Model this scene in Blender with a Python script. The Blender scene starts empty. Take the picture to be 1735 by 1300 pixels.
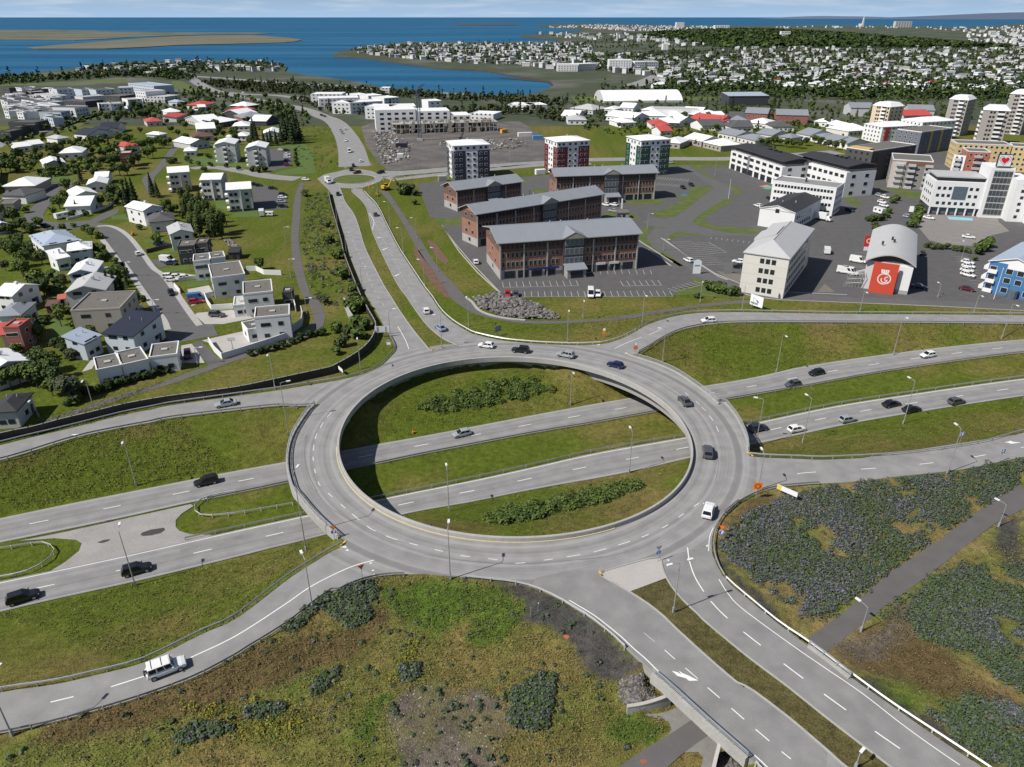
import bpy,bmesh,math,random
import numpy as np
from mathutils import Vector,Matrix,geometry
random.seed(7); RNG=np.random.default_rng(7)
SC=bpy.context.scene; COL=SC.collection; D=bpy.data
R=math.radians
# camera, sky, sun, exposure
F=1230.0; H=76.0; PITCH=math.atan(621.0/F); CP,SP=math.cos(PITCH),math.sin(PITCH)
cam=D.objects.new('camera',D.cameras.new('camera')); COL.objects.link(cam); SC.camera=cam
cam.data.sensor_fit='HORIZONTAL'; cam.data.sensor_width=36.0; cam.data.lens=F/1735.0*36.0
cam.data.clip_start=1.0; cam.data.clip_end=200000.0
cam.location=(0,0,H); cam.rotation_euler=(math.pi/2 - PITCH,0,0)
SUN_AZ,SUN_EL=R(26.0),R(47.2)              # the light travels towards this azimuth
W=D.worlds.new('World'); SC.world=W; W.use_nodes=True
wn,wl=W.node_tree.nodes,W.node_tree.links; wn.clear()
wo=wn.new('ShaderNodeOutputWorld'); wb=wn.new('ShaderNodeBackground'); sky=wn.new('ShaderNodeTexSky')
sky.sky_type='NISHITA'; sky.sun_disc=False; sky.sun_elevation=SUN_EL
sky.sun_rotation=math.atan2(-math.cos(SUN_AZ),-math.sin(SUN_AZ))
sky.altitude=60; sky.air_density=1.0; sky.dust_density=1.2; sky.ozone_density=1.6
wb.inputs['Strength'].default_value=0.05
# soft streaky clouds all round the sky
tc=wn.new('ShaderNodeTexCoord'); mp=wn.new('ShaderNodeMapping'); mp.inputs['Scale'].default_value=(5,5,60)
cn=wn.new('ShaderNodeTexNoise'); cn.inputs['Scale'].default_value=2.2; cn.inputs['Detail'].default_value=6
cr=wn.new('ShaderNodeValToRGB'); cr.color_ramp.elements[0].position=0.47; cr.color_ramp.elements[1].position=0.72
cr.color_ramp.elements[0].color=(0,0,0,1); cr.color_ramp.elements[1].color=(0.5,0.5,0.5,1)
mx=wn.new('ShaderNodeMixRGB'); mx.inputs['Color2'].default_value=(12.5,13.8,15.4,1)
tint=wn.new('ShaderNodeMixRGB'); tint.blend_type='MULTIPLY'; tint.inputs['Fac'].default_value=1.0
tint.inputs['Color2'].default_value=(0.66,0.82,1.06,1)
# pale maritime haze low over the whole horizon
sx=wn.new('ShaderNodeSeparateXYZ'); hz=wn.new('ShaderNodeMapRange'); hz.inputs['From Min'].default_value=0.0; hz.inputs['From Max'].default_value=0.085
hz.inputs['To Min'].default_value=0.85; hz.inputs['To Max'].default_value=0.0; hm=wn.new('ShaderNodeMixRGB'); hm.inputs['Color2'].default_value=(8.3,12.0,17.0,1)
wl.new(tc.outputs['Generated'],mp.inputs['Vector']); wl.new(mp.outputs['Vector'],cn.inputs['Vector'])
wl.new(cn.outputs['Fac'],cr.inputs['Fac']); wl.new(cr.outputs['Color'],mx.inputs['Fac'])
wl.new(sky.outputs['Color'],tint.inputs['Color1']); wl.new(tint.outputs['Color'],hm.inputs['Color1'])
wl.new(tc.outputs['Generated'],sx.inputs[0]); wl.new(sx.outputs['Z'],hz.inputs['Value']); wl.new(hz.outputs['Result'],hm.inputs['Fac']); wl.new(hm.outputs['Color'],mx.inputs['Color1'])
wl.new(mx.outputs['Color'],wb.inputs['Color']); wl.new(wb.outputs['Background'],wo.inputs['Surface'])
sl=D.lights.new('sun','SUN'); sl.energy=5.0; sl.angle=R(0.55); sl.color=(1.0,0.955,0.89)
sun=D.objects.new('sun',sl); COL.objects.link(sun)
sdir=Vector((math.cos(SUN_AZ)*math.cos(SUN_EL),math.sin(SUN_AZ)*math.cos(SUN_EL),-math.sin(SUN_EL)))
sun.rotation_euler=sdir.to_track_quat('-Z','Y').to_euler(); sun.location=(-300,-150,400)
vs=SC.view_settings; vs.view_transform='Standard'; vs.look='None'; vs.exposure=0.1; vs.gamma=1.0; vs.use_curve_mapping=False
SC.cycles.use_denoising=True; SC.cycles.max_bounces=4; SC.cycles.diffuse_bounces=2; SC.cycles.glossy_bounces=2
SC.cycles.transmission_bounces=2; SC.cycles.caustics_reflective=False; SC.cycles.caustics_refractive=False
# surveying: picture point -> ground point
ZH=-6.3                                      # level of the sunken highway
def ray(u,v):
    x=(u - 867.5)/F; y=-(v - 650.0)/F
    return x,CP+y*SP,-SP+y*CP
def P(u,v,z=0.0):
    dx,dy,dz=ray(u,v); t=(z - H)/dz
    return Vector((dx*t,dy*t,z))
def K(x0,y0,s,*pts): return [(x0+a/s,y0+b/s) for a,b in pts]
def WP(px,z=0.0): return [P(u,v,z) for u,v in px]
def smooth(pts,n=6):
    """Catmull-Rom through an open list of vectors"""
    pts=[Vector(p) for p in pts]
    if len(pts)<3: return pts
    q=[pts[0]*2 - pts[1]]+pts+[pts[-1]*2 - pts[-2]]; out=[]
    for i in range(1,len(q) - 2):
        a,b,c,d=q[i - 1:i+3]
        for k in range(n):
            t=k/n
            out.append(0.5*((2*b)+(c - a)*t+(2*a - 5*b+4*c - d)*t*t+(3*b - a - 3*c+d)*t ** 3))
    out.append(pts[-1]); return out
def resample(pts,step):
    L=[0.0]
    for a,b in zip(pts,pts[1:]): L.append(L[-1]+(b - a).length)
    n=max(1,int(round(L[-1]/step))); out=[]; j=0
    for i in range(n+1):
        s=L[-1]*i/n
        while j<len(L) - 2 and L[j+1]<s: j += 1
        f=(s - L[j])/max(1e-9,L[j+1] - L[j]); out.append(pts[j].lerp(pts[j+1],min(1,max(0,f))))
    return out
def side(pts,i):
    a=pts[max(0,i - 1)]; b=pts[min(len(pts) - 1,i+1)]; t=(b - a); t.z=0
    t=t.normalized() if t.length>1e-9 else Vector((1,0,0))
    return Vector((-t.y,t.x,0))              # left of travel
def offset(pts,d): return [p+side(pts,i)*d for i,p in enumerate(pts)]
# materials
MATS={}
def mat(name,col,rough=0.8,var=0.12,scale=1.5,bump=0.0,bscale=None,metal=0.0,spec=None,col2=None,thr=0.5,stretch=None,fine=None):
    """solid colour broken up by noise of two sizes; col2 = second real colour in patches"""
    if name in MATS: return MATS[name]
    m=D.materials.new(name); m.use_nodes=True; n,l=m.node_tree.nodes,m.node_tree.links
    b=n['Principled BSDF']; b.inputs['Roughness'].default_value=rough; b.inputs['Metallic'].default_value=metal
    if spec is not None: b.inputs['Specular IOR Level'].default_value=spec
    t=n.new('ShaderNodeTexCoord'); vec=t.outputs['Object']
    if stretch:
        mpn=n.new('ShaderNodeMapping'); mpn.inputs['Scale'].default_value=stretch; l.new(vec,mpn.inputs['Vector']); vec=mpn.outputs['Vector']
    nz=n.new('ShaderNodeTexNoise'); nz.inputs['Scale'].default_value=scale; nz.inputs['Detail'].default_value=5; l.new(vec,nz.inputs['Vector'])
    nf=n.new('ShaderNodeTexNoise'); nf.inputs['Scale'].default_value=fine or scale*9; nf.inputs['Detail'].default_value=3; l.new(vec,nf.inputs['Vector'])
    ad=n.new('ShaderNodeMath'); ad.operation='ADD'; l.new(nz.outputs['Fac'],ad.inputs[0]); l.new(nf.outputs['Fac'],ad.inputs[1])
    mr=n.new('ShaderNodeMapRange'); mr.inputs['From Min'].default_value=0.6; mr.inputs['From Max'].default_value=1.4
    mr.inputs['To Min'].default_value=1 - var; mr.inputs['To Max'].default_value=1+var; l.new(ad.outputs[0],mr.inputs['Value'])
    base=n.new('ShaderNodeMixRGB'); base.inputs['Color1'].default_value=(*col,1); base.inputs['Color2'].default_value=(*(col2 or col),1)
    if col2:
        rp=n.new('ShaderNodeValToRGB'); rp.color_ramp.elements[0].position=thr - 0.09; rp.color_ramp.elements[1].position=thr+0.09
        l.new(nz.outputs['Fac'],rp.inputs['Fac']); l.new(rp.outputs['Color'],base.inputs['Fac'])
    mu=n.new('ShaderNodeVectorMath'); mu.operation='SCALE'; l.new(base.outputs['Color'],mu.inputs[0]); l.new(mr.outputs['Result'],mu.inputs['Scale'])
    l.new(mu.outputs['Vector'],b.inputs['Base Color'])
    if bump:
        bp=n.new('ShaderNodeBump'); bp.inputs['Strength'].default_value=1.0; bp.inputs['Distance'].default_value=bump
        bn=n.new('ShaderNodeTexNoise'); bn.inputs['Scale'].default_value=bscale or scale*6; bn.inputs['Detail'].default_value=4
        l.new(vec,bn.inputs['Vector']); l.new(bn.outputs['Fac'],bp.inputs['Height']); l.new(bp.outputs['Normal'],b.inputs['Normal'])
    MATS[name]=m; return m
def glass_mat(name,col,rough=0.12,spec=0.5):
    return mat(name,col,rough,0.25,0.7,spec=spec)
# mesh building
class MB:
    def __init__(s): s.v=[]; s.f=[]; s.m=[]; s.uv=None
    def face(s,pts,mi=0):
        i=len(s.v); s.v += [tuple(p) for p in pts]; s.f.append(list(range(i,i+len(pts)))); s.m.append(mi)
    def box(s,x0,x1,y0,y1,z0,z1,mi=0,M=None):
        c=[(x0,y0,z0),(x1,y0,z0),(x1,y1,z0),(x0,y1,z0),(x0,y0,z1),(x1,y0,z1),(x1,y1,z1),(x0,y1,z1)]
        if M is not None: c=[tuple(M @ Vector(p)) for p in c]
        i=len(s.v); s.v += c
        for q in ((3,2,1,0),(4,5,6,7),(0,1,5,4),(1,2,6,5),(2,3,7,6),(3,0,4,7)): s.f.append([i+k for k in q]); s.m.append(mi)
        return s
    def prism(s,poly,z0,z1,mi=0,mside=None):
        """vertical extrusion of a counter-clockwise outline (2-D points)"""
        n=len(poly); i=len(s.v); ms=mi if mside is None else mside
        s.v += [(p[0],p[1],z0) for p in poly]+[(p[0],p[1],z1) for p in poly]
        s.f.append([i+n+k for k in range(n)]); s.m.append(mi)
        s.f.append([i+n - 1 - k for k in range(n)]); s.m.append(ms)
        for k in range(n): s.f.append([i+k,i+(k+1) % n,i+n+(k+1) % n,i+n+k]); s.m.append(ms)
        return s
    def tube(s,pts,r,n=6,mi=0,r2=None,caps=True):
        pts=[Vector(p) for p in pts]; k=len(pts); i0=len(s.v)
        for j,p in enumerate(pts):
            t=(pts[min(k - 1,j+1)] - pts[max(0,j - 1)]).normalized()
            a=t.cross(Vector((0,0,1))) if abs(t.z)<0.95 else t.cross(Vector((1,0,0)))
            a.normalize(); b=t.cross(a); rr=r if r2 is None else r+(r2 - r)*j/(k - 1)
            for q in range(n):
                w=2*math.pi*q/n; s.v.append(tuple(p+a*math.cos(w)*rr+b*math.sin(w)*rr))
        for j in range(k - 1):
            for q in range(n):
                s.f.append([i0+j*n+q,i0+j*n+(q+1) % n,i0+(j+1)*n+(q+1) % n,i0+(j+1)*n+q]); s.m.append(mi)
        if caps:
            s.f.append([i0+q for q in range(n)][::-1]); s.m.append(mi); s.f.append([i0+(k - 1)*n+q for q in range(n)]); s.m.append(mi)
        return s
    def sweep(s,pts,prof,mi=0,closed=False,mis=None):
        """sweep an open/closed profile (lateral, up) along a ground line"""
        n=len(prof); k=len(pts); i0=len(s.v)
        for j,p in enumerate(pts):
            if closed:
                a=pts[(j - 1) % k]; b=pts[(j+1) % k]; t=b - a; t.z=0; t.normalize(); L=Vector((-t.y,t.x,0))
            else: L=side(pts,j)
            for q in prof: s.v.append(tuple(p+L*q[0]+Vector((0,0,q[1]))))
        for j in range(k if closed else k - 1):
            for q in range(n):
                q2=(q+1) % n; j2=(j+1) % k
                s.f.append([i0+j*n+q,i0+j2*n+q,i0+j2*n+q2,i0+j*n+q2]); s.m.append(mis[q] if mis else mi)
        if not closed:
            s.f.append([i0+q for q in range(n)]); s.m.append(mi); s.f.append([i0+(k - 1)*n+q for q in range(n)][::-1]); s.m.append(mi)
        return s
    def mesh(s,name,mats,smooth_=False):
        me=D.meshes.new(name); me.from_pydata(s.v,[],s.f)
        for m in (mats if isinstance(mats,(list,tuple)) else [mats]): me.materials.append(m)
        me.polygons.foreach_set('material_index',s.m)
        if smooth_: me.polygons.foreach_set('use_smooth',[True]*len(s.f))
        me.update(); return me
    def build(s,name,mats,parent=None,smooth_=False,fix=False):
        me=s.mesh(name,mats,smooth_)
        if fix:
            b=bmesh.new(); b.from_mesh(me); bmesh.ops.recalc_face_normals(b,faces=b.faces); b.to_mesh(me); b.free()
        return obj(name,me,parent)
def obj(name,me,parent=None,M=None):
    o=D.objects.new(name,me); COL.objects.link(o)
    if parent is not None: o.parent=parent; KIDS.setdefault(parent.name,[]).append(o)
    if M is not None: o.matrix_local=M
    return o
def tag(o,label=None,cat=None,group=None,kind=None):
    if label: o['label']=label
    if cat: o['category']=cat
    if group: o['group']=group
    if kind: o['kind']=kind
    return o
def thing(name,label,cat,loc=(0,0,0),rz=0.0,group=None):
    o=D.objects.new(name,None); COL.objects.link(o); o.empty_display_size=0.5
    o.location=loc; o.rotation_euler=(0,0,rz); return tag(o,label,cat,group)
KIDS={}
def copy_tree(o,loc=None,rz=None,scale=None,label=None,paint=None,parent=None):
    """a thing with copies of its parts and sub-parts; paint swaps the colour of the parts marked 'paint'"""
    c=o.copy(); COL.objects.link(c)
    if loc is not None: c.location=loc
    if rz is not None: c.rotation_euler=(0,0,rz)
    if scale is not None: c.scale=scale if isinstance(scale,tuple) else (scale,)*3
    if label: c['label']=label
    if parent is not None: c.parent=parent; KIDS.setdefault(parent.name,[]).append(c)
    if paint and c.get('paint'): c.material_slots[0].link='OBJECT'; c.material_slots[0].material=paint
    for ch in KIDS.get(o.name,[]): copy_tree(ch,parent=c,paint=paint)
    return c
def inside(px,py,poly):
    """vectorised point in polygon; poly = sequence of (x, y)"""
    c=np.zeros(px.shape,bool); n=len(poly); j=n - 1
    for i in range(n):
        xi,yi=poly[i][0],poly[i][1]; xj,yj=poly[j][0],poly[j][1]
        if yi != yj:
            m=((yi>py) != (yj>py)); c ^= m & (px<(xj - xi)*(py - yi)/(yj - yi)+xi)
        j=i
    return c
def sheet(name,poly,mat_,z=None,kind='structure',holes=(),skirt=0.0,mat2=None,parent=None):
    """flat polygon with holes (world points) as one sheet, optional skirt below its edges"""
    loops=[poly]+list(holes)
    L=[[Vector((p[0],p[1],p[2] if z is None else z)) for p in lp] for lp in loops]
    tris=geometry.tessellate_polygon([[Vector((p.x,p.y,0)) for p in lp] for lp in L])
    flat=[p for lp in L for p in lp]; mb=MB(); mb.v=[tuple(p) for p in flat]
    for t in tris:
        a,b,c=(flat[i] for i in t)
        if (b - a).cross(c - a).z<0: t=t[::-1]
        mb.f.append(list(t)); mb.m.append(0)
    if skirt:
        for lp in L:
            n=len(lp)
            for i in range(n):
                a,b=lp[i],lp[(i+1) % n]; dn=Vector((0,0,-skirt)); mb.face([a,b,b+dn,a+dn],1)
    o=mb.build(name,[mat_,mat2 or mat_],parent)
    return tag(o,kind=kind) if parent is None else o
def strip(name,A,B,mat_,kind='structure',n=1,parent=None):
    """quad strip between two lines with equal point counts"""
    mb=MB(); k=len(A)
    for i in range(k):
        for j in range(n+1): mb.v.append(tuple(A[i].lerp(B[i],j/n)))
    for i in range(k - 1):
        for j in range(n):
            a=i*(n+1)+j; q=[a,a+1,a+n+2,a+n+1]
            p0,p1,p2=(Vector(mb.v[t]) for t in q[:3])
            if (p1 - p0).cross(p2 - p0).z<0: q=q[::-1]
            mb.f.append(q); mb.m.append(0)
    o=mb.build(name,mat_,parent)
    return tag(o,kind=kind) if parent is None else o
def roadline(name,px,width,mat_,z=0.0,step=4.0):
    pts=resample(smooth(WP(px,z)),step); n=len(pts)
    wd=width if isinstance(width,(list,tuple)) else (width,width)
    A,B=[],[]
    for i,p in enumerate(pts):
        t=i/(n - 1)*(len(wd) - 1); k=min(int(t),len(wd) - 2); w=(wd[k]+(wd[k+1] - wd[k])*(t - k))/2
        s_=side(pts,i); A.append(p+s_*w); B.append(p - s_*w)
    return strip(name,A,B,mat_)
# surveyed lines of the roads (photo points)
A_LL=K(500,240,6.665,(380,545),(420,610),(445,690),(475,790),(500,880),(530,990),(570,1130),(610,1270))+K(560,480,6.665,(380,90),(420,160),(470,250),(520,330),(560,400),(600,470),(640,540),(680,600),(710,650),(732,700),(735,745),(715,790),(680,820),(600,905),(520,960),(400,1015),(250,1060),(100,1095))
F_UP=K(460,640,6.665,(250,115),(0,155))+K(0,560,5.777,(1733,725),(1500,770),(1200,830),(900,905),(600,980),(300,1050),(0,1125))+[(-120,784),(-300,820)]
F_LO=[(-300,850),(-120,808)]+K(0,560,5.777,(0,1270),(300,1185),(500,1120),(700,1060),(900,1010),(1200,950),(1500,895),(1733,848))+K(460,640,6.665,(0,322),(240,322),(400,318),(490,308))
LB=K(460,640,6.665,(500,312),(440,365),(395,425),(330,520),(270,620),(225,730),(200,850),(195,960),(205,1060),(230,1160),(265,1270))+K(460,830,6.665,(330,80),(420,190),(520,300),(620,395),(720,485),(838,580))
E_UP=K(460,830,6.665,(835,610),(780,650),(640,720),(480,820),(300,930),(100,1070))+K(0,1000,4.3325,(1730,210),(1500,315),(1200,465),(1000,550),(700,625),(400,693),(0,752))+[(-150,1206),(-300,1228)]
E_LO=[(-300,1270),(-150,1258)]+K(0,1000,4.3325,(0,1052),(100,1032),(400,967),(700,885),(1000,795),(1300,690),(1500,605))+K(400,960,4.3325,(0,652),(100,588),(250,498),(400,400),(560,272),(700,178))+K(460,830,6.665,(700,1165),(870,1080),(1000,1030),(1150,988),(1300,965),(1500,957))
BOT=K(720,850,5.777,(0,705),(150,720),(300,733),(500,753),(700,775),(850,792),(1060,842),(1270,932),(1380,992),(1480,1052),(1580,1112),(1680,1182))+K(800,960,3.47,(850,425),(920,492),(1000,562),(1070,632))+K(1020,1060,5.416,(600,545),(700,640),(800,732),(900,825),(1010,925),(1130,1030),(1250,1135),(1420,1275))+[(1330,1345),(1400,1405),(1480,1480)]
DL_R=[(1600,1415),(1500,1345)]+K(1200,860,2.955,(690,1300),(600,1220),(400,1050),(200,900))+K(1020,1060,5.416,(1300,570),(1150,450),(1000,320),(850,185),(650,0))+K(980,830,5.777,(870,1270),(700,1130),(500,1000),(340,905),(240,860),(213,832))
D_NOSE=K(980,830,5.777,(260,795),(450,740),(650,685),(790,660))
DR_L=K(980,830,5.777,(808,690),(830,790),(880,900),(960,1010),(1050,1110),(1150,1200),(1250,1300))+K(1200,860,2.955,(200,750),(400,900),(600,1060),(900,1290))+[(1600,1370),(1700,1445)]
D_R=[(1860,1455),(1760,1375)]+K(1200,860,2.955,(1370,1300),(1300,1255),(1100,1123),(900,990),(700,843),(500,693),(350,592),(220,485))+K(980,830,5.777,(1480,935),(1395,840),(1345,740),(1312,640),(1305,530),(1320,420),(1365,310),(1445,215),(1590,112))
C_LO=K(1180,680,6.665,(300,1300),(400,1190),(560,1090),(660,1045),(780,1000),(960,965),(1250,938))+K(1280,540,3.8132,(650,1052),(900,1022),(1200,990),(1400,962),(1735,892))+[(1880,745),(2050,710)]
C_UP=[(2050,658),(1880,698)]+K(1280,540,3.8132,(1735,737),(1500,803),(1200,853),(900,888),(550,908))+K(1180,680,6.665,(1400,660),(1200,652),(800,638),(600,620))
RB=K(1180,680,6.665,(565,570),(565,480),(545,400),(500,290),(450,200),(385,110),(305,20))+K(1000,500,5.777,(1250,1070),(1150,980),(1000,870),(850,770),(700,700),(560,650),(400,600),(378,588))
B_LO=K(1000,500,5.777,(440,578),(560,512),(700,424),(850,354),(1000,314),(1200,284),(1500,268))+[(1420,546.5),(1600,547.5),(1735,549),(1950,552)]
B_UP=[(1950,538),(1735,534.5),(1600,533),(1420,532)]+K(1000,500,5.777,(1733,172),(1400,168),(1100,175),(900,195),(720,236),(560,292),(420,370),(300,430),(150,475))+K(800,480,6.665,(1400,692),(1200,700),(1000,697),(700,682),(400,655),(200,620),(0,572))
AR_R=K(560,480,6.665,(1550,545),(1400,455),(1280,355),(1200,255),(1150,175),(1080,85),(1035,20))+K(500,240,6.665,(1180,1230),(1090,1060),(1010,900),(960,790),(900,700),(820,620),(770,560),(760,535))
AR_L=K(500,240,6.665,(650,525),(640,560),(680,600),(750,665),(800,735),(825,810),(845,900),(870,1010),(920,1130),(975,1250))+K(560,480,6.665,(750,0),(850,140),(950,290),(1060,440),(1180,560),(1300,645),(1440,703))
A_TIP=K(560,480,6.665,(1440,712),(1300,735),(1140,768))
AL_R=K(560,480,6.665,(1120,757),(1040,660),(950,550),(870,440),(780,310),(680,150),(600,20))+K(500,240,6.665,(830,1290),(770,1140),(730,1000),(690,880),(650,800),(590,720),(555,660),(535,600),(515,545),(500,520))
# the ring's inner edge, read along the top of its parapet
RIN=[(727.8,620),(690.8,629.2),(649.3,652.3),(617,675.4),(596.2,697.3),(582.3,719.3),(575.9,740),(574.3,760.8),(577.7,779.3),(584.7,795.4),(596.2,813.9),(610,830),(630.8,847.4),(653.9,861.2),(683.9,873.9),(713.9,884.7),(760,897),(820,905),(870,908),(930,907),(1000,900),(1050,884),(1096,857.7),(1117,843.9),(1140,825.4),(1160.8,804.7),(1173.5,781.6),(1174.7,767.7),(1170,744.7),(1158.5,721.6),(1142.4,700.8),(1119.3,680),(1084.7,657),(1038.5,635),(992,619),(946,610.5),(900,606.5),(850,606),(800,609),(760,613.5)]
RC=Vector((0.28,128.7,0))
def _ring():
    q=[(P(u,v,0.9) - RC) for u,v in RIN]; th=np.array([math.atan2(p.y,p.x) for p in q]); r=np.array([math.hypot(p.x,p.y) for p in q])
    A=np.stack([np.ones_like(th)]+[f(k*th) for k in range(1,5) for f in (np.cos,np.sin)],1)
    return np.linalg.lstsq(A,r,rcond=None)[0]
_RK=_ring()
def ring_r(t): return _RK[0]+sum(_RK[2*k - 1]*math.cos(k*t)+_RK[2*k]*math.sin(k*t) for k in range(1,5))
NR=180
def ring_line(d,z=0.0):
    return [RC+Vector(((ring_r(t)+d)*math.cos(t),(ring_r(t)+d)*math.sin(t),z)) for t in [2*math.pi*i/NR for i in range(NR)]]
PIECES=[A_LL,F_UP,F_LO,LB,E_UP,E_LO,BOT,DL_R,D_NOSE,DR_L,D_R,C_LO,C_UP,RB,B_LO,B_UP,AR_R,AR_L,A_TIP,AL_R]
WPS=[smooth(WP(p),4) for p in PIECES]
(W_ALL,W_FUP,W_FLO,W_LB,W_EUP,W_ELO,W_BOT,W_DLR,W_NOSE,W_DRL,W_DR,W_CLO,W_CUP,W_RB,W_BLO,W_BUP,W_ARR,W_ARL,W_ATIP,W_ALR)=WPS
for w in (W_FUP,W_EUP,W_BOT,W_DRL,W_CLO,W_BLO): w.append(w[-1]+(w[-1] - w[-4]).normalized()*70)
for w in (W_FLO,W_ELO,W_DLR,W_DR,W_CUP,W_BUP): w.insert(0,w[0]+(w[0] - w[3]).normalized()*70)
# order of the outline: down the left of arm A,out along F and back,... round to the median of arm A
OUTLINE=[]
for w in WPS: OUTLINE += [p for p in w if not OUTLINE or (p - OUTLINE[-1]).length>0.05]
# the sunken highway
HN_UP=[(0,878),(115,854),(231,831),(400,797.5),(481,783),(635.5,753.3),(720,738.3),(900,704),(1047.7,677.5),(1280,639),(1358,621.5),(1503,600),(1735,575)]
HN_LO=[(0,919.6),(138,892),(231,872),(311.6,853.9),(400,836),(484,818.5),(632.5,787.5),(720,769),(900,734.5),(992,719),(1137.7,693),(1280,668.5),(1371.8,652.8),(1503,629),(1735,597.5)]
HS_UP=[(0,985),(61,972.5),(150,954),(231,936.5),(400,898.5),(503.9,876),(657,842.7),(800,813.9),(900,792),(1015,766),(1172,738.5),(1280,716),(1411,688.5),(1542,668),(1735,641)]
HS_LO=[(0,1037),(92,1015.5),(231,985),(400,944),(460,928.5),(524.5,913.5),(682.7,871.6),(800,850.8),(900,830),(1061.6,801),(1165,777),(1287.9,751),(1424,721.5),(1542,700.5),(1735,671)]
def zhw(x):
    """the highway climbs gently towards the right"""
    t=min(1.0,max(0.0,(x - 52.0)/95.0)); return ZH+3.6*t*t*(3 - 2*t)
def PH(u,v):
    p=P(u,v,ZH)
    for k in range(12): p=P(u,v,zhw(p.x))
    return p
def hw_line(px):
    p=[Vector((q.x,q.y,zhw(q.x))) for q in resample(smooth([PH(u,v) for u,v in px],4),3.0)]; d0=(p[0] - p[12]).normalized(); d1=(p[-1] - p[-12]).normalized()
    return [p[0]+d0*s for s in (260,180,120,80,50,30,15)]+p+[p[-1]+Vector((d1.x,d1.y,0))*s for s in (15,30,50,80,120,180,260)]
def pair(a,b,n=180):
    a,b=hw_line(a),hw_line(b)
    A=[a[0].lerp(a[0],0)] ; import bisect
    def even(p):
        L=[0]
        for x,y in zip(p,p[1:]): L.append(L[-1]+(y - x).length)
        out=[]
        for i in range(n+1):
            s=L[-1]*i/n; j=min(len(p) - 2,max(0,bisect.bisect_right(L,s) - 1)); out.append(p[j].lerp(p[j+1],(s - L[j])/max(1e-6,L[j+1] - L[j])))
        return out
    return even(a),even(b)
NU,NL=pair(HN_UP,HN_LO); SU,SL_=pair(HS_UP,HS_LO)
# footpaths
PATH_R=(K(1200,860,2.955,(490,660),(720,490),(900,330),(1100,200),(1370,0))+[(1735,812)],K(1200,860,2.955,(590,730),(830,540),(1100,340),(1370,130))+[(1690,885),(1760,850)])
ZPR,ZPF=-2.6,-3.6
PATH_F=(K(1020,1060,5.416,(830,860),(600,1010),(400,1130),(150,1300))+[(980,1345),(900,1400)],K(1020,1060,5.416,(1000,990),(800,1130),(600,1295))+[(1080,1345),(1010,1420)])
# heights: fixed along roads and paths, relaxed in between
GX0,GX1,GY0,GY1,GS=-165.0,178.0,30.0,246.0,0.75
NX=int(round((GX1 - GX0)/GS))+1; NY=int(round((GY1 - GY0)/GS))+1
gx=GX0+GS*np.arange(NX); gy=GY0+GS*np.arange(NY); PX,PY=np.meshgrid(gx,gy)
def xy(pts): return [(p.x,p.y) for p in pts]
hole=xy(ring_line(0.45))
m_road=inside(PX,PY,xy(OUTLINE)) & ~inside(PX,PY,hole)
def dist_line(pts):
    d=np.full(PX.shape,1e9)
    for a,b in zip(pts,pts[1:]):
        vx,vy=b.x - a.x,b.y - a.y; L2=vx*vx+vy*vy+1e-9
        t=np.clip(((PX - a.x)*vx+(PY - a.y)*vy)/L2,0,1)
        d=np.minimum(d,np.hypot(PX - a.x - t*vx,PY - a.y - t*vy))
    return d
m_hw=inside(PX,PY,xy(NU+SL_[::-1]))
thin=lambda p,k=4: p[::k]+[p[-1]]
d_hw=np.where(m_hw,0,np.minimum(dist_line(thin(NU)),dist_line(thin(SL_))))
m_hw |= d_hw<1.2
north=xy(W_FUP[::-1])+xy(W_ALL[::-1][:18])+[(p.x,p.y) for p in WP([(640,560),(700,600),(800,600)])]+xy(W_BUP[::-1])+[(400,260),(-400,260)]
m_north=inside(PX,PY,north)
ringd=np.hypot(PX - RC.x,PY - RC.y) - _RK[0]
m_ring=(ringd>-2) & (ringd<15)
Zt=np.full(PX.shape,np.nan)
Zt[m_north]=0.0
rd=np.hypot(PX - RC.x,PY - RC.y)
th=np.arctan2(PY - RC.y,PX - RC.x); rin=_RK[0]+sum(_RK[2*k - 1]*np.cos(k*th)+_RK[2*k]*np.sin(k*th) for k in range(1,5))
din=rd - rin                                  #>0 outside the inner edge
fix_road=m_road & ~(m_ring & (d_hw<9.0)) & ~((din<2.2) & (din>-3))
Zt[fix_road]=0.0
isl=(din>-1.5) & (din<1.4) & (d_hw>12)
Zt[isl]=np.where(PY[isl]>RC.y,-2.75,-0.25)
Zt[m_hw]=(ZH+3.6*(lambda t: t*t*(3 - 2*t))(np.clip((PX - 52.0)/95.0,0,1)))[m_hw] - 0.06
pr=WP(PATH_R[0],ZPR)+WP(PATH_R[1],ZPR)[::-1]; pf=WP(PATH_F[0],ZPF)+WP(PATH_F[1],ZPF)[::-1]
m_pr=inside(PX,PY,xy(pr)); m_pf=inside(PX,PY,xy(pf))
Zt[m_pr & ~m_road]=ZPR
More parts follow.
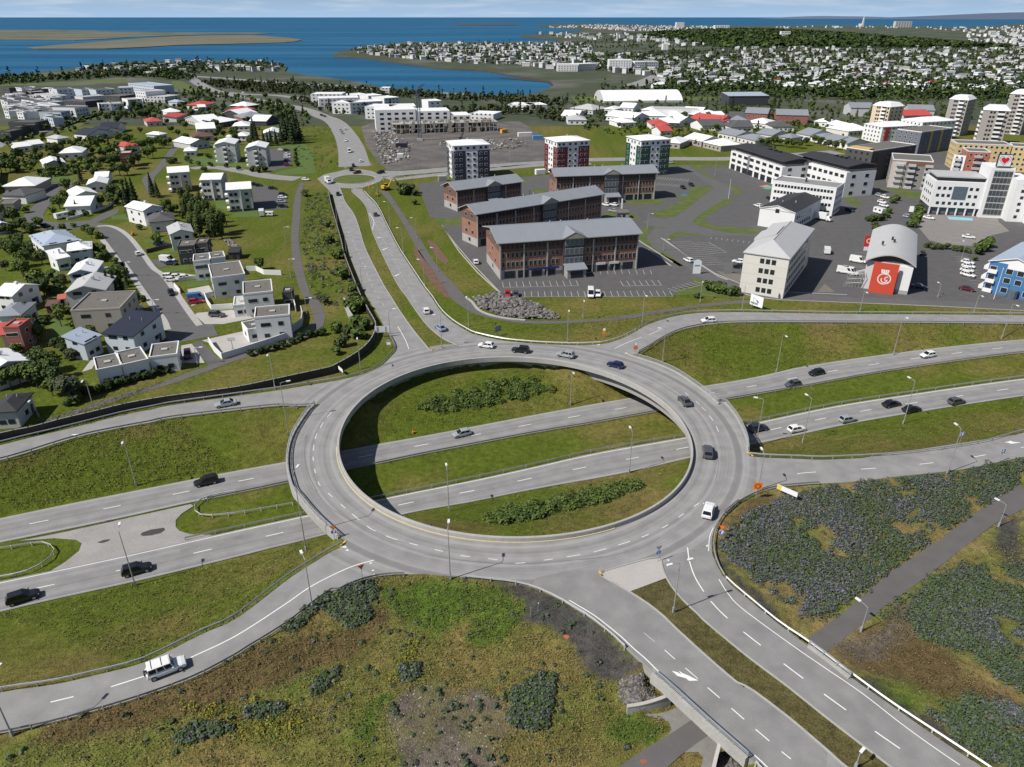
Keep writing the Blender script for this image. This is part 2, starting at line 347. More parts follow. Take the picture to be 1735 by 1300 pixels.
# the forecourt of the underpass,its retaining walls and the strip under the deck
court=WP(K(1020,1060,5.416,(250,790),(440,835),(600,850),(700,800),(850,800),(1080,1080),(1010,1300),(900,1400),(0,1400),(150,1300),(600,1010),(640,940),(570,860)),ZPF)
gate=WP(K(1020,1060,5.416,(236,775),(440,800),(560,800),(640,770),(720,720),(1090,1060),(1010,1330),(900,1330),(930,1210),(880,1160),(750,1165),(600,1300),(150,1300),(400,1130),(600,1010),(640,950),(610,880)),ZPF)
lawn=WP(K(1020,1060,5.416,(130,640),(225,790),(440,842),(600,870),(640,940),(570,1010),(150,1295),(-100,1420),(-330,1420),(-200,900)),ZPF+.2)
wbak=WP(K(1020,1060,5.416,(215,690),(236,712),(340,702),(440,684),(540,655),(625,618),(600,590),(520,640),(400,672),(300,690)),-2.0)
under=[P(*K(1020,1060,5.416,(690,700))[0],ZPF),P(*K(1020,1060,5.416,(1085,1075))[0],ZPF),WP(PATH_R[1],ZPR)[0],WP(PATH_R[0],ZPR)[0]]
m_med=np.zeros(PX.shape,bool)
for ox,oy in ((0,0),(1.6,0),(-1.6,0),(0,1.6),(0,-1.6),(1.1,1.1),(-1.1,-1.1),(1.1,-1.1),(-1.1,1.1)): m_med |= inside(PX+ox,PY+oy,xy(W_DLR+W_NOSE+W_DRL))
m_under=inside(PX,PY,xy(under)) & ~m_med; Zt[m_under]=np.where(PY[m_under]<78,ZPF,ZPR)
m_gate=inside(PX,PY,xy(gate)) | m_pf
m_g2=np.zeros(PX.shape,bool)
for ox,oy in ((0,0),(.8,0),(-.8,0),(0,.8),(0,-.8)): m_g2 |= inside(PX+ox,PY+oy,xy(pf))
m_gate |= m_g2
Zt[m_gate & ~(m_road & ~m_under)]=ZPF - .1
Zt[inside(PX,PY,xy(lawn)) & ~m_road & ~m_gate]=ZPF+.05
Zt[inside(PX,PY,xy(wbak)) & ~m_road]=-2.05
Zt[m_med]=0.0
m_dil=m_gate.copy()
for q in range(6): m_dil[1:-1,1:-1] |= m_dil[:-2,1:-1] | m_dil[2:,1:-1] | m_dil[1:-1,:-2] | m_dil[1:-1,2:]
Zt[m_dil & m_road & ~m_med]=ZPF - .1
m_paved=m_road | m_hw | m_pr | m_gate
Zt[0,:]=np.where(np.isnan(Zt[0,:]),-4.2,Zt[0,:])
def relax(Zf,iters):
    """nested relaxation of the free cells"""
    fixed=~np.isnan(Zf); lv=[8,4,2,1]; U=None
    for s in lv:
        zf=Zf[::s,::s]; fx=~np.isnan(zf)
        if U is None: u=np.full(zf.shape,-2.0)
        else:
            u=np.repeat(np.repeat(U,2,0),2,1)[:zf.shape[0],:zf.shape[1]]
            if u.shape != zf.shape: u=np.pad(u,((0,zf.shape[0] - u.shape[0]),(0,zf.shape[1] - u.shape[1])),mode='edge')
        u[fx]=zf[fx]
        for k in range(iters):
            p=np.pad(u,1,mode='edge'); nu=(p[:-2,1:-1]+p[2:,1:-1]+p[1:-1,:-2]+p[1:-1,2:])/4
            u=np.where(fx,zf,nu)
        U=u
    return U
Zg=relax(Zt,160)
def vnoise(X,Y,s,seed=0):
    """smooth value noise on arrays"""
    r=np.random.default_rng(seed); T=r.random((128,128)); x=X/s+500; y=Y/s+500
    i=np.floor(x).astype(int); j=np.floor(y).astype(int); fx=x - i; fy=y - j; fx=fx*fx*(3 - 2*fx); fy=fy*fy*(3 - 2*fy)
    g=lambda a,b: T[a % 128,b % 128]
    return (g(i,j)*(1 - fx)+g(i+1,j)*fx)*(1 - fy)+(g(i,j+1)*(1 - fx)+g(i+1,j+1)*fx)*fy
def fbm(X,Y,s,seed=0,o=4): return sum(vnoise(X,Y,s/2 ** k,seed+k)/2 ** (k+1) for k in range(o))/(1 - 0.5 ** o)
free=np.isnan(Zt); rough=(fbm(PX,PY,5.0,3) - 0.5)*0.5
soft=np.minimum(1,np.minimum(np.abs(Zg),1) )
Zg=np.where(free,Zg+rough*np.clip(soft,0,1)*0.8,Zg)
def gz(x,y):
    """height of the ground at a point"""
    if y>GY1: return 0.0
    i=min(max((x - GX0)/GS,0),NX - 1.001); j=min(max((y - GY0)/GS,0),NY - 1.001); a,b=int(i),int(j); fx,fy=i - a,j - b
    return float((Zg[b,a]*(1 - fx)+Zg[b,a+1]*fx)*(1 - fy)+(Zg[b+1,a]*(1 - fx)+Zg[b+1,a+1]*fx)*fy)
def PT(u,v):
    """the ground point seen at a photo point"""
    dx,dy,dz=ray(u,v); t=(0.5 - H)/dz; p=Vector((dx*t,dy*t,0.5))
    for k in range(200):
        p=Vector((dx*t,dy*t,H+dz*t))
        if p.z <= gz(p.x,p.y): break
        t += max(0.05,(p.z - gz(p.x,p.y))*0.6)
    return Vector((p.x,p.y,gz(p.x,p.y)))
# the ground sheet, coloured by what grows on it
def proj_np(X,Y,Z):
    dz=Z - H; zc=Y*CP - dz*SP; yc=Y*SP+dz*CP; zc=np.maximum(zc,1.0)
    return 867.5+F*X/zc,650 - F*yc/zc
ZONES={
 'brown': [K(400,960,4.3325,(0,660),(250,520),(560,480),(900,440),(1060,300),(1130,380),(1080,520),(900,640),(620,720),(300,860),(0,930)),K(0,1000,4.3325,(300,1010),(700,900),(1200,740),(1733,500),(1733,800),(1500,900),(1000,1000),(500,1100),(200,1130)),K(1200,860,2.955,(600,740),(830,560),(1000,470),(1100,640),(1300,850),(1581,960),(1581,1010),(1200,940),(950,860),(750,800)),[(1255,850),(1300,835),(1330,842),(1300,870),(1240,895),(1222,890)]],
 'lush': [K(400,960,4.3325,(1050,130),(1250,150),(1700,110),(1733,330),(1500,440),(1300,450),(1150,330)),K(800,960,3.47,(0,100),(200,140),(330,240),(250,400),(120,480),(0,460)),[(700,985),(790,990),(820,1010),(790,1060),(740,1080),(690,1060)],K(1020,1060,5.416,(60,800),(300,850),(520,900),(560,960),(420,1080),(100,1060)),K(400,960,4.3325,(960,1000),(1120,930),(1170,960),(1050,1060),(1040,1180),(1000,1290),(700,1290),(900,1180))],
 'scree': [K(800,960,3.47,(90,75),(350,120),(620,250),(850,430),(1075,640),(960,640),(850,665),(720,650),(600,500),(440,345),(265,325),(335,235),(200,150)),K(1200,860,2.955,(60,200),(50,120),(30,200),(60,320),(120,400),(250,530),(350,620),(300,480),(180,400),(110,330)),K(1380,1060,4.887,(300,400),(440,430),(700,620),(1000,800),(1250,1000),(1560,1173),(1400,1173),(800,780),(350,490)),[(1735,870),(1700,890),(1680,930),(1735,1000)]],
 'dirt': [[(652,1205),(690,1172),(735,1160),(765,1180),(810,1170),(850,1195),(860,1240),(835,1262),(850,1300),(800,1325),(690,1320),(672,1255)],[(1400,1085),(1470,1075),(1530,1020),(1560,1060),(1500,1120),(1440,1120)]],
 'moss': [DL_R+DR_L],
}
SITE=[(612,215),(640,205),(760,215),(880,205),(925,235),(930,272),(760,283),(660,290),(640,275),(620,245)]
BASE={'grass': (0.086,0.112,0.014),'dry': (0.172,0.136,0.046),'brown': (0.118,0.080,0.038),'lush': (0.080,0.132,0.018),'scree': (0.060,0.057,0.056),'moss': (0.095,0.082,0.034),'dirt': (0.135,0.112,0.092),'field': (0.20,0.155,0.062)}
BASE={k: np.array(v) for k,v in BASE.items()}
w_lawn=None
def zone_colour(X,Y,Z):
    u,v=proj_np(X,Y,Z)
    wu=(fbm(X,Y,6,11) - .5)*34; wv=(fbm(X,Y,6,21) - .5)*26
    n1=fbm(X,Y,22,31); n2=fbm(X,Y,7,41); n3=fbm(X,Y,2.5,51)
    t=np.clip((n1 - 0.42)*3+(n2 - .5)*1.4,0,1)[...,None]*0.72
    C=BASE['grass']*(1 - t)+BASE['dry']*t
    C *= (0.82+0.36*n3)[...,None]
    # steep upper edges of the cuttings dry out and brown
    brow=np.clip((Z+3.2)/3.2,0,1)*np.clip(-Z*1.5,0,1)*np.clip((n2 - .33)*3,0,1)
    C=C*(1 - 0.5*brow[...,None])+BASE['brown']*(0.5*brow[...,None])
    fg=inside(u,v,[(p[0],p[1]) for p in E_LO+BOT]+[(1400,1700),(-400,1700)]) & (Z<-0.02)
    fr=inside(u,v,D_R+C_LO+[(2100,700),(2100,1700),(1800,1700)]) & (Z<-0.02)
    t2=np.clip(0.72+(n2 - .5)*1.9,0,1)[...,None]
    F1=BASE['dry']*t2+BASE['lush']*(1 - t2); F1=F1*(0.72+0.56*n3)[...,None]
    t3=np.clip(0.75+(n2 - .5)*2,0,1)[...,None]; F2=BASE['field']*t3+BASE['lush']*(1 - t3)
    C=np.where(fg[...,None],F1,C); C=np.where(fr[...,None],F2*(0.8+0.4*n3)[...,None],C)
    near=Y<240
    jit=[((vnoise(X,Y,1.1,60+q) - .5)*26+wu,(vnoise(X,Y,1.1,70+q) - .5)*20+wv) for q in range(5)]
    for k in ('brown','lush','dirt','scree','moss'):
        for poly in ZONES[k]:
            wt=sum((inside(u+(ju if k != 'moss' else 0),v+(jv if k != 'moss' else 0),poly) & near).astype(float) for ju,jv in jit)/5
            a=(wt*(0.86 if k in ('brown','lush') else 0.95 if k != 'dirt' else np.clip((fbm(X,Y,5,33) - .3)*4,.45,.95)))[...,None]
            C=C*(1 - a)+BASE[k]*a*(0.7+0.6*n3)[...,None]
    return C
gxs=np.concatenate([[-900,-700,-560,-450,-370,-310,-260,-225,-200,-182,-172],gx,[184,194,210,235,270,320,380,460,560,700,900]])
gys=np.concatenate([[-120,-60,-20,5,20],gy,[250,256,264,274,286,300,316,334,354,376,400,426,455,490,525,562,600]])
GXX,GYY=np.meshgrid(gxs,gys)
ii=np.clip((GXX - GX0)/GS,0,NX - 1).astype(int); jj=np.clip((GYY - GY0)/GS,0,NY - 1).astype(int)
GZZ=np.where(GYY>GY1,0.0,Zg[np.round(jj).astype(int),np.round(ii).astype(int)])
GCC=zone_colour(GXX,GYY,GZZ)
def grid_object(name,X,Y,Z,C,m):
    ny,nx=X.shape; v=np.stack([X,Y,Z],-1).reshape(-1,3)
    a=(np.arange(ny - 1)[:,None]*nx+np.arange(nx - 1)[None]).reshape(-1); q=np.stack([a,a+1,a+nx+1,a+nx],1)
    me=D.meshes.new(name); me.vertices.add(len(v)); me.vertices.foreach_set('co',v.ravel().astype(np.float32))
    me.loops.add(q.size); me.loops.foreach_set('vertex_index',q.ravel().astype(np.int32)); me.polygons.add(len(q))
    me.polygons.foreach_set('loop_start',(np.arange(len(q))*4).astype(np.int32)); me.polygons.foreach_set('loop_total',np.full(len(q),4,np.int32))
    me.polygons.foreach_set('use_smooth',np.ones(len(q),bool)); me.update(calc_edges=True)
    at=me.color_attributes.new('zone','FLOAT_COLOR','POINT'); at.data.foreach_set('color',np.concatenate([C.reshape(-1,3),np.ones((len(v),1))],1).ravel().astype(np.float32))
    me.materials.append(m); return obj(name,me)
def ground_mat(name,s1=0.9,s2=5.0,bump=0.25):
    m=D.materials.new(name); m.use_nodes=True; n,l=m.node_tree.nodes,m.node_tree.links; b=n['Principled BSDF']
    b.inputs['Roughness'].default_value=0.95; b.inputs['Specular IOR Level'].default_value=0.1
    a=n.new('ShaderNodeAttribute'); a.attribute_name='zone'; t=n.new('ShaderNodeTexCoord')
    z1=n.new('ShaderNodeTexNoise'); z1.inputs['Scale'].default_value=s1; z1.inputs['Detail'].default_value=8; z1.inputs['Roughness'].default_value=0.7
    z2=n.new('ShaderNodeTexNoise'); z2.inputs['Scale'].default_value=s2; z2.inputs['Detail'].default_value=4
    l.new(t.outputs['Object'],z1.inputs['Vector']); l.new(t.outputs['Object'],z2.inputs['Vector'])
    ad=n.new('ShaderNodeMath'); ad.operation='ADD'; l.new(z1.outputs['Fac'],ad.inputs[0]); l.new(z2.outputs['Fac'],ad.inputs[1])
    r=n.new('ShaderNodeMapRange'); r.inputs['From Min'].default_value=0.7; r.inputs['From Max'].default_value=1.3; r.inputs['To Min'].default_value=0.38; r.inputs['To Max'].default_value=1.62
    l.new(ad.outputs[0],r.inputs['Value'])
    mu=n.new('ShaderNodeVectorMath'); mu.operation='SCALE'; l.new(a.outputs['Color'],mu.inputs[0]); l.new(r.outputs['Result'],mu.inputs['Scale']); l.new(mu.outputs['Vector'],b.inputs['Base Color'])
    bp=n.new('ShaderNodeBump'); bp.inputs['Distance'].default_value=bump; bp.inputs['Strength'].default_value=0.8; l.new(ad.outputs[0],bp.inputs['Height']); l.new(bp.outputs['Normal'],b.inputs['Normal'])
    return m
M_GROUND=ground_mat('ground')
tag(grid_object('ground',GXX,GYY,GZZ - 0.05,GCC,M_GROUND),kind='structure')
# far land, islands and the sea
def rough_edge(px,z=0.0,amp=0.0):
    return WP(px,z)
def land(name,px,mat_,z=0.0):
    pts=WP(px,z); return sheet(name,pts,mat_,skirt=3.0,mat2=MATS['shore'])
mat('shore',(0.06,0.045,0.035),0.9,0.3,0.05)
m_far=mat('far_land',(0.045,0.058,0.026),0.95,0.35,0.008,col2=(0.10,0.098,0.085),thr=0.60,fine=0.05)
m_isle=mat('hazed_isle_grass',(0.155,0.135,0.095),0.95,0.25,0.004,col2=(0.10,0.105,0.06),fine=0.03)  # grass tone dulled, with distance haze mixed into the colour
m_isle2=mat('hazed_isle_pasture',(0.075,0.088,0.055),0.95,0.25,0.004,col2=(0.125,0.118,0.08),fine=0.03)  # pasture green, also greyed by haze put into the colour
sea_m=D.materials.new('sea_water'); sea_m.use_nodes=True
def _sea():
    n,l=sea_m.node_tree.nodes,sea_m.node_tree.links; b=n['Principled BSDF']; t=n.new('ShaderNodeTexCoord')
    mp_=n.new('ShaderNodeMapping'); mp_.inputs['Scale'].default_value=(0.0008,0.007,1); l.new(t.outputs['Object'],mp_.inputs['Vector'])
    z=n.new('ShaderNodeTexNoise'); z.inputs['Scale'].default_value=1.0; z.inputs['Detail'].default_value=9; z.inputs['Roughness'].default_value=0.62; l.new(mp_.outputs['Vector'],z.inputs['Vector'])
    r=n.new('ShaderNodeValToRGB'); e=r.color_ramp.elements; e[0].position=0.40; e[0].color=(0.011,0.078,0.165,1); e[1].position=0.60; e[1].color=(0.026,0.125,0.225,1)
    l.new(z.outputs['Fac'],r.inputs['Fac']); l.new(r.outputs['Color'],b.inputs['Base Color'])
    b.inputs['Roughness'].default_value=0.55; b.inputs['Specular IOR Level'].default_value=0.18; b.inputs['IOR'].default_value=1.33
    w=n.new('ShaderNodeTexNoise'); w.inputs['Scale'].default_value=0.25; w.inputs['Detail'].default_value=3; l.new(t.outputs['Object'],w.inputs['Vector'])
    bp=n.new('ShaderNodeBump'); bp.inputs['Distance'].default_value=0.5; bp.inputs['Strength'].default_value=0.7; l.new(w.outputs['Fac'],bp.inputs['Height']); l.new(bp.outputs['Normal'],b.inputs['Normal'])
_sea()
tag(sheet('sea',[Vector((-160000,420,0)),Vector((160000,420,0)),Vector((160000,180000,0)),Vector((-160000,180000,0))],sea_m,z=-1.6),kind='structure')
COAST=[(-500,136),(0,131),(50,126),(75,121),(101,119),(137,115),(150,111.5),(162,110),(210,105),(250,105.2),(304,104),(360,103.6),(430,103),(470,107),(487,113),(482,121),(510,126),(539,129),(594,137),(645,147),(699,152),(747,156),(810,160),(870,162),(898,160),(935,158),(1000,152),(2600,150),(2600,214),(-600,214)]
COAST2=[(870,164),(900,159),(925,152),(938.6,144.6),(931,137),(898,132),(860,126.5),(840,123),(810,119),(770,117.5),(734,115),(700,110),(658,105),(630,100.5),(607,97.6),(569,96),(562,93.5),(570,88),(582,86),(605,81),(633,77),(684,72),(770,71.5),(870,72),(936,71),(956,68),(1000,66),(2600,66),(2600,164)]
COAST3=[(940,72),(953,68.5),(940,66.5),(923,66),(895,64),(879,62),(885,59.8),(920,58),(965,56),(980,54),(990,51.5),(960,48.5),(930,47),(907,44.8),(936,41.8),(1017,40.2),(1113,43),(1190,44),(1300,43.5),(1472,43.5),(1560,45),(1625,47),(1680,44),(1735,40),(2100,37),(2600,40),(2600,72)]
tag(land('mainland',COAST,m_far),kind='structure'); tag(land('peninsula',COAST2,m_far,0.03),kind='structure'); tag(land('city_headland',COAST3,m_far,0.06),kind='structure')
ISLES=[('tidal_isle',[(46,81),(80,77.5),(114,75),(228,66),(300,61.5),(355,60),(430,60),(480,63),(512,67),(500,70.5),(481,72),(430,73.5),(304,76.2),(240,80),(177,82.5),(100,82.5),(60,82.5)],m_isle),
         ('pasture_isle',[(-300,54),(0,50.5),(89,50.5),(228,54),(330,55.5),(430,55.5),(462,56.5),(430,58.5),(355,58.5),(228,62.5),(180,66),(127,68),(60,67.5),(0,67.5),(-300,70)],m_isle2),
         ('reef',[(762,42.3),(800,41),(870,41.2),(880,43),(820,43.6),(775,43.6)],MATS['shore'])]
for nm,px,m in ISLES: tag(land(nm,px,m),kind='structure')
def hill(name,u0,u1,dist,top,col,depth,seed=0):
    x0=(u0 - 867.5)/F*dist; x1=(u1 - 867.5)/F*dist; n,k=60,14
    X,Y=np.meshgrid(np.linspace(x0,x1,n),np.linspace(dist,dist+depth,k)); s=np.sin(np.linspace(0,math.pi,n))[None] ** 0.7; d=np.sin(np.linspace(0.0,math.pi,k))[:,None] ** 0.8
    Z=s*d*top*(0.75+0.5*fbm(X,Y,dist/9,seed)) - 1.0
    return tag(grid_object(name,X,Y,Z,np.ones(X.shape+(3,))*np.array(col),M_HILL),kind='structure')
M_HILL=ground_mat('hill_slope',0.02,0.1,2.0)
hill('wooded_hill',1190,1680,2150,27,(0.032,0.045,0.022),2300,5)
hill('distant_headland',1500,2600,30000,330,(0.10,0.13,0.19),8000,8)  # blue of the far air is painted into the land colour
hill('distant_shore',1290,1500,40000,130,(0.12,0.15,0.21),6000,9)  # land colour blued in the same way for distance haze
# road surfaces
def road_mat(name,col,var=0.10,ring=None,uvstreak=False,sc=0.35):
    m=D.materials.new(name); m.use_nodes=True; n,l=m.node_tree.nodes,m.node_tree.links; b=n['Principled BSDF']
    b.inputs['Roughness'].default_value=0.85; b.inputs['Specular IOR Level'].default_value=0.25
    t=n.new('ShaderNodeTexCoord'); z=n.new('ShaderNodeTexNoise'); z.inputs['Scale'].default_value=sc; z.inputs['Detail'].default_value=7; l.new(t.outputs['Object'],z.inputs['Vector'])
    g=n.new('ShaderNodeTexNoise'); g.inputs['Scale'].default_value=9; g.inputs['Detail'].default_value=2; l.new(t.outputs['Object'],g.inputs['Vector'])
    ad=n.new('ShaderNodeMath'); ad.operation='ADD'; l.new(z.outputs['Fac'],ad.inputs[0]); l.new(g.outputs['Fac'],ad.inputs[1])
    last=ad.outputs[0]; width=2
    if ring or uvstreak:
        if ring:                                # tyre wear runs round the ring: noise along the radius only,cut off outside it
            sx=n.new('ShaderNodeVectorMath'); sx.operation='SUBTRACT'; sx.inputs[1].default_value=(ring.x,ring.y,0); l.new(t.outputs['Object'],sx.inputs[0])
            ln=n.new('ShaderNodeVectorMath'); ln.operation='LENGTH'; l.new(sx.outputs['Vector'],ln.inputs[0]); coord=ln.outputs['Value']
        else:
            uv=n.new('ShaderNodeUVMap'); sp=n.new('ShaderNodeSeparateXYZ'); l.new(uv.outputs['UV'],sp.inputs[0]); coord=sp.outputs['X']
        w=n.new('ShaderNodeTexNoise'); w.noise_dimensions='1D'; w.inputs['Scale'].default_value=0.75; w.inputs['Detail'].default_value=4; l.new(coord,w.inputs['W'])
        k=n.new('ShaderNodeMath'); k.operation='MULTIPLY'
        if ring:
            mr=n.new('ShaderNodeMapRange'); mr.inputs['From Min'].default_value=46; mr.inputs['From Max'].default_value=50; mr.inputs['To Min'].default_value=2.0; mr.inputs['To Max'].default_value=0.0; l.new(coord,mr.inputs['Value']); l.new(mr.outputs['Result'],k.inputs[1])
            cen=n.new('ShaderNodeMath'); cen.operation='SUBTRACT'; cen.inputs[1].default_value=0.5; l.new(w.outputs['Fac'],cen.inputs[0]); l.new(cen.outputs[0],k.inputs[0])
            a2=n.new('ShaderNodeMath'); a2.operation='ADD'; l.new(last,a2.inputs[0]); l.new(k.outputs[0],a2.inputs[1]); last=a2.outputs[0]; mid=1.0
        else:
            k.inputs[1].default_value=1.9; l.new(w.outputs['Fac'],k.inputs[0]); a2=n.new('ShaderNodeMath'); a2.operation='ADD'; l.new(last,a2.inputs[0]); l.new(k.outputs[0],a2.inputs[1]); last=a2.outputs[0]; mid=1.95
    else: mid=1.0
    r=n.new('ShaderNodeMapRange'); r.inputs['From Min'].default_value=mid - 0.4; r.inputs['From Max'].default_value=mid+0.4; r.inputs['To Min'].default_value=1 - var; r.inputs['To Max'].default_value=1+var; l.new(last,r.inputs['Value'])
    mu=n.new('ShaderNodeVectorMath'); mu.operation='SCALE'; mu.inputs[0].default_value=col; l.new(r.outputs['Result'],mu.inputs['Scale']); l.new(mu.outputs['Vector'],b.inputs['Base Color'])
    MATS[name]=m; return m
M_ROAD=road_mat('worn_asphalt',(0.250,0.245,0.239),0.24,ring=RC)
M_HW=road_mat('highway_asphalt',(0.236,0.232,0.227),0.22,uvstreak=True)
M_ROAD2=road_mat('coarse_asphalt',(0.225,0.22,0.214),0.32,sc=.3)
M_TAR=road_mat('dark_asphalt',(0.100,0.097,0.097),0.18)
M_TAR2=road_mat('street_asphalt',(0.115,0.112,0.111),0.14)
M_PATH=road_mat('path_asphalt',(0.118,0.110,0.107),0.15)
M_CONC=mat('concrete',(0.36,0.35,0.33),0.85,0.16,0.4,fine=3)
M_CONCD=mat('deck_concrete',(0.30,0.29,0.275),0.85,0.15,0.3)
M_PAVE=mat('pale_paving',(0.40,0.375,0.35),0.85,0.08,0.3)
M_WHITE=mat('road_paint',(0.74,0.74,0.72),0.6,0.12,1.0)
M_FAINT=mat('worn_road_paint',(0.47,0.465,0.455),0.7,0.15,1.0)
M_YEL=mat('yellow_kerb_paint',(0.62,0.40,0.08),0.6,0.12,1.0)
M_STEEL=mat('galvanised_steel',(0.42,0.43,0.43),0.45,0.12,0.6,metal=0.35)
M_RUST=mat('dull_rail',(0.30,0.29,0.275),0.6,0.15,0.6,metal=0.2)
M_DARK=mat('dark_metal',(0.03,0.03,0.032),0.5,0.2)
sheet('roundabout',OUTLINE,M_ROAD,z=0.0,holes=[ring_line(0.45)],skirt=0.35,mat2=M_CONCD)
web=MB(); web.sweep(ring_line(1.6),[(0,-2.95),(-0.3,-2.95),(-0.3,-.3),(0,-.3)],closed=True); tag(web.build('deck_girder',M_CONCD,fix=True),kind='structure')
outer=MB(); n_=len(OUTLINE)
for i in range(n_): a,b=OUTLINE[i],OUTLINE[(i+1) % n_]; outer.face([a+Vector((0,0,-.3)),b+Vector((0,0,-.3)),b+Vector((0,0,-1.4)),a+Vector((0,0,-1.4))])
tag(outer.build('deck_side',M_CONCD),kind='structure')
def uv_strip(name,A,B,m):
    o=strip(name,A,B,m,n=10); me=o.data; uv=me.uv_layers.new(name='UVMap'); wd=[(a - b).length for a,b in zip(A,B)]; nn=11
    for lp in me.loops: i,j=divmod(lp.vertex_index,nn); uv.data[lp.index].uv=(j/10*wd[i],i*2.0)
    return o
up=lambda L,d: [p+Vector((0,0,d)) for p in L]
uv_strip('highway_north',up(NU,.0),up(NL,.0),M_HW); uv_strip('highway_south',up(SU,.0),up(SL_,.0),M_HW)
cross=WP(K(0,780,4.3325,(140,592),(450,532),(800,455),(1400,322),(1420,336),(1335,390),(1290,440),(1290,490),(1320,520),(1400,543),(1560,548),(1450,590),(900,715),(500,805),(330,838),(480,745),(580,665),(600,610),(560,585),(400,573)),ZH - 0.004)
sheet('median_crossing',cross,mat('worn_slab',(0.29,0.275,0.26),.9,.2,.25,fine=3))
M_STAIN=mat('tar_stain',(0.055,0.05,0.046),0.7,0.3,2.0)
for q in (K(0,780,4.3325,(1030,548),(1045,530),(1110,508),(1205,495),(1212,512),(1180,535),(1110,552),(1050,556)),K(0,780,4.3325,(712,602),(760,585),(808,578),(800,592),(760,606),(730,608)),K(0,780,4.3325,(730,462),(790,440),(850,432),(770,462))):
    sheet('tar_stain',WP(q,ZH+0.004),M_STAIN)
# ---- paint on the road
def paint(name,pts,w,m=None,dash=None,z=0.008,phase=0.0):
    mb=MB(); pts=resample([Vector(p) for p in pts],0.75); acc=phase
    for i in range(len(pts) - 1):
        on=dash is None or (acc % (dash[0]+dash[1]))<dash[0]; acc += (pts[i+1] - pts[i]).length
        if on:
            a,b=side(pts,i)*w/2,side(pts,i+1)*w/2; dz=Vector((0,0,z)); mb.face([pts[i] - a+dz,pts[i+1] - b+dz,pts[i+1]+b+dz,pts[i]+a+dz])
    return tag(mb.build(name,m or M_WHITE),kind='structure')
def lerpline(A,B,t): return [a.lerp(b,t) for a,b in zip(A,B)]
for A,B in ((NU,NL),(SU,SL_)):
    paint('lane_marking',lerpline(A,B,0.5),0.17,dash=(3,9))
paint('edge_line',lerpline(NU,NL,0.95),0.13,M_FAINT); paint('edge_line',lerpline(SU,SL_,0.06),0.15)
paint('edge_line',lerpline(NU,NL,0.05),0.10,M_FAINT); paint('edge_line',lerpline(SU,SL_,0.95),0.10,M_FAINT)
RINGDASH=K(460,640,6.665,(680,390),(605,475),(545,575),(500,670),(475,795),(470,900),(485,1030),(525,1145),(580,1250))+K(460,830,6.665,(1065,400),(1220,480),(1410,562))+K(720,850,5.777,(300,517),(505,545),(720,572),(905,605))+K(980,830,5.777,(20,635),(265,578),(450,522),(640,457),(815,378),(940,300),(1055,215),(1180,130))
paint('ring_marking',smooth(WP(RINGDASH)),0.16,dash=(1.8,2.6),m=mat('half_worn_paint',(0.62,0.615,0.6),0.65,0.15))
paint('ring_marking',smooth(WP(K(1180,680,6.665,(250,345),(200,240),(120,130),(45,50))+K(1000,500,5.777,(1145,1150),(1085,1085),(1000,1015),(910,940)))),0.15,dash=(1.8,2.6),m=MATS['half_worn_paint'])
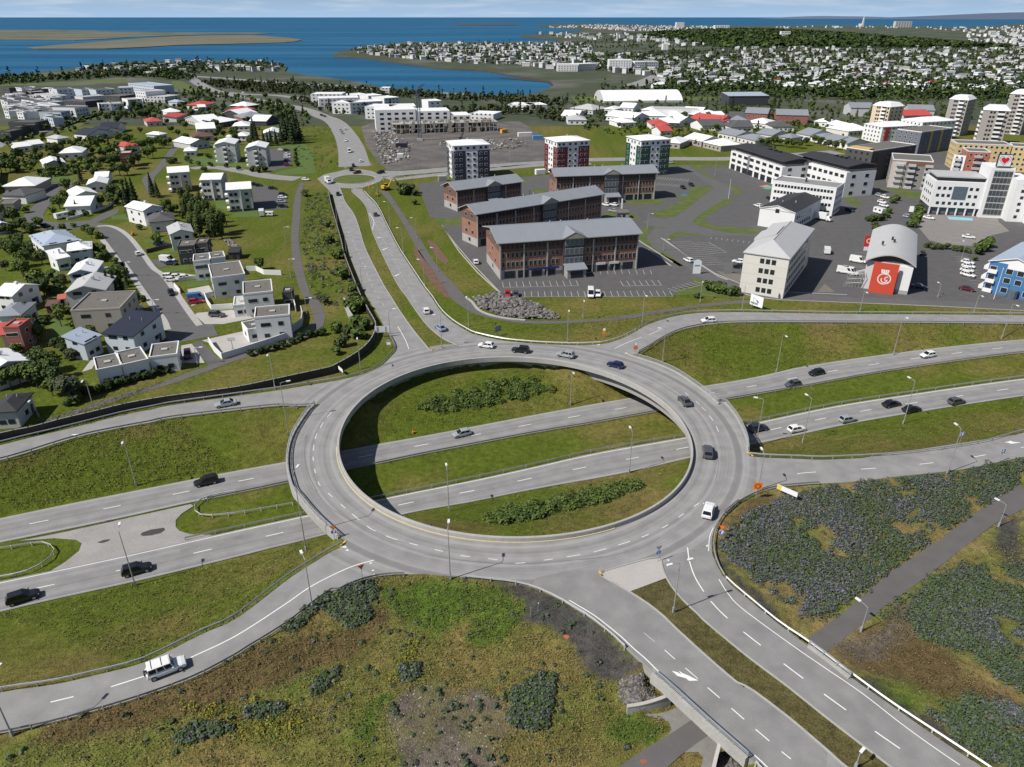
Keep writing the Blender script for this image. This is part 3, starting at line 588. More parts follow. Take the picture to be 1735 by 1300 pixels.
for px,w,m,dash in [
    (K(560,480,6.665,(760,490),(810,575),(850,650),(885,745)),.16,M_WHITE,None),(K(500,240,6.665,(650,1110),(700,1230))+K(560,480,6.665,(490,70),(575,210),(670,360)),.14,M_FAINT,(2,4)),
    (K(1000,500,5.777,(235,525),(330,480),(430,440),(505,412)),.15,M_WHITE,None),(K(1000,500,5.777,(575,390),(640,360),(710,328)),.14,M_WHITE,None),([(1200,541),(1270,538.5),(1380,538),(1500,539.5),(1735,541)],.13,M_FAINT,(2,9)),
    (K(1280,540,3.8132,(270,1003),(350,994),(750,968),(1070,940),(1365,902),(1735,830)),.15,M_WHITE,(3,9)),
    (K(460,830,6.665,(1155,795),(940,855),(740,940),(520,1050),(370,1140),(150,1295))+K(0,1000,4.3325,(1733,335),(1400,495)),.17,M_WHITE,None),(K(0,1000,4.3325,(1080,625),(815,710)),.17,M_WHITE,None),(K(0,1000,4.3325,(540,782),(370,823)),.17,M_WHITE,None),
    (K(980,830,5.777,(1068,565),(1085,690),(1130,830),(1190,940),(1228,998)),.17,M_WHITE,None),(K(980,830,5.777,(1320,370),(1285,460),(1273,600)),.12,M_WHITE,None),
    (K(980,830,5.777,(1295,1090),(1375,1178))+K(1200,860,2.955,(100,558),(145,598),(202,643),(262,690),(310,730),(375,780),(430,822),(497,872),(560,920),(633,973),(700,1022),(788,1087),(852,1133),(952,1202),(1017,1248),(1090,1300)),.17,M_WHITE,(3,3.4)),
    (K(980,830,5.777,(1375,875),(1460,1010),(1600,1160))+K(1200,860,2.955,(420,690),(580,800),(770,930),(950,1070),(1100,1180),(1260,1290)),.13,M_WHITE,None),
    (K(1020,1060,5.416,(385,68),(485,150)),.11,M_FAINT,None),(K(1020,1060,5.416,(575,225),(670,310)),.12,M_WHITE,None),(K(1020,1060,5.416,(765,390),(880,488)),.12,M_WHITE,None),(K(1020,1060,5.416,(970,570),(1080,665)),.14,M_WHITE,None),(K(1020,1060,5.416,(1188,760),(1305,862)),.14,M_WHITE,None),(K(1020,1060,5.416,(1410,953),(1535,1060)),.14,M_WHITE,None),(K(1020,1060,5.416,(1648,1157),(1733,1225)),.14,M_WHITE,None),
    (K(500,240,6.665,(835,808),(890,900),(870,1000)),.2,M_WHITE,None),(K(500,240,6.665,(890,900),(960,1030),(1020,1150),(1070,1240)),.14,M_FAINT,(2,1.5)),(K(480,300,5.777,(1060,760),(1140,930),(1250,1130),(1290,1220)),.12,M_FAINT,(2,2)),
    (K(500,240,6.665,(925,1090),(970,1080)),.5,M_WHITE,None),(K(500,240,6.665,(985,1225),(1035,1205)),.5,M_WHITE,None),(K(480,300,5.777,(1090,970),(1135,950)),.5,M_WHITE,None)]:
    paint('road_marking',smooth(WP(px)),w,m,dash)
# edge line along the guard rail of the lower road
paint('edge_line',offset(smooth(WP(BOT[8:])),0.75),0.16)
def blob(name,px,m=None,z=0.009): return tag(sheet(name,WP(px),m or M_WHITE,z=z),kind='structure')
blob('turn_arrow',K(1020,1060,5.416,(640,415),(690,428),(730,450),(702,412),(740,438),(790,458),(885,505),(800,508),(770,485),(690,462)))
blob('turn_arrow',K(1400,560,5.179,(1560,982),(1600,975),(1615,968),(1640,978),(1710,985),(1650,992),(1625,995),(1590,985)))
blob('turn_arrow',K(0,560,5.777,(692,1022),(720,1016),(800,1012),(830,1014),(770,1028),(720,1036),(735,1027)))
for q in (K(460,830,6.665,(770,650),(840,632),(850,655)),K(460,830,6.665,(830,685),(865,670),(870,692)),K(460,830,6.665,(1098,832),(1130,815),(1132,835)),K(460,830,6.665,(1125,915),(1155,900),(1157,918)),K(460,830,6.665,(1128,968),(1165,948),(1172,968)),K(980,830,5.777,(1245,545),(1270,538),(1262,562)),K(980,830,5.777,(862,685),(890,683),(885,700)),K(1000,500,5.777,(60,488),(95,482),(90,492)),K(1000,500,5.777,(335,568),(365,565),(355,577))):
    blob('yield_mark',q)
# ---- medians,island nose,kerbs
blob('island_nose',[(p.x,p.y) for p in []] or K(980,830,5.777,(222,835),(262,800),(450,742),(650,687),(795,668),(830,760),(862,862),(505,995),(345,905)),M_PAVE,0.012)
blob('island_paving',K(560,480,6.665,(1130,755),(1110,720),(1250,695),(1400,685),(1440,705),(1300,732)),mat('grey_paving',(0.23,0.22,0.21),0.85,0.1,0.5),0.012)
def kerb(pts,m=None,w=0.22,h=0.13,name='kerb'):
    mb=MB(); mb.sweep(resample(pts,1.5),[(-w/2,0.0),(w/2,0.0),(w/2,h),(-w/2,h)]); return tag(mb.build(name,m or M_CONC,fix=True),kind='structure')
for w,a,b in ((W_ALR,0,None),(W_ARL,0,None),(W_ATIP,0,None),(W_DLR,0,None),(W_NOSE,0,None),(W_DRL,0,None)): kerb(w[a:b])
kerb(WP(K(1180,680,6.665,(570,575),(575,600),(600,622),(640,622))),M_YEL,0.3); kerb(WP(K(460,640,6.665,(450,345),(490,308),(510,300))),M_YEL,.3); kerb(WP(K(460,830,6.665,(770,650),(830,618),(848,595),(840,580))),M_YEL,.3); kerb(WP(K(980,830,5.777,(205,800),(205,832),(235,850))),M_YEL,.3); kerb(WP(K(1000,500,5.777,(370,580),(385,603),(405,600))),M_YEL,.3); kerb(WP(K(560,480,6.665,(1120,755),(1145,768),(1215,758))),M_YEL,.2)
rl=ring_line(0.62)
kerb([rl[i % NR] for i in range(95,150)],mat('pale_yellow_kerb',(0.50,0.44,0.29),.7,.15),0.2,0.16,'kerb')
# ---- parapet round the inner edge of the ring,and the deck underside
mb=MB(); mb.sweep(ring_line(0.0),[(0.0,-0.38),(-0.45,-0.38),(-0.45,0.78),(-0.38,0.9),(-0.05,0.9),(0.0,0.85)],closed=True)
par=tag(mb.build('parapet',M_CONC,fix=True),'long pale concrete parapet running right round the inside of the roundabout','parapet')
bo=OUTLINE
sheet('bridge_soffit',OUTLINE,M_CONCD,z=-1.36,holes=[ring_line(1.75)])
mb=MB(); mb.sweep(ring_line(0.05),[(0,-.4),(-1.7,-.4),(-1.7,-.36),(0,-.36)],closed=True); tag(mb.build('deck_overhang',M_CONCD,fix=True),kind='structure')
def pier(label,p,rz,L=2.6):
    t=thing('bridge_pier',label,'bridge pier',(p.x,p.y,ZH - 0.3),rz,'concrete piers carrying the ring')
    mb=MB(); n=10; prof=[]
    for k in range(n): a=math.pi*k/(n - 1) - math.pi/2; prof.append((L/2+0.45*math.cos(a),0.45*math.sin(a)))
    for k in range(n): a=math.pi*k/(n - 1)+math.pi/2; prof.append((-L/2+0.45*math.cos(a),0.45*math.sin(a)))
    mb.prism(prof,0,5.1); mb.build('column',M_CONC,t)
    mb=MB(); mb.box(-L/2 - 0.7,L/2+0.7,-0.75,0.75,-0.3,0.35); mb.build('footing',M_CONCD,t)
pr_=P(1152,712,ZH)
pier('round ended concrete pier in the median under the right side of the ring',pr_,R(45),2.0)
pier('concrete pier under the left side of the ring in deep shade',P(520,850,ZH),R(150),2.0)
# ---- outer bridge parapets with railing
def bridge_rail(label,pts,px=None):
    t=thing('bridge_railing',label,'railing'); pts=resample(pts,1.0)
    mb=MB(); mb.sweep(offset(pts,0.0),[(-0.02,-1.3),(0.5,-1.3),(0.5,0.28),(-0.02,0.28)]); mb.build('edge_beam',M_CONC,t,fix=True)
    for z,w in ((1.12,.07),(0.78,.035),(0.5,.035)):
        mb=MB(); mb.sweep([p+Vector((0,0,z)) for p in offset(pts,0.22)],[(-w,-w),(w,-w),(w,w),(-w,w)]); mb.build('rail',M_STEEL,t,fix=True)
    post=MB().box(-.05,.05,-.05,.05,0.2,1.15).mesh('post',[M_STEEL])
    for i,p in enumerate(offset(pts,0.22)[::2]): obj('post',post,t,Matrix.Translation(p))
    return t
bridge_rail('steel railing on a concrete edge along the left outer side of the ring bridge',W_LB[::-1][2:])
bridge_rail('pale steel railing along the right outer side of the ring bridge',W_RB[::-1][2:])
cp=WP(K(1020,1060,5.416,(470,440),(600,548),(700,640),(800,732),(900,825),(1010,925),(1130,1030),(1250,1135),(1340,1215)))
bridge_rail('steel railing on the edge of the lower road bridge over the footpath',[p for p in resample(cp,2)][::-1])
cq=WP(K(1380,1060,4.887,(-60,180),(0,225),(100,300),(200,380),(280,445)))
bridge_rail('steel railing above the footpath on the right hand edge of the lower road',cq)
# ---- guard rails
PM={}
def guard(label,pts,m=None,sp=4.0,flip=False,h=0.72):
    m=m or M_STEEL; t=thing('guard_rail',label,'guard rail',group='guard rails along the roads'); pts=resample(pts,2.0)
    mb=MB(); w=-1 if flip else 1
    mb.sweep(pts,[(0.0,h - .31),(0.03*w,h - .31),(.09*w,h - .23),(.03*w,h - .155),(.09*w,h - .08),(.03*w,h),(0.0,h)]); mb.build('rail',m,t,fix=True)
    if m.name not in PM: PM[m.name]=MB().box(-.06,.06,-.07,.07,-.5,.68).mesh('post',[m])
    for p in resample(pts,sp): obj('post',PM[m.name],t,Matrix.Translation(p+Vector((0,0,0))))
    return t
def inner(w,d): return offset(w,d)
M_RAILW=mat('bright_rail',(0.62,0.62,0.61),0.4,0.1,0.6,metal=0.15)
rp=smooth(WP(BOT),4)
guard('bright guard rail curving round the lower edge of the roundabout and down the lower road',offset(rp[10:52],-0.25),M_RAILW)
guard('guard rail on the lower road past the footpath bridge at the bottom edge',offset(smooth(WP(BOT[-4:]),6),-0.2),M_RAILW)
guard('dull guard rail along the outer edge of the lower left ramp',offset(W_ELO[4:],-0.25),M_RUST)
guard('grey guard rail along the grass side of the lower left ramp',offset(W_EUP[2:],-0.3),M_STEEL)
guard('bright guard rail along the right edge of the lower road below the lupin field',offset(W_DR[:-30],-0.3),M_RAILW)
guard('dark guard rail round the corner between the right ramp and the lower road',offset(W_DR[-30:]+W_CLO[:26],-0.3),M_RUST)
guard('long grey guard rail above the cutting on the right hand ramp',offset(W_CUP[2:],-0.35),M_STEEL)
guard('dark guard rail along the grass side of the upper right ramp',offset(W_BLO[1:],-0.3),M_RUST)
guard('grey guard rail along the upper edge of the upper right ramp',offset(W_BUP[:40],-0.35),M_STEEL)
guard('bright guard rail round the upper side of the roundabout and up the far road',offset(W_BUP[40:]+W_ARR[:52],-0.3),M_RAILW)
guard('dark guard rail along the lower edge of the left ramp',offset(W_FLO[2:],-0.3),M_RUST)
guard('grey guard rail round the bend from the left ramp into the far road',offset(W_ALL[60:],-0.3)+offset(W_FUP[1:],-0.6),M_STEEL)
XI=P(345,850,ZH).x
guard('guard rail along the median of the northern carriageway',[p for p in lerpline(NU,NL,1.05) if p.x>XI],M_RUST,sp=5)
guard('guard rail along the median of the southern carriageway',[p for p in lerpline(SU,SL_,-0.05) if p.x>XI],M_STEEL,sp=5)
guard('curved guard rail end on the right hand median island',smooth(WP(K(0,780,4.3325,(1733,238),(1600,262),(1500,290),(1440,330),(1430,375),(1455,408),(1530,420),(1640,412),(1733,402),(2150,330)),ZH),6),M_RAILW,sp=3)
guard('curved guard rail end on the left hand median island',smooth(WP(K(0,780,4.3325,(-60,668),(80,650),(250,622),(340,620),(395,655),(400,690),(350,750),(200,830),(0,872)),ZH),6),M_RAILW,sp=3)
# ---- footpaths
def path(name,ab,z,m=M_PATH):
    A,B=smooth(WP(ab[0],z)),smooth(WP(ab[1],z)); n=40
    ev=lambda L: resample(L,sum((b - a).length for a,b in zip(L,L[1:]))/n)
    return strip(name,ev(A)[:n],ev(B)[:n],m)
path('footpath',PATH_R,ZPR); path('footpath',PATH_F,ZPF)
sheet('forecourt',gate,mat('gravel_verge',(0.20,0.19,0.175),.9,.2,1.0),z=ZPF - 0.02)
und=sheet('footpath',[under[0],under[1],under[2],under[3]],M_PATH,z=ZPF+0.01)
# retaining walls of the underpass
def wall_line(name,label,pts,h0,h1,th,m,cap=None,zb=None):
    t=thing(name,label,'wall'); mb=MB(); n=len(pts)
    zt=[h0+(h1 - h0)*i/(n - 1) for i in range(n)]
    for i in range(n - 1):
        a,b=pts[i],pts[i+1]; s0,s1=side(pts,i)*th,side(pts,i+1)*th; zb_=zb
        q=[Vector((a.x,a.y,zb_)),Vector((b.x,b.y,zb_)),Vector((b.x,b.y,zt[i+1])),Vector((a.x,a.y,zt[i]))]
        r=[Vector((p.x+s.x,p.y+s.y,p.z)) for p,s in zip(q,(s0,s1,s1,s0))]
        mb.face(q); mb.face(r[::-1]); mb.face([q[3],q[2],r[2],r[3]])
        if i == 0: mb.face([q[0],q[3],r[3],r[0]])
        if i == n - 2: mb.face([q[2],q[1],r[1],r[2]])
    mb.build('wall_face',m,t,fix=True)
    if cap:
        c=MB()
        for i in range(n - 1):
            a,b=pts[i],pts[i+1]; s0,s1=side(pts,i),side(pts,i+1); e=0.06
            q=[Vector((a.x,a.y,zt[i])) - s0*e,Vector((b.x,b.y,zt[i+1])) - s1*e,Vector((b.x,b.y,zt[i+1]))+s1*(th+e),Vector((a.x,a.y,zt[i]))+s0*(th+e)]
            dz=Vector((0,0,0.16)); d2=Vector((0,0,0.004)); c.face([p+dz for p in q]); c.face([q[0]+d2,q[1]+d2,q[1]+dz,q[0]+dz]); c.face([q[2]+d2,q[3]+d2,q[3]+dz,q[2]+dz]); c.face([q[3]+d2,q[0]+d2,q[0]+dz,q[3]+dz])
        c.build('coping',cap,t,fix=True)
    return t
wl_=smooth(WP(K(1020,1060,5.416,(236,740),(340,730),(440,712),(540,685),(640,650)),-1.9),4)
wall_line('retaining_wall','low curved concrete retaining wall below the stones beside the footpath',wl_,-2.2,-1.75,0.35,M_CONC,M_PAVE,ZPF - .3)
wr_=WP(K(1020,1060,5.416,(1070,1070),(1035,1200),(1005,1320)),-1.4)
wall_line('retaining_wall','thin concrete wall holding back stones on the right of the footpath',wr_,-1.0,-2.4,0.3,M_CONC,M_PAVE,ZPF - .3)
# abutment face behind the footpath mouth
ab=MB(); a0,b0=P(*K(1020,1060,5.416,(640,655))[0],-1.3),P(*K(1020,1060,5.416,(1075,1065))[0],-1.3)
def patch(px,m=None,z=0.0035): return tag(sheet('road_patch',WP(px),m or M_ROAD2,z=z),kind='structure')
patch(K(720,850,5.777,(1040,835),(1090,745),(1300,700),(1540,655),(1690,640))+K(980,830,5.777,(205,800),(235,848))+[(p[0] - 1,p[1]+1) for p in K(980,830,5.777,(500,1000),(700,1130),(870,1270))+K(1020,1060,5.416,(850,185),(1000,320),(1150,450),(1300,570))+K(1200,860,2.955,(200,900),(400,1050),(600,1220))]+[(1400,1300),(1290,1302)]+K(1020,1060,5.416,(1250,1125),(1010,915),(800,722),(600,535))+K(800,960,3.47,(1000,556),(850,420))+K(720,850,5.777,(1480,1045),(1270,925)))
patch(K(980,830,5.777,(840,770),(900,640),(1100,590),(1290,560),(1318,650),(1360,745),(1410,840),(1495,935))+K(1200,860,2.955,(225,480),(360,590),(700,840),(1100,1120),(1360,1298))+[(1515,1300)]+K(1200,860,2.955,(905,1288),(600,1055),(400,896),(200,746))+K(980,830,5.777,(1155,1195),(965,1005),(885,895)))
patch(K(1180,680,6.665,(1100,700),(1400,668),(1733,662))+[(1620,752),(1735,735),(1900,700),(1900,738),(1735,770),(1600,797)]+K(1180,680,6.665,(1733,888),(1400,915),(1215,930)),road_mat('ramp_asphalt',(0.245,0.239,0.233),.32,sc=.3))
xe=P(512,985).x; tag(sheet('road_patch',[p for p in W_EUP if p.x<xe]+[p for p in W_ELO if p.x<xe - 2],MATS['ramp_asphalt'],z=.0035),kind='structure')
M_CRACK=mat('sealed_crack',(0.10,.097,.095),.7,.2,2)
for q in (K(460,640,6.665,(400,640),(375,800),(385,960),(430,1120),(520,1290)),K(460,830,6.665,(490,0),(620,170),(800,290),(1100,440),(1350,560),(1500,600)),K(720,850,5.777,(0,520),(400,580),(900,610),(1300,590),(1733,540)),K(980,830,5.777,(0,690),(300,650),(600,570),(800,470)),K(560,480,6.665,(740,655),(960,628)),K(1180,680,6.665,(215,900),(245,740),(240,600))):
    paint('sealed_crack',smooth(WP(q)),.07,M_CRACK,z=.006)
for a,b in ((NU,NL),(SU,SL_)):
    for t_,i0,ln in ((.3,70,5),(.62,96,3),(.35,120,4)): pp_=lerpline(a,b,t_)[i0:i0+ln]; paint('road_patch',pp_,1.2,M_ROAD2,z=.004)
# paved lots, streets and lawns round the buildings
M_LAWN=mat('lawn',(0.072,0.108,0.016),0.95,0.25,0.25,bump=0.08,bscale=4,col2=(0.10,0.105,0.026),thr=0.55,fine=3)
M_LAWN2=mat('bright_lawn',(0.072,0.116,0.017),0.95,0.2,0.4,bump=0.06,bscale=4)
M_DIRT=mat('bare_soil',(0.095,0.09,0.086),0.95,0.3,0.08,col2=(0.125,0.108,0.095),bump=0.5,bscale=0.5)
LOT=[(707,311.6),(762,305),(850,303),(925,297),(1063,289),(1112,284),(1135,281),(1185,279),(1240,279),(1300,279),(1450,262),(1560,258),(1950,258),(1950,533),(1735,526),(1601,519),(1511,515),(1420,511.5),(1320,507.5),(1283,503),(1250,496),(1192,480),(1150,490),(1144,500),(1120,502.5),(1060,503),(855,503),(830,478),(800,447),(770,412),(749,382),(745,372),(729,369),(714,331)]
sheet('business_lot',WP(LOT),M_TAR,z=0.0)
def area(name,px,m,z=0.012): return tag(sheet(name,WP(px),m,z=z),kind='structure')
L5=(1060,280,6.665); B3=(1120,180,5.508); B5=(1120,360,5.508); B2_=(740,220,4.3325); B6=(1420,340,5.508); B4=(1420,140,5.508)
area('street',K(*L5,(590,0),(700,0),(860,110),(990,160),(1100,205),(1180,230),(1215,280),(1150,370),(1000,460),(760,610),(750,650),(830,690),(1000,735),(1200,770),(1500,780),(1500,800),(940,795),(740,770),(600,745),(490,790),(470,850),(640,985),(850,1130),(1050,1260),(1160,1300),(900,1300),(720,1170),(560,1075),(430,1010),(300,920),(240,820),(330,700),(180,640),(300,590),(450,605),(560,585),(690,500),(860,360),(1000,260),(960,220),(800,120)),M_TAR2,0.004)
area('street',[(1180,478),(1192,474),(1210,470),(1240,480),(1283,488),(1330,494),(1420,503),(1510,507),(1601,510),(1735,516),(1900,522),(1900,532),(1735,525),(1601,518.5),(1511,515),(1420,511),(1320,507),(1283,502.5),(1250,495.5)],M_TAR2,0.0045)
G=[K(*L5,(300,540),(330,510),(420,505),(560,440),(640,395),(600,360),(545,325),(690,325),(750,300),(700,262),(800,245),(960,238),(985,258),(860,360),(680,498),(560,578),(450,600),(340,580)),
     K(*L5,(755,630),(900,512),(1130,382),(1230,377),(1225,400),(1050,500),(880,605),(940,665),(1000,690),(1150,692),(1300,708),(1520,722),(1500,772),(1200,763),(1000,728),(820,680)),
     K(*L5,(485,850),(490,795),(560,757),(640,757),(740,777),(920,795),(740,800),(625,785),(510,850)),
     K(*L5,(152,838),(165,722),(230,697),(325,700),(305,722),(240,770),(238,830),(330,940),(440,1020),(560,1080),(655,1138),(605,1140),(420,1030),(280,930)),
     K(*L5,(1120,207),(1190,222),(1325,292),(1308,330),(1232,333),(1212,272)),K(*L5,(700,-8),(1170,2),(1165,18),(900,22),(830,32),(990,140),(1010,160),(940,140),(800,50)),
     K(*B2_,(692,442),(800,430),(800,468),(706,466)),K(*B2_,(1215,618),(1330,600),(1420,605),(1490,650),(1440,668),(1300,640),(1215,640)),K(*B2_,(0,650),(210,650),(245,670),(240,700),(60,702),(0,690)),K(*B2_,(612,362),(640,370),(672,402),(650,412)),K(*B2_,(1375,525),(1600,510),(1690,515),(1650,545),(1400,548)),
     K(*B5,(0,355),(60,390),(215,500),(165,505),(0,395)),K(*B5,(262,590),(300,610),(400,640),(395,665),(300,650)),K(*B5,(140,745),(260,720),(400,670),(500,690),(700,760),(940,805),(870,815),(600,800),(300,770),(150,775)),K(*B4,(210,860),(350,985),(480,995),(600,990),(780,1030),(790,1080),(660,1080),(480,1010),(400,1000),(360,970)),K(*B4,(50,1080),(120,1060),(240,1140),(150,1150),(90,1120))]
for g in G: area('grass_island',g,M_LAWN)
area('gravel_island',K(*B5,(1455,745),(1530,665),(1625,745)),mat('gravel',(0.16,0.14,0.12),.95,.25,1.5)); area('gravel_island',K(*B5,(510,545),(600,560),(750,580),(770,655),(700,640),(600,600)),MATS['gravel'])
area('forecourt',K(*B6,(750,250),(800,130),(1480,150),(1500,200),(1600,285),(1410,330),(1400,430),(1000,410),(850,370)),mat('forecourt_slabs',(0.21,0.195,0.18),.9,.12,.3),0.008)
area('paving',K(*B6,(1015,148),(1255,165),(1258,188),(1040,178)),mat('blue_paint',(0.25,0.48,0.55),.7,.15,1),.016); area('paving',K(*L5,(1505,240),(1590,222),(1660,240),(1600,255)),mat('red_court',(0.5,0.2,0.17),.8,.1),.016); area('paving',K(*L5,(1545,262),(1600,240),(1660,240),(1655,270),(1590,274)),mat('green_court',(0.08,0.32,0.2),.8,.1),.02)
area('paving',K(*L5,(610,345),(650,320),(700,330),(690,348)),mat('blue_court',(0.06,0.13,0.25),.8,.1),.016)
# painted parking bays
def bays(label,a,b,depth,n,w=0.13,base=True):
    """a row of parking lines: from photo points a to b, reaching 'depth' metres to the far side"""
    A,B=P(*a),P(*b); t=(B - A); nrm=Vector((-t.y,t.x,0)).normalized()*depth; mb=MB(); u=t.normalized()*w/2; dz=Vector((0,0,.016))
    for i in range(n+1):
        p=A.lerp(B,i/n)+dz; mb.face([p - u,p+u,p+u+nrm,p - u+nrm])
    if base: q=nrm.normalized()*w/2; mb.face([A - q+dz,B - q+dz,B+q+dz,A+q+dz])
    return tag(mb.build('parking_marking',M_FAINT),kind='structure')
bays('',K(*B2_,(490,1158))[0],K(*B2_,(1040,1145))[0],5.2,11); bays('',K(*B2_,(500,1228))[0],K(*B2_,(1733,1223))[0],5.0,25); bays('',K(*B2_,(1370,1147))[0],K(*B2_,(1650,1142))[0],5.0,6)
bays('',K(*B2_,(1150,1058))[0],K(*B2_,(1580,1062))[0],4.5,8,base=False)
bays('',K(*L5,(870,1130))[0],K(*L5,(520,870))[0],-8.0,12,base=False); bays('',K(*L5,(1140,985))[0],K(*L5,(940,870))[0],7,6); bays('',K(*L5,(975,812))[0],K(*L5,(1400,862))[0],-2.6,7,base=False)
bays('',K(*L5,(345,160))[0],K(*L5,(690,185))[0],7.0,12,base=False); bays('',K(*L5,(345,225))[0],K(*L5,(640,252))[0],6.0,10,base=False); bays('',K(*B5,(150,740))[0],K(*B5,(395,672))[0],4,6)
bays('',K(*B6,(1730-650,520))[0],K(*B6,(1240,770))[0],5,10,base=False); bays('',K(*B6,(50,790))[0],K(*B6,(160,480))[0],-7,9,base=False); bays('',K(*B6,(1480,150))[0],K(*B6,(900,400))[0],6,9,base=False)
for px in (K(*B2_,(40,700),(160,890),(300,1050),(495,1228)),K(*B2_,(1480,812),(1733,975)),K(*B2_,(1550,880),(1720,1000))): kerb(WP(px),M_PAVE,0.35,0.14)
for px in ([(749,382),(770,412),(800,447),(830,478),(854,503)],K(*L5,(430,835),(640,985),(850,1130),(1050,1260),(1160,1300)),K(*B5,(0,240),(250,410),(500,570),(800,690),(1000,720),(1150,745),(1735,770)),[(1260,498.5),(1283,504),(1320,508.5),(1420,512.5),(1511,516),(1601,520),(1735,527)]): kerb(WP(px),M_CONC,0.3,0.14)
# rest of the north side
area('construction_ground',SITE,M_DIRT,0.016)
area('bare_soil',K(480,300,5.777,(1260,700),(1330,720),(1400,830),(1480,940),(1560,1060),(1640,1200),(1580,1170),(1440,1020),(1340,880)),mat('red_soil',(0.15,0.085,0.055),.95,.3,.5,bump=.3),0.0); area('bare_soil',K(480,300,5.777,(1400,610),(1480,640),(1620,820),(1590,860),(1480,760)),MATS['red_soil'],0.0)
PATHN=K(480,300,5.777,(935,130),(1040,250),(1150,420),(1250,600),(1330,740),(1450,900),(1560,1060),(1640,1190))+K(800,480,6.665,(0,335),(200,390),(400,435),(700,460),(1000,455),(1300,440),(1733,410))+K(1000,500,5.777,(600,195),(900,145),(1200,105),(1500,82),(1733,80))+[(1320,512)]
PATHN2=K(480,300,5.777,(1020,140),(1080,220),(1200,400),(1350,620),(1450,790),(1560,930),(1680,1060))+K(800,480,6.665,(-60,170),(0,215),(70,300),(200,360),(400,402),(600,420),(850,428),(1100,423),(1400,405),(1733,365))+K(1000,500,5.777,(600,160),(900,115),(1300,65),(1600,50),(1733,52))+[(1320,506)]
path('footpath',(PATHN,PATHN2),0.0)
kerb(smooth(WP(PATHN2[7:13])),M_CONC,0.8,0.2)
PATHW=K(480,300,5.777,(160,60),(110,200),(90,400),(75,600),(90,800),(130,1000),(200,1200))+K(250,390,5.777,(1540,620),(1600,770),(1640,860),(1560,960),(1300,1080),(1000,1190),(750,1275))+K(0,560,5.777,(1733,455),(1500,530),(1200,620),(1000,690),(700,790),(400,890),(0,1010))
PATHW2=K(480,300,5.777,(205,55),(175,200),(165,400),(150,600),(175,800),(220,1000),(290,1200))+K(250,390,5.777,(1640,640),(1733,800),(1733,900),(1650,1000),(1300,1140),(1000,1230),(750,1320))+K(0,560,5.777,(1733,505),(1500,575),(1200,670),(1000,735),(700,835),(400,930),(0,1050))
path('footpath',(PATHW,PATHW2),0.0)
L4=(100,260,6.665); A7=(0,400,5.777); A8=(250,390,5.777); A5=(0,200,5.777); A6=(280,180,5.777)
area('street',K(*L4,(-200,800),(220,790),(400,780),(550,800),(640,818),(700,845),(780,900),(900,1040),(1110,1290))+K(*A8,(100,390),(250,570),(410,790),(510,920),(640,920),(690,1030),(215,1115),(165,1020),(215,990))+K(*A7,(1480,690),(1350,500),(1180,250),(1030,50))+K(*L4,(640,1180),(560,1060),(500,960),(440,840),(230,850),(-200,860)),M_TAR2,0.0)
area('street',K(*A5,(200,1000),(260,920),(400,800),(470,730),(340,700),(500,640),(740,620),(700,680),(590,690),(480,860),(420,940),(440,1010),(640,1030),(640,1060),(430,1050),(300,1040)),M_TAR2,0.004)
area('street',K(*A5,(640,1020),(880,1000),(1000,935),(1165,885),(1150,935),(930,1030),(780,1050),(640,1055)),M_TAR2,0.005)
area('street',[(253,335),(247,318),(240,306),(243,300),(262,287),(282,262),(300,232),(316,222),(310,240),(285,275),(262,300),(258,320)],M_TAR2,0.002)
area('lane',K(*A8,(430,1110),(520,1080),(720,1285),(600,1330)),M_TAR,0.003)
for px in (K(*L4,(430,825),(560,820),(680,860),(800,950),(930,1110),(1060,1290))+K(*A8,(150,440),(250,570),(400,790),(510,935)),K(*L4,(490,975),(570,1080),(650,1190),(720,1290))+K(*A7,(1200,260),(1360,490),(1500,690),(1600,820),(1640,920))):
    pts=resample(smooth(WP(px)),2); strip('pavement',up(offset(pts,.9),.05),up(offset(pts,-.9),.05),M_CONC)
for px in (K(*A8,(0,235),(300,225),(300,190),(100,215)),K(*A8,(130,390),(400,335),(420,385),(180,420)),K(*A8,(360,530),(590,480),(610,530),(400,565)),K(*A7,(480,800),(690,850),(720,950),(820,960),(500,1010)),K(*A7,(340,180),(450,180),(460,230),(350,220)),K(*A7,(420,370),(570,310),(560,400),(440,430)),K(*A5,(230,570),(590,530),(740,560),(700,620),(300,640)),K(*A5,(1080,960),(1230,940),(1390,960),(1380,1000),(1100,995)),K(*A5,(1400,1190),(1600,1165),(1600,1200),(1410,1230)),K(*A6,(100,520),(480,490),(780,560),(900,600),(480,600),(260,570)),K(*A6,(620,1060),(900,1000),(910,1080),(660,1090)),K(*A6,(480,920),(580,900),(600,1010),(500,1000)),K(*A6,(1010,400),(1240,370),(1330,360),(1450,420),(1470,660),(1050,680),(1100,640),(1300,600),(1240,420))):
    area('lawn',px,M_LAWN2,-0.004)
for px in (K(*A8,(490,810),(830,780),(1050,860),(740,920),(560,920),(460,830)),K(*A8,(390,580),(600,540),(660,640),(430,745)),K(*A8,(530,1080),(980,980),(1200,1050),(1180,1090),(720,1215),(590,1100)),K(*A7,(800,1330),(940,1150),(960,1200),(900,1300)),K(*A8,(440,1110),(330,1130),(330,1300),(560,1300)),K(*A8,(180,430),(330,420),(460,440),(400,480),(230,510))):
    area('paving',px,M_PAVE,-0.002)
for px in (K(*A7,(1250,790),(1480,760),(1640,900),(1400,1050)),K(*A7,(1000,310),(1150,310),(1180,400),(1010,400)),K(*A6,(850,740),(1000,780),(1100,830),(1190,880),(1190,1010),(870,1010)),K(*A6,(1010,420),(1170,410),(1250,440),(1240,590),(1100,620),(980,660),(1030,580)),K(*A8,(30,290),(290,280),(300,320),(120,370))):
    area('parking_court',px,M_TAR,-0.001)
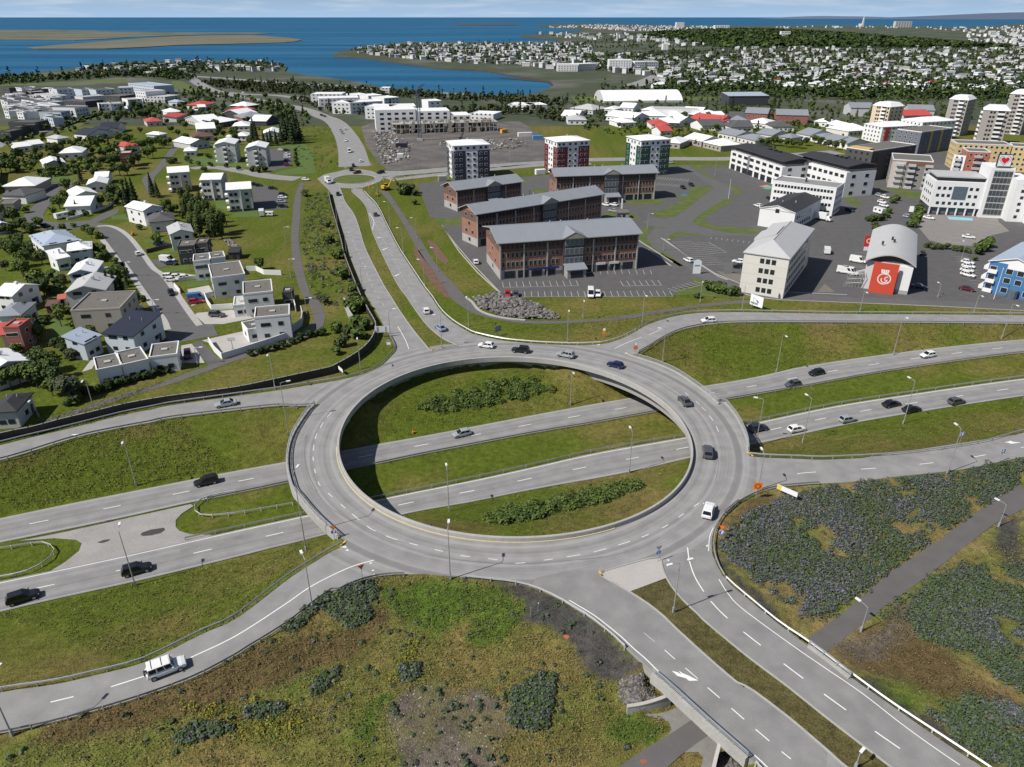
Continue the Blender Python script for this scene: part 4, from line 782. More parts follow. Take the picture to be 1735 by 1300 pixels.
area('dry_grass',K(*A7,(580,1060),(700,1010),(790,980),(830,1100),(820,1180),(640,1170)),mat('straw_grass',(0.20,0.155,0.05),.95,.2,.8,bump=.05),-0.003)
# ---- the far roundabout and its roads
area('far_roundabout',K(500,240,6.665,(250,420),(330,370),(450,345),(560,318),(720,310),(860,330),(960,370),(1000,410),(960,450),(860,490),(760,520),(640,530),(500,522),(420,560),(380,548),(330,500)),M_ROAD,0.006)
ei=P(*K(500,240,6.665,(665,426))[0]); e1=(P(*K(500,240,6.665,(905,415))[0]) - ei).length; e2=abs(P(*K(500,240,6.665,(665,374))[0]).y - ei.y)
isl_=[ei+Vector((e1*math.cos(a),e2*math.sin(a),0)) for a in np.linspace(0,2*math.pi,49)[:-1]]
tag(sheet('roundabout_island',isl_,M_LAWN,z=0.014),kind='structure'); kerb(isl_+isl_[:1],M_PAVE,0.4,.15)
roadline('far_road',K(300,100,6.665,(100,120),(130,180),(230,260),(400,350),(560,395),(850,450),(1000,485),(1300,535),(1500,590),(1640,650))+K(560,180,5.777,(0,130),(70,180),(130,260),(170,330),(210,440),(235,590)),(16,14,12,11,11,12,14,16,18),M_ROAD,0.002)
roadline('far_road',K(300,100,6.665,(560,380),(800,400),(1100,410),(1340,440),(1500,470)),10,M_ROAD,0.003)
roadline('far_road',K(300,100,6.665,(130,195),(200,260),(330,330),(480,370),(620,392)),10,M_ROAD,0.0035)
roadline('coast_road',K(300,100,6.665,(-150,200),(100,195),(330,205),(700,232),(1000,255),(1300,277),(1500,292),(1733,298))+[(620,150),(700,155),(790,160)],14,M_ROAD,0.003)
roadline('street',[(505,303),(480,301.5),(450,298),(420,292),(400,288.5),(370,284),(340,284),(325,286)],(11,9,8),M_ROAD,0.003)
roadline('main_street',K(560,180,5.777,(500,660),(700,660),(900,645),(1160,620),(1450,598),(1733,572))+[(925,273),(1061,269.6),(1133,269),(1236,269),(1330,264),(1420,258)],(16,12,11,12,14),M_ROAD,0.003)
roadline('main_street',K(560,180,5.777,(560,715),(700,698),(900,680),(1160,655))+[(860,284),(925,279),(1000,276.5)],(12,9,9,9),M_ROAD,0.003)
area('street_median',K(560,180,5.777,(590,705),(640,690),(900,665),(1160,640),(1160,645),(900,672),(640,708)),M_LAWN,0.01)
roadline('lane',K(0,120,6.665,(-60,870),(0,835),(200,760),(400,705),(520,675),(620,665)),8,M_ROAD,0.002); roadline('lane',K(0,120,6.665,(300,665),(450,660),(620,662)),6,M_ROAD,0.003)
roadline('lane',[(75,228),(120,210),(165,196),(215,183),(260,172),(330,166)],7,M_TAR2,0.002)
for px in (K(860,0,3.943,(830,575),(960,530),(1060,470),(1130,420),(1200,380),(1300,365)),): roadline('far_dual_road',px,(26,22,20,14),M_ROAD,0.05)
for px in ([(1600,163),(1625,143),(1660,118)],[(1246,116),(1248,98),(1252,86)],[(1330,150),(1345,128),(1352,108)],[(1440,152),(1470,128),(1490,106)],[(1290,106),(1400,104),(1560,106),(1720,110)],[(1260,128),(1400,130),(1560,132),(1735,138)]): roadline('suburb_street',px,9,M_TAR2,0.05)
area('sports_field',K(860,0,3.943,(470,490),(640,480),(830,540),(700,580),(560,600),(380,610),(340,590),(500,540)),M_LAWN,0.004); area('sports_field',K(860,0,3.943,(420,640),(560,620),(700,625),(640,680),(460,690)),M_LAWN,0.004); area('sports_field',K(860,0,3.943,(1130,640),(1160,625),(1400,630),(1400,665),(1200,675)),M_LAWN,0.004)
area('meadow',K(0,0,3.943,(0,560),(500,545),(850,525),(850,545),(400,560),(0,575)),M_LAWN,0.004); area('meadow',K(0,0,3.943,(1150,540),(1220,545),(1350,620),(1280,625),(1150,580)),M_LAWN,0.004); area('meadow',K(0,0,3.943,(180,510),(380,490),(380,505),(200,525)),M_LAWN,0.004); area('meadow',K(0,0,3.943,(380,868),(560,790),(720,740),(700,770),(600,800),(500,868)),M_LAWN,0.002)
area('tidal_mud',K(860,0,3.943,(-60,515),(100,515),(330,550),(420,560),(300,600),(160,640),(-60,650),(-60,640),(140,625),(270,595),(310,570),(260,545),(100,530)),mat('mud',(0.045,0.04,0.04),.6,.2,.05),-1.2)
area('verge',K(500,240,6.665,(520,80),(545,0),(560,80),(600,180),(610,260),(575,310),(550,300)),MATS['gravel'],-.003); area('verge',K(500,240,6.665,(700,60),(690,0),(740,30),(800,180),(880,270),(850,270),(780,200)),MATS['gravel'],-.003)
area('asphalt_yard',[(640,225),(680,222),(700,235),(660,240)],M_TAR,0.004)
# buildings
M_WHITEW=mat('white_render',(0.72,0.72,0.71),0.85,0.05,0.3)
M_GREYW=mat('grey_render',(0.49,0.49,0.485),0.85,0.07,0.3)
M_BEIGE=mat('cream_render',(0.62,0.595,0.54),0.85,0.06,0.25)
M_BRICK=mat('red_brick',(0.262,0.134,0.093),0.9,0.22,0.5,fine=6)
M_WROOF=mat('white_metal_roof',(0.80,0.80,0.80),0.5,0.04,0.3)
M_GROOF=mat('grey_metal_roof',(0.235,0.25,0.275),0.5,0.07,0.15,stretch=(2.0,0.2,1))
M_LGROOF=mat('pale_grey_roof',(0.44,0.44,0.435),0.6,0.06,0.3)
M_BROOF=mat('blue_grey_roof',(0.36,0.42,0.50),0.5,0.05,0.3)
M_DROOF=mat('black_felt_roof',(0.030,0.030,0.034),0.8,0.2,0.5)
M_NROOF=mat('navy_roof',(0.018,0.022,0.04),0.6,0.2,0.5)
M_GRAVR=mat('gravel_roof',(0.135,0.125,0.11),0.95,0.22,1.2,fine=8)
M_REDR=mat('red_roof',(0.46,0.075,0.06),0.6,0.1,0.3)
M_MAROON=mat('maroon_roof',(0.13,0.06,0.055),0.7,0.15,0.3)
M_DARKW=mat('charcoal_wall',(0.05,0.052,0.058),0.8,0.12,0.4)
M_NAVYP=mat('navy_panel',(0.022,0.026,0.045),0.5,0.12,0.4)
M_REDP=mat('dark_red_panel',(0.13,0.014,0.018),0.5,0.12,0.4)
M_GREENP=mat('dark_green_panel',(0.014,0.07,0.042),0.5,0.12,0.4)
M_GLASS=glass_mat('window_glass',(0.022,0.027,0.033)); M_GLASSB=glass_mat('blue_glass',(0.10,0.13,0.16)); M_FRAME=mat('white_frame',(0.66,0.66,0.65),0.6,0.04,1); M_FRAMED=mat('dark_frame',(0.06,0.06,0.065),0.6,0.1,1)
M_FRAMEG=mat('grey_frame',(0.42,0.40,0.37),0.6,0.05,1)
WM={}
def win_mesh(w,h,fr,gl,nm='window'):
    k=(round(w,2),round(h,2),fr.name,gl.name,nm)
    if k not in WM:
        mb=MB(); b=min(.09,w*.12); mb.box(-w/2,w/2,-.06,0.05,0,h,0)
        mb.face([(-w/2+b,-.07,b),(w/2 - b,-.07,b),(w/2 - b,-.07,h - b),(-w/2+b,-.07,h - b)],1)
        WM[k]=mb.mesh(nm,[fr,gl])
    return WM[k]
class Bld:
    """a building standing on the line A-B, local x along the front, y away from it"""
    def __init__(s,name,label,A,B,depth,h,cat='building',group=None,z=0.0):
        s.A=Vector((A.x,A.y,z)); v=B - A; v.z=0; s.L=v.length; s.d=depth; s.h=h
        s.t=thing(name,label,cat,s.A,math.atan2(v.y,v.x),group)
    def part(s,name,mb,m,parent=None,fix=False): return mb.build(name,m,parent or s.t,fix=fix)
    def walls(s,m,name='wall',x0=0,x1=None,y0=0,y1=None,z0=-.3,z1=None):
        return s.part(name,MB().box(x0,s.L if x1 is None else x1,y0,s.d if y1 is None else y1,z0,s.h if z1 is None else z1),m)
    def M(s,face,a,z,off=0.0):
        if face == 'front': return Matrix.Translation((a,-off,z))
        if face == 'back': return Matrix.Translation((a,s.d+off,z)) @ Matrix.Rotation(math.pi,4,'Z')
        if face == 'left': return Matrix.Translation((-off,a,z)) @ Matrix.Rotation(-math.pi/2,4,'Z')
        return Matrix.Translation((s.L+off,a,z)) @ Matrix.Rotation(math.pi/2,4,'Z')
    def wins(s,face,xs,zs,w,h,fr=None,gl=None,off=0.0,nm='window'):
        me=win_mesh(w,h,fr or M_FRAME,gl or M_GLASS,nm)
        for z in zs:
            for x in xs: obj(nm,me,s.t,s.M(face,x,z,off))
    def roof(s,kind,m,rise=1.6,ov=0.5,z=None,x0=0,x1=None,y0=0,y1=None,name='roof',fascia=None,th=0.25,wallm=None):
        z=s.h if z is None else z; x1=s.L if x1 is None else x1; y1=s.d if y1 is None else y1; a,b,c,d=x0 - ov,x1+ov,y0 - ov,y1+ov; mb=MB(); f=fascia or m
        if kind == 'flat':
            mb.box(x0+.02,x1 - .02,y0+.02,y1 - .02,z,z+.08); o=s.part(name,mb,m); p=MB(); w=.22
            p.box(x0 - .05,x1+.05,y0 - .05,y0+w,z - .05,z+.42); p.box(x0 - .05,x1+.05,y1 - w,y1+.05,z - .05,z+.42); p.box(x0 - .05,x0+w,y0+w,y1 - w,z - .05,z+.42); p.box(x1 - w,x1+.05,y0+w,y1 - w,z - .05,z+.42)
            s.part('roof_edge',p,fascia or M_WHITEW); return o
        lo,hi=z,z+rise
        if kind == 'gable_x': top=[(a,(c+d)/2),(b,(c+d)/2)]
        elif kind == 'gable_y': top=[((a+b)/2,c),((a+b)/2,d)]
        else:
            i=min(b - a,d - c)/2
            top=[(a+i,(c+d)/2),(b - i - 1e-3,(c+d)/2)] if b - a >= d - c else [((a+b)/2,c+i),((a+b)/2,d - i - 1e-3)]
        if kind == 'mono':
            mb.face([(a,c,lo),(b,c,lo),(b,d,hi),(a,d,hi)]); mb.face([(a,c,lo - th),(a,d,hi - th),(b,d,hi - th),(b,c,lo - th)]); mb.face([(a,c,lo - th),(b,c,lo - th),(b,c,lo),(a,c,lo)],1); mb.face([(a,d,hi - th),(a,c,lo - th),(a,c,lo),(a,d,hi)],1); mb.face([(b,c,lo - th),(b,d,hi - th),(b,d,hi),(b,c,lo)],1); mb.face([(b,d,hi - th),(a,d,hi - th),(a,d,hi),(b,d,hi)],1)
            o=s.part(name,mb,[m,f]); g=MB(); g.face([(x0,y0,z),(x0,y1,z),(x0,y1,hi - th)]); g.face([(x1,y0,z),(x1,y1,hi - th),(x1,y1,z)]); g.face([(x0,y1,z),(x0,y1,hi - th),(x1,y1,hi - th),(x1,y1,z)]); s.part('gable_wall',g,wallm or M_WHITEW); return o
        C4=[(a,c),(b,c),(b,d),(a,d)]; T=[(*top[0],hi),(*top[1],hi)]; E_=[(p[0],p[1],lo) for p in C4]
        alongx=abs(top[0][1] - top[1][1])<1e-6
        if alongx: fs=[[E_[0],E_[1],T[1],T[0]],[E_[2],E_[3],T[0],T[1]],[E_[1],E_[2],T[1]],[E_[3],E_[0],T[0]]]
        else: fs=[[E_[1],E_[2],T[1],T[0]],[E_[3],E_[0],T[0],T[1]],[E_[0],E_[1],T[0]],[E_[2],E_[3],T[1]]]
        gab=kind.startswith('gable')
        for i,q in enumerate(fs):
            if gab and i >= 2: continue
            mb.face(q)
        for i in range(4):
            p,q=E_[i],E_[(i+1) % 4]
            if gab and ((alongx and i in (1,3)) or (not alongx and i in (0,2))):
                mid=T[1] if (alongx and i == 1) or (not alongx and i == 2) else T[0]
                for e0,e1 in ((p,mid),(mid,q)): mb.face([(e0[0],e0[1],e0[2] - th),(e1[0],e1[1],e1[2] - th),e1,e0],1)
            else: mb.face([(p[0],p[1],p[2] - th),(q[0],q[1],q[2] - th),q,p],1)
        mb.face([(p[0],p[1],lo - th) for p in C4[::-1]],1) if not gab else None
        o=s.part(name,mb,[m,f])
        if gab:
            g=MB(); g2=MB()
            if alongx: g.face([(x0,y0,z - .02),(x0,y1,z - .02),(x0,(y0+y1)/2,hi - th)][::-1]); g2.face([(x1,y0,z - .02),(x1,y1,z - .02),(x1,(y0+y1)/2,hi - th)])
            else: g.face([(x0,y0,z - .02),(x1,y0,z - .02),((x0+x1)/2,y0,hi - th)]); g2.face([(x0,y1,z - .02),(x1,y1,z - .02),((x0+x1)/2,y1,hi - th)][::-1])
            s.part('gable_wall',g,wallm or M_WHITEW); s.part('gable_wall',g2,wallm or M_WHITEW)
        return o
    def box(s,name,x0,x1,y0,y1,z0,z1,m): return s.part(name,MB().box(x0,x1,y0,y1,z0,z1),m)
def lin(a,b,n): return [a+(b - a)*(i+.5)/n for i in range(n)]
# ---- the four brick office blocks
def office(label,A,B,LB,storeys,wing=True,right=True,shop=False,dorm=0.62,base=None):
    dv=(LB - A); v=(B - A).normalized(); dep=abs(dv.x*-v.y+dv.y*v.x); fl=3.0; h=storeys*fl+0.3
    b=Bld('office_block',label,A,B,dep,h,group='brick office blocks with grey roofs'); L=b.L; e0=L*dorm - 3.6; e1=L*dorm+3.6
    b.walls(M_CONC,'ground_floor_wall',z1=fl)
    for k in range(1,storeys - 1): b.walls(M_BRICK,'brick_band',y0=0.03,z0=fl*k+.002,z1=fl*(k+1)) if k else None
    b.walls(mat('eaves_shaded_brick',(0.13,0.075,0.06),.9,.15,.6),'top_floor_wall',y0=0.03,z0=fl*(storeys - 1)+.002,z1=h)  # same brick darkened: the eaves' shadow is put into the top floor's colour
    n=int(L/1.5)
    for k in range(1,storeys):
        xs=[x for x in lin(.5,L - .5,n) if not e0 - .6<x<e1+.6]
        b.wins('front',xs,[fl*k+.95],1.02,1.75,M_FRAMEG if k<storeys - 1 else M_FRAMED)
    b.wins('front',[x for x in lin(1,L - 1,int(L/4.4)) if not e0 - 2<x<e1+2],[.25],3.6,2.4,M_FRAMED)
    for i in range(int(L/7.4)+1):
        x=min(L - .2,.2+i*(L - .4)/int(L/7.4))
        if not e0<x<e1: b.box('pilaster',x - .2,x+.2,-.28,.02,-.2,h - 1.0,M_FRAMEG)
    for k in range(storeys):
        b.wins('left',[dep*.3,dep*.7] if k % 2 else [dep*.5],[fl*k+1.0],1.6,1.5,M_FRAMEG)
        b.wins('right',[dep*.3,dep*.7],[fl*k+1.0],1.6,1.5,M_FRAMEG)
    b.box('stair_tower',e0,e1,-.9,.02,-.2,h+.1,M_DARKW)
    b.wins('front',lin(e0+.4,e1 - .4,4),[fl*k+.8 for k in range(1,storeys)],1.4,2.2,M_FRAMEG,M_GLASSB,.92)
    b.box('porch',e0+.4,e1 - .4,-4.6,-.92,-.2,2.9,M_CONCD); b.roof('mono',M_GROOF,1.0,.4,3.0,e0+.4,e1 - .4,-4.6,-1.35,'porch_roof'); b.wins('front',[(e0+e1)/2],[.2],4.2,2.3,M_FRAMED,M_GLASS,4.62)
    b.roof('gable_x',M_GROOF,2.5,1.05,name='roof',fascia=M_FRAMEG,wallm=M_BRICK)
    g=MB(); zt=h+2.05; y0=-1.6; g.face([(e0 - .5,y0,h+.1),((e0+e1)/2,y0,zt),((e0+e1)/2,dep*.42,zt),(e0 - .5,dep*.12,h+.5)]); g.face([((e0+e1)/2,y0,zt),(e1+.5,y0,h+.1),(e1+.5,dep*.12,h+.5),((e0+e1)/2,dep*.42,zt)]); g.face([(e0 - .5,y0+.1,h+.05),(e1+.5,y0+.1,h+.05),((e0+e1)/2,y0+.1,zt - .12)],1); b.part('porch_gable',g,[M_GROOF,mat('straw_panel',(0.36,0.33,0.24),.8,.1)])
    for x in (L*.42,L*.5,L*.7): b.part('roof_vent',MB().tube([(x,dep*.55,h+1.8),(x,dep*.55,h+3.0)],.25,8),M_STEEL)
    if shop:
        b.box('shop_sign',L*.2,L*.42,-.42,-.3,2.55,3.2,mat('blue_sign',(0.02,0.035,0.16),.5,.1)); b.box('shop_sign',L*.69,L*.76,-.42,-.3,2.5,3.3,M_WHITEW); b.box('shop_sign',L*.79,L*.86,-.42,-.3,2.5,3.3,M_WHITEW)
    return b
office('longest brick office block, nearest the camera, with blue and white shop signs',P(847,474),P(1078,455.4),P(831,442.7),4,shop=True,dorm=.52)
office('brick office block second from the front with a plain long grey roof',P(809,418.5),P(1017,380),P(797,404.6),4,dorm=.55)
office('brick office block in front of the red and green towers',P(941,345),P(1108,337.7),P(926.5,335),4,dorm=.55)
office('shortest brick office block below the navy panelled tower',P(774.6,358.5),P(883,342.3),P(765,348),3,dorm=.55)
# ---- three panelled towers
def tower(label,A,B,depth,h,pm):
    b=Bld('apartment_tower',label,A,B,depth,h,group='panelled apartment towers'); L=b.L; b.walls(M_WHITEW); fl=h/6.0
    for x0,x1 in ((0.15,L*.33),(L*.67,L - .05)): b.box('colour_panel',x0,x1,-.12,-.002,.1,fl*5,pm)
    b.box('colour_panel',-.12,-.002,depth*.0+.1,depth*.28,.1,fl*5,pm); b.box('colour_panel',-.12,-.002,depth*.7,depth - .1,.1,fl*5,pm)
    for x0,x1,y0,y1 in ((L+.002,L+.12,.1,depth*.3),(L+.002,L+.12,depth*.7,depth)): b.box('colour_panel',x0,x1,y0,y1,.1,fl*5,pm)
    zs=[fl*k+.75 for k in range(6)]
    b.wins('front',[L*.07,L*.2,L*.4,L*.57,L*.76,L*.9],zs,1.5,1.35,M_FRAME,None,.12); b.wins('left',[depth*q for q in (.12,.4,.6,.85)],zs,1.3,1.35,M_FRAME,None,.12); b.wins('right',[depth*q for q in (.12,.4,.6,.85)],zs,1.3,1.35,M_FRAME,None,.12)
    b.roof('hip',M_WROOF,1.6,.5,fascia=M_WHITEW); b.part('roof_vent',MB().tube([(L*.5,depth*.5,h+1.2),(L*.5,depth*.5,h+2.4)],.3,8),M_FRAMEG)
tower('white apartment tower with navy panels and a white roof',P(770,305.4),P(830,302),17,17.3,M_NAVYP)
tower('white apartment tower with dark red panels and a white roof',P(942.5,297.5),P(996.5,293.5),16.5,17.3,M_REDP)
tower('white apartment tower with dark green panels and a white roof',P(1082,299.5),P(1131,296),16.5,18.5,M_GREENP)
# ---- white offices on the right
def white_office(label,A,B,depth,h,split=None,n=8,roofm=None,rows=3,glass=None):
    b=Bld('white_office',label,A,B,depth,h); L=b.L; fl=h/rows
    if split:
        b.walls(M_WHITEW,x1=L*split - 1.2); b.walls(M_WHITEW,x0=L*split+1.2); b.walls(M_DARKW,'recess_wall',x0=L*split - 1.21,x1=L*split+1.21,y0=1.8,z1=h - .5)
    else: b.walls(M_WHITEW)
    xs=[x for x in lin(.8,L - .8,n) if not split or abs(x - L*split)>2.4]
    b.wins('front',xs,[fl*k+1.0 for k in range(1,rows)],L/n*.62,1.6,M_FRAMEG); b.wins('front',xs,[.1],L/n*.7,2.9,M_FRAMED)
    b.wins('right',[depth*.25,depth*.7],[fl*k+1.0 for k in range(rows)],2.2,1.6,M_FRAMEG); b.wins('left',[depth*.25,depth*.7],[fl*k+1.0 for k in range(rows)],2.2,1.6,M_FRAMEG)
    b.box('top_floor_wall',1.5,L - 1.5,2.2,depth - 1,h+.01,h+2.6,M_DARKW); b.roof('gable_x',M_DROOF,1.2,0.6,h+2.6,0.6,L - .6,.8,depth - .2,fascia=M_FRAMED,wallm=M_DARKW)
    for z in (h+.5,h+1.0):
        r=MB(); [r.tube(q,.05,4) for q in ([(0.1,.1,z),(L - .1,.1,z)],[(L - .1,.1,z),(L - .1,depth,z)])]; b.part('roof_railing',r,M_STEEL)
    for x in (L*.45,L*.55,L*.63): b.box('roof_hatch',x - .6,x+.6,depth*.5,depth*.62,h+3.4,h+4.4,M_DARK)
    return b
white_office('white office building with a black roof set apart in two bays, left of its twin',P(1239,255.3,9.6),P(1326,283.5,9.6),17,9.6,.38,8)
white_office('white office building with a black roof behind its twin, right',P(1350.6,270.8,11.5),P(1435.4,292.5,11.5),17,11.5,.22,9)
b=Bld('white_office','long white four storey office with rows of small square windows and a grey roof',P(1309.7,307,11.8),P(1417.8,319.8,11.8),13,11.8); b.walls(M_WHITEW); L=b.L
b.wins('front',lin(1,L - 1,18),[1.2,4.1,7.0,9.7],1.05,1.15,M_FRAMED); b.wins('right',lin(1,13,5),[1.2,4.1,7.0,9.7],1.0,1.1,M_FRAMED); b.wins('left',lin(1,13,5),[1.2,4.1,7,9.7],1,1.1,M_FRAMED); b.roof('flat',mat('mid_grey_roof',(0.24,0.235,0.23),.8,.1,.3)); b.box('roof_hatch',L*.45,L*.47,6,7,11.9,13.6,M_DARK)
b=Bld('warehouse','white warehouse with a black gable roof and small high window',P(1288,351.6,7.4),P(1347.9,360.6,7.4),31,7.4); b.walls(M_WHITEW); L=b.L; b.roof('gable_y',M_DROOF,1.9,.3,fascia=M_WHITEW); b.wins('front',[L*.5],[6.2],1.6,1.6,M_FRAMED); b.wins('right',lin(2,20,7),[1.2,4.2],1.3,1.3,M_FRAMED); b.wins('left',lin(2,20,7),[4.2],1.3,1.3,M_FRAMED); b.box('band',-.02,L+.02,-.05,-.01,7.0,7.3,M_FRAMEG)
for k in range(2): b.part('roof_vent',MB().tube([(L*(.4+.3*k),9+3*k,8.2),(L*(.4+.3*k),9+3*k,9.4)],.3,8),M_STEEL)
# cream building
b=Bld('cream_building','big cream four storey building with a pale grey hipped roof',P(1261.6,427,12.6),P(1337.9,438,12.6),39,12.6); L=b.L; b.walls(M_BEIGE)
b.wins('front',[L*q for q in (.42,.55,.68)],[.9,3.9,6.9,9.9],1.25,1.5,M_FRAMED); b.wins('right',lin(2,31,11),[1.2,4.2,7.2,10],1.3,1.3,M_FRAMED); b.wins('left',lin(2,31,11),[1.2,4.2,7.2,10],1.3,1.3,M_FRAMED)
b.roof('hip',M_LGROOF,3.1,.35); b.box('ridge_cap',L*.5 - .1,L*.5+.1,L*.5,39 - L*.5,15.6,15.82,M_FRAMEG)
for z in (3.1,6.2,9.3): b.box('joint',-.01,L+.01,-.012,0.0,z,z+.06,M_FRAMEG)
g=MB(); g.face([(-.6,14,13.4),(L*.45,14,15.8),(L*.45,26,15.8),(-.6,24,13.4)]); g.face([(-.6,14,12.5),(L*.45,14,15.5),(L*.45,14,15.8),(-.6,14,13.4)]); g.face([(-.6,24,12.4),(-.6,14,12.4),(-.6,14,13.4),(-.6,24,13.4)]); b.part('dormer_roof',g,M_LGROOF)
# barrel roofed hall with the red sign panel
A=P(1470,440,9.2); B=P(1549,449.8,9.2); b=Bld('barrel_roofed_hall','grey hall with a curved white roof and a big red sign panel on its front',A,B,39,9.2); L=b.L; b.walls(mat('grey_cladding',(0.56,0.56,0.55),.7,.06,.4))
def barrel(L,d0,d1,z0,rise,n=14,th=.35,ov=.6):
    mb=MB(); top=[]; 
    for i in range(n+1): t=i/n; top.append((-ov+(L+2*ov)*t,z0+rise*math.sin(math.pi*t) ** 0.9))
    for (x0,z0_),(x1,z1_) in zip(top,top[1:]):
        mb.face([(x0,d0,z0_),(x1,d0,z1_),(x1,d1,z1_),(x0,d1,z0_)]); mb.face([(x0,d0,z0_ - th),(x1,d0,z1_ - th),(x1,d0,z1_),(x0,d0,z0_)],1); mb.face([(x1,d1,z1_ - th),(x0,d1,z0_ - th),(x0,d1,z0_),(x1,d1,z1_)],1); mb.face([(x0,d0,z0_ - th),(x0,d1,z0_ - th),(x1,d1,z1_ - th),(x1,d0,z1_ - th)],1)
    return mb
b.part('roof',barrel(L,-1.4,39.5,9.2,2.7),[M_LGROOF,M_FRAMEG])
g=MB()
for i in range(14): t0,t1=i/14,(i+1)/14; g.face([(L*t0,0,9.1),(L*t1,0,9.1),(L*t1,0,9.0+2.6*math.sin(math.pi*t1) ** .9),(L*t0,0,9.0+2.6*math.sin(math.pi*t0) ** .9)])
b.part('gable_wall',g,M_FRAMED)
M_REDSIGN=mat('red_sign',(0.55,0.065,0.032),0.6,0.05,0.3)
b.box('sign_panel',L*.16,L*.70,-2.6,-2.2,-.1,9.4,M_REDSIGN); b.box('sign_wall',L*.72,L+.01,-.6,-.01,0,8.6,M_WHITEW); b.box('plinth',L*.72,L+.02,-.7,-.61,-.1,1.2,M_CONC)
em=MB(); cx,cz=L*.43,4.6
def arc(cx,cz,r,a0,a1,w,n=20):
    for i in range(n):
        t0,t1=a0+(a1 - a0)*i/n,a0+(a1 - a0)*(i+1)/n
        em.face([(cx+(r - w)*math.cos(t0),-2.63,cz+(r - w)*math.sin(t0)),(cx+r*math.cos(t0),-2.63,cz+r*math.sin(t0)),(cx+r*math.cos(t1),-2.63,cz+r*math.sin(t1)),(cx+(r - w)*math.cos(t1),-2.63,cz+(r - w)*math.sin(t1))])
arc(cx,cz,1.75,R(60),R(330),.3); arc(cx+.3,cz,1.75,R(-60),R(75),.3); arc(cx+.2,cz - .3,.95,R(150),R(370),.28); arc(cx+.9,cz+.1,.7,R(60),R(250),.25)
for dx in (-.8,-.28,.28,.8): em.face([(cx+dx - .2,-2.63,cz+2.0),(cx+dx+.2,-2.63,cz+2.0),(cx+dx*1.15+.24,-2.63,cz+2.9),(cx+dx*1.15 - .24,-2.63,cz+2.9)])
em.face([(cx - 1.0,-2.63,cz+1.75),(cx+1.0,-2.63,cz+1.75),(cx+1.0,-2.63,cz+2.02),(cx - 1.0,-2.63,cz+2.02)])
b.part('emblem',em,M_WHITEW,fix=False)
g=MB()
for i in range(7): t=-5.2+i*.85; g.tube([(t,-1+.1*i,0),(t+.6,-.9,4.2),(0,.5,6.0)],.09,5)
for z in (1.2,2.6,4.0): g.tube([(-5.0+z*.2,-1.2,z),(-.1,-.6,z+.8)],.08,5)
b.part('stair_frame',g,M_STEEL); b.box('door',-.06,-.002,2,6,0,3.2,M_GLASS)
for x,y in ((L*.45,17),(L*.5,14),(L*.25,10)): b.part('roof_vent',MB().tube([(x,y,11.8),(x,y,12.9)],.35,6),M_DARK)
# heart signed hotel-like block
A=P(1586,307,14); B=P(1671.5,310.7,14); b=Bld('white_block','white building with square windows, a tall glazed tower and a heart sign',A,B,16,14.0); L=b.L; b.walls(M_WHITEW,z0=3.2); b.walls(M_DARKW,'ground_floor_wall',y0=1.2,z1=3.2)
b.wins('front',lin(1.5,L - 1.5,7),[4.4],1.2,1.25,M_FRAMED); b.wins('front',[L*q for q in (.1,.21,.32,.74,.86)],[7.6,10.6],1.2,1.25,M_FRAMED); b.wins('front',[L*.53],[6.6],5.6,5.6,M_FRAMEG,M_GLASSB); b.wins('left',lin(2,14,4),[4.4,7.6,10.6],1.2,1.2,M_FRAMED)
b.box('top_floor_wall',1,L - .5,1.6,15,14.01,15.6,M_DARKW); b.roof('flat',M_LGROOF,z=15.6,x0=.3,x1=L,y0=.8,y1=15.6,fascia=M_LGROOF)
for i in range(6): b.box('column',L*i/5.5,L*i/5.5+.5,.1,.6,-.2,3.2,M_WHITEW)
b.wins('front',lin(.6,L*.9,6),[.2],4.5,2.6,M_FRAMED,M_GLASSB,-1.22)
tx0,tx1=L+.02,L+9.0; b.box('tower_wall',tx0,tx1,-1,12,-.3,20.6,M_WHITEW); gm=MB()
for k in range(7):
    for i in range(5): gm.box(tx0+1.5+i*1.38,tx0+2.75+i*1.38,-1.08,-1.001,1.4+k*2.6,3.5+k*2.6)
b.part('tower_glazing',gm,glass_mat('tower_glass',(0.06,0.075,0.085))); b.box('tower_glazing_frame',tx0+1.3,tx1 - .5,-1.04,-.99,1.0,19.6,M_FRAMEG)
b.box('sign_box',tx0+1.2,tx0+6.6,-1.3,-.4,21.0,26.0,mat('sign_frame',(0.05,.05,.06),.5,.1)); b.box('sign_face',tx0+1.5,tx0+6.3,-1.36,-1.31,21.3,25.7,M_WHITEW)
def heart(cx,cz,s,y,mi=0):
    pts=[(16*math.sin(t) ** 3,13*math.cos(t) - 5*math.cos(2*t) - 2*math.cos(3*t) - math.cos(4*t)) for t in np.linspace(0,2*math.pi,33)[:-1]]
    mb=MB(); mb.face([(cx+p[0]*s,y,cz+p[1]*s) for p in pts][::-1]); return mb
b.part('heart_edge',heart(tx0+3.9,23.7,.135,-1.38),M_FRAMED); b.part('heart_edge',heart(tx0+3.9,23.7,.122,-1.39),M_WHITEW); b.part('heart',heart(tx0+3.9,23.7,.095,-1.41),mat('heart_red',(0.62,0.01,0.025),.5,.03))
b.box('stair_tower',tx1+.02,tx1+6,-6,10,-.3,17,M_WHITEW)
for k in range(6): obj('window',win_mesh(1.2,1.2,M_FRAMED,M_GLASS),b.t,Matrix.Translation((tx1+3.0+.3*(k % 2),-6.02,1.5+k*2.6)))
b.box('rear_wing',tx1+6.1,tx1+28,-14,10,-.3,15,M_WHITEW)
gm=MB()
for k in range(5):
    for i in range(7):
        if (i+k) % 2: gm.box(tx1+6.6+i*2.6,tx1+8.6+i*2.6,-14.08,-14.001,1.0+k*2.8,3.3+k*2.8)
b.part('window_panels',gm,glass_mat('pattern_glass',(0.10,0.13,0.22)))
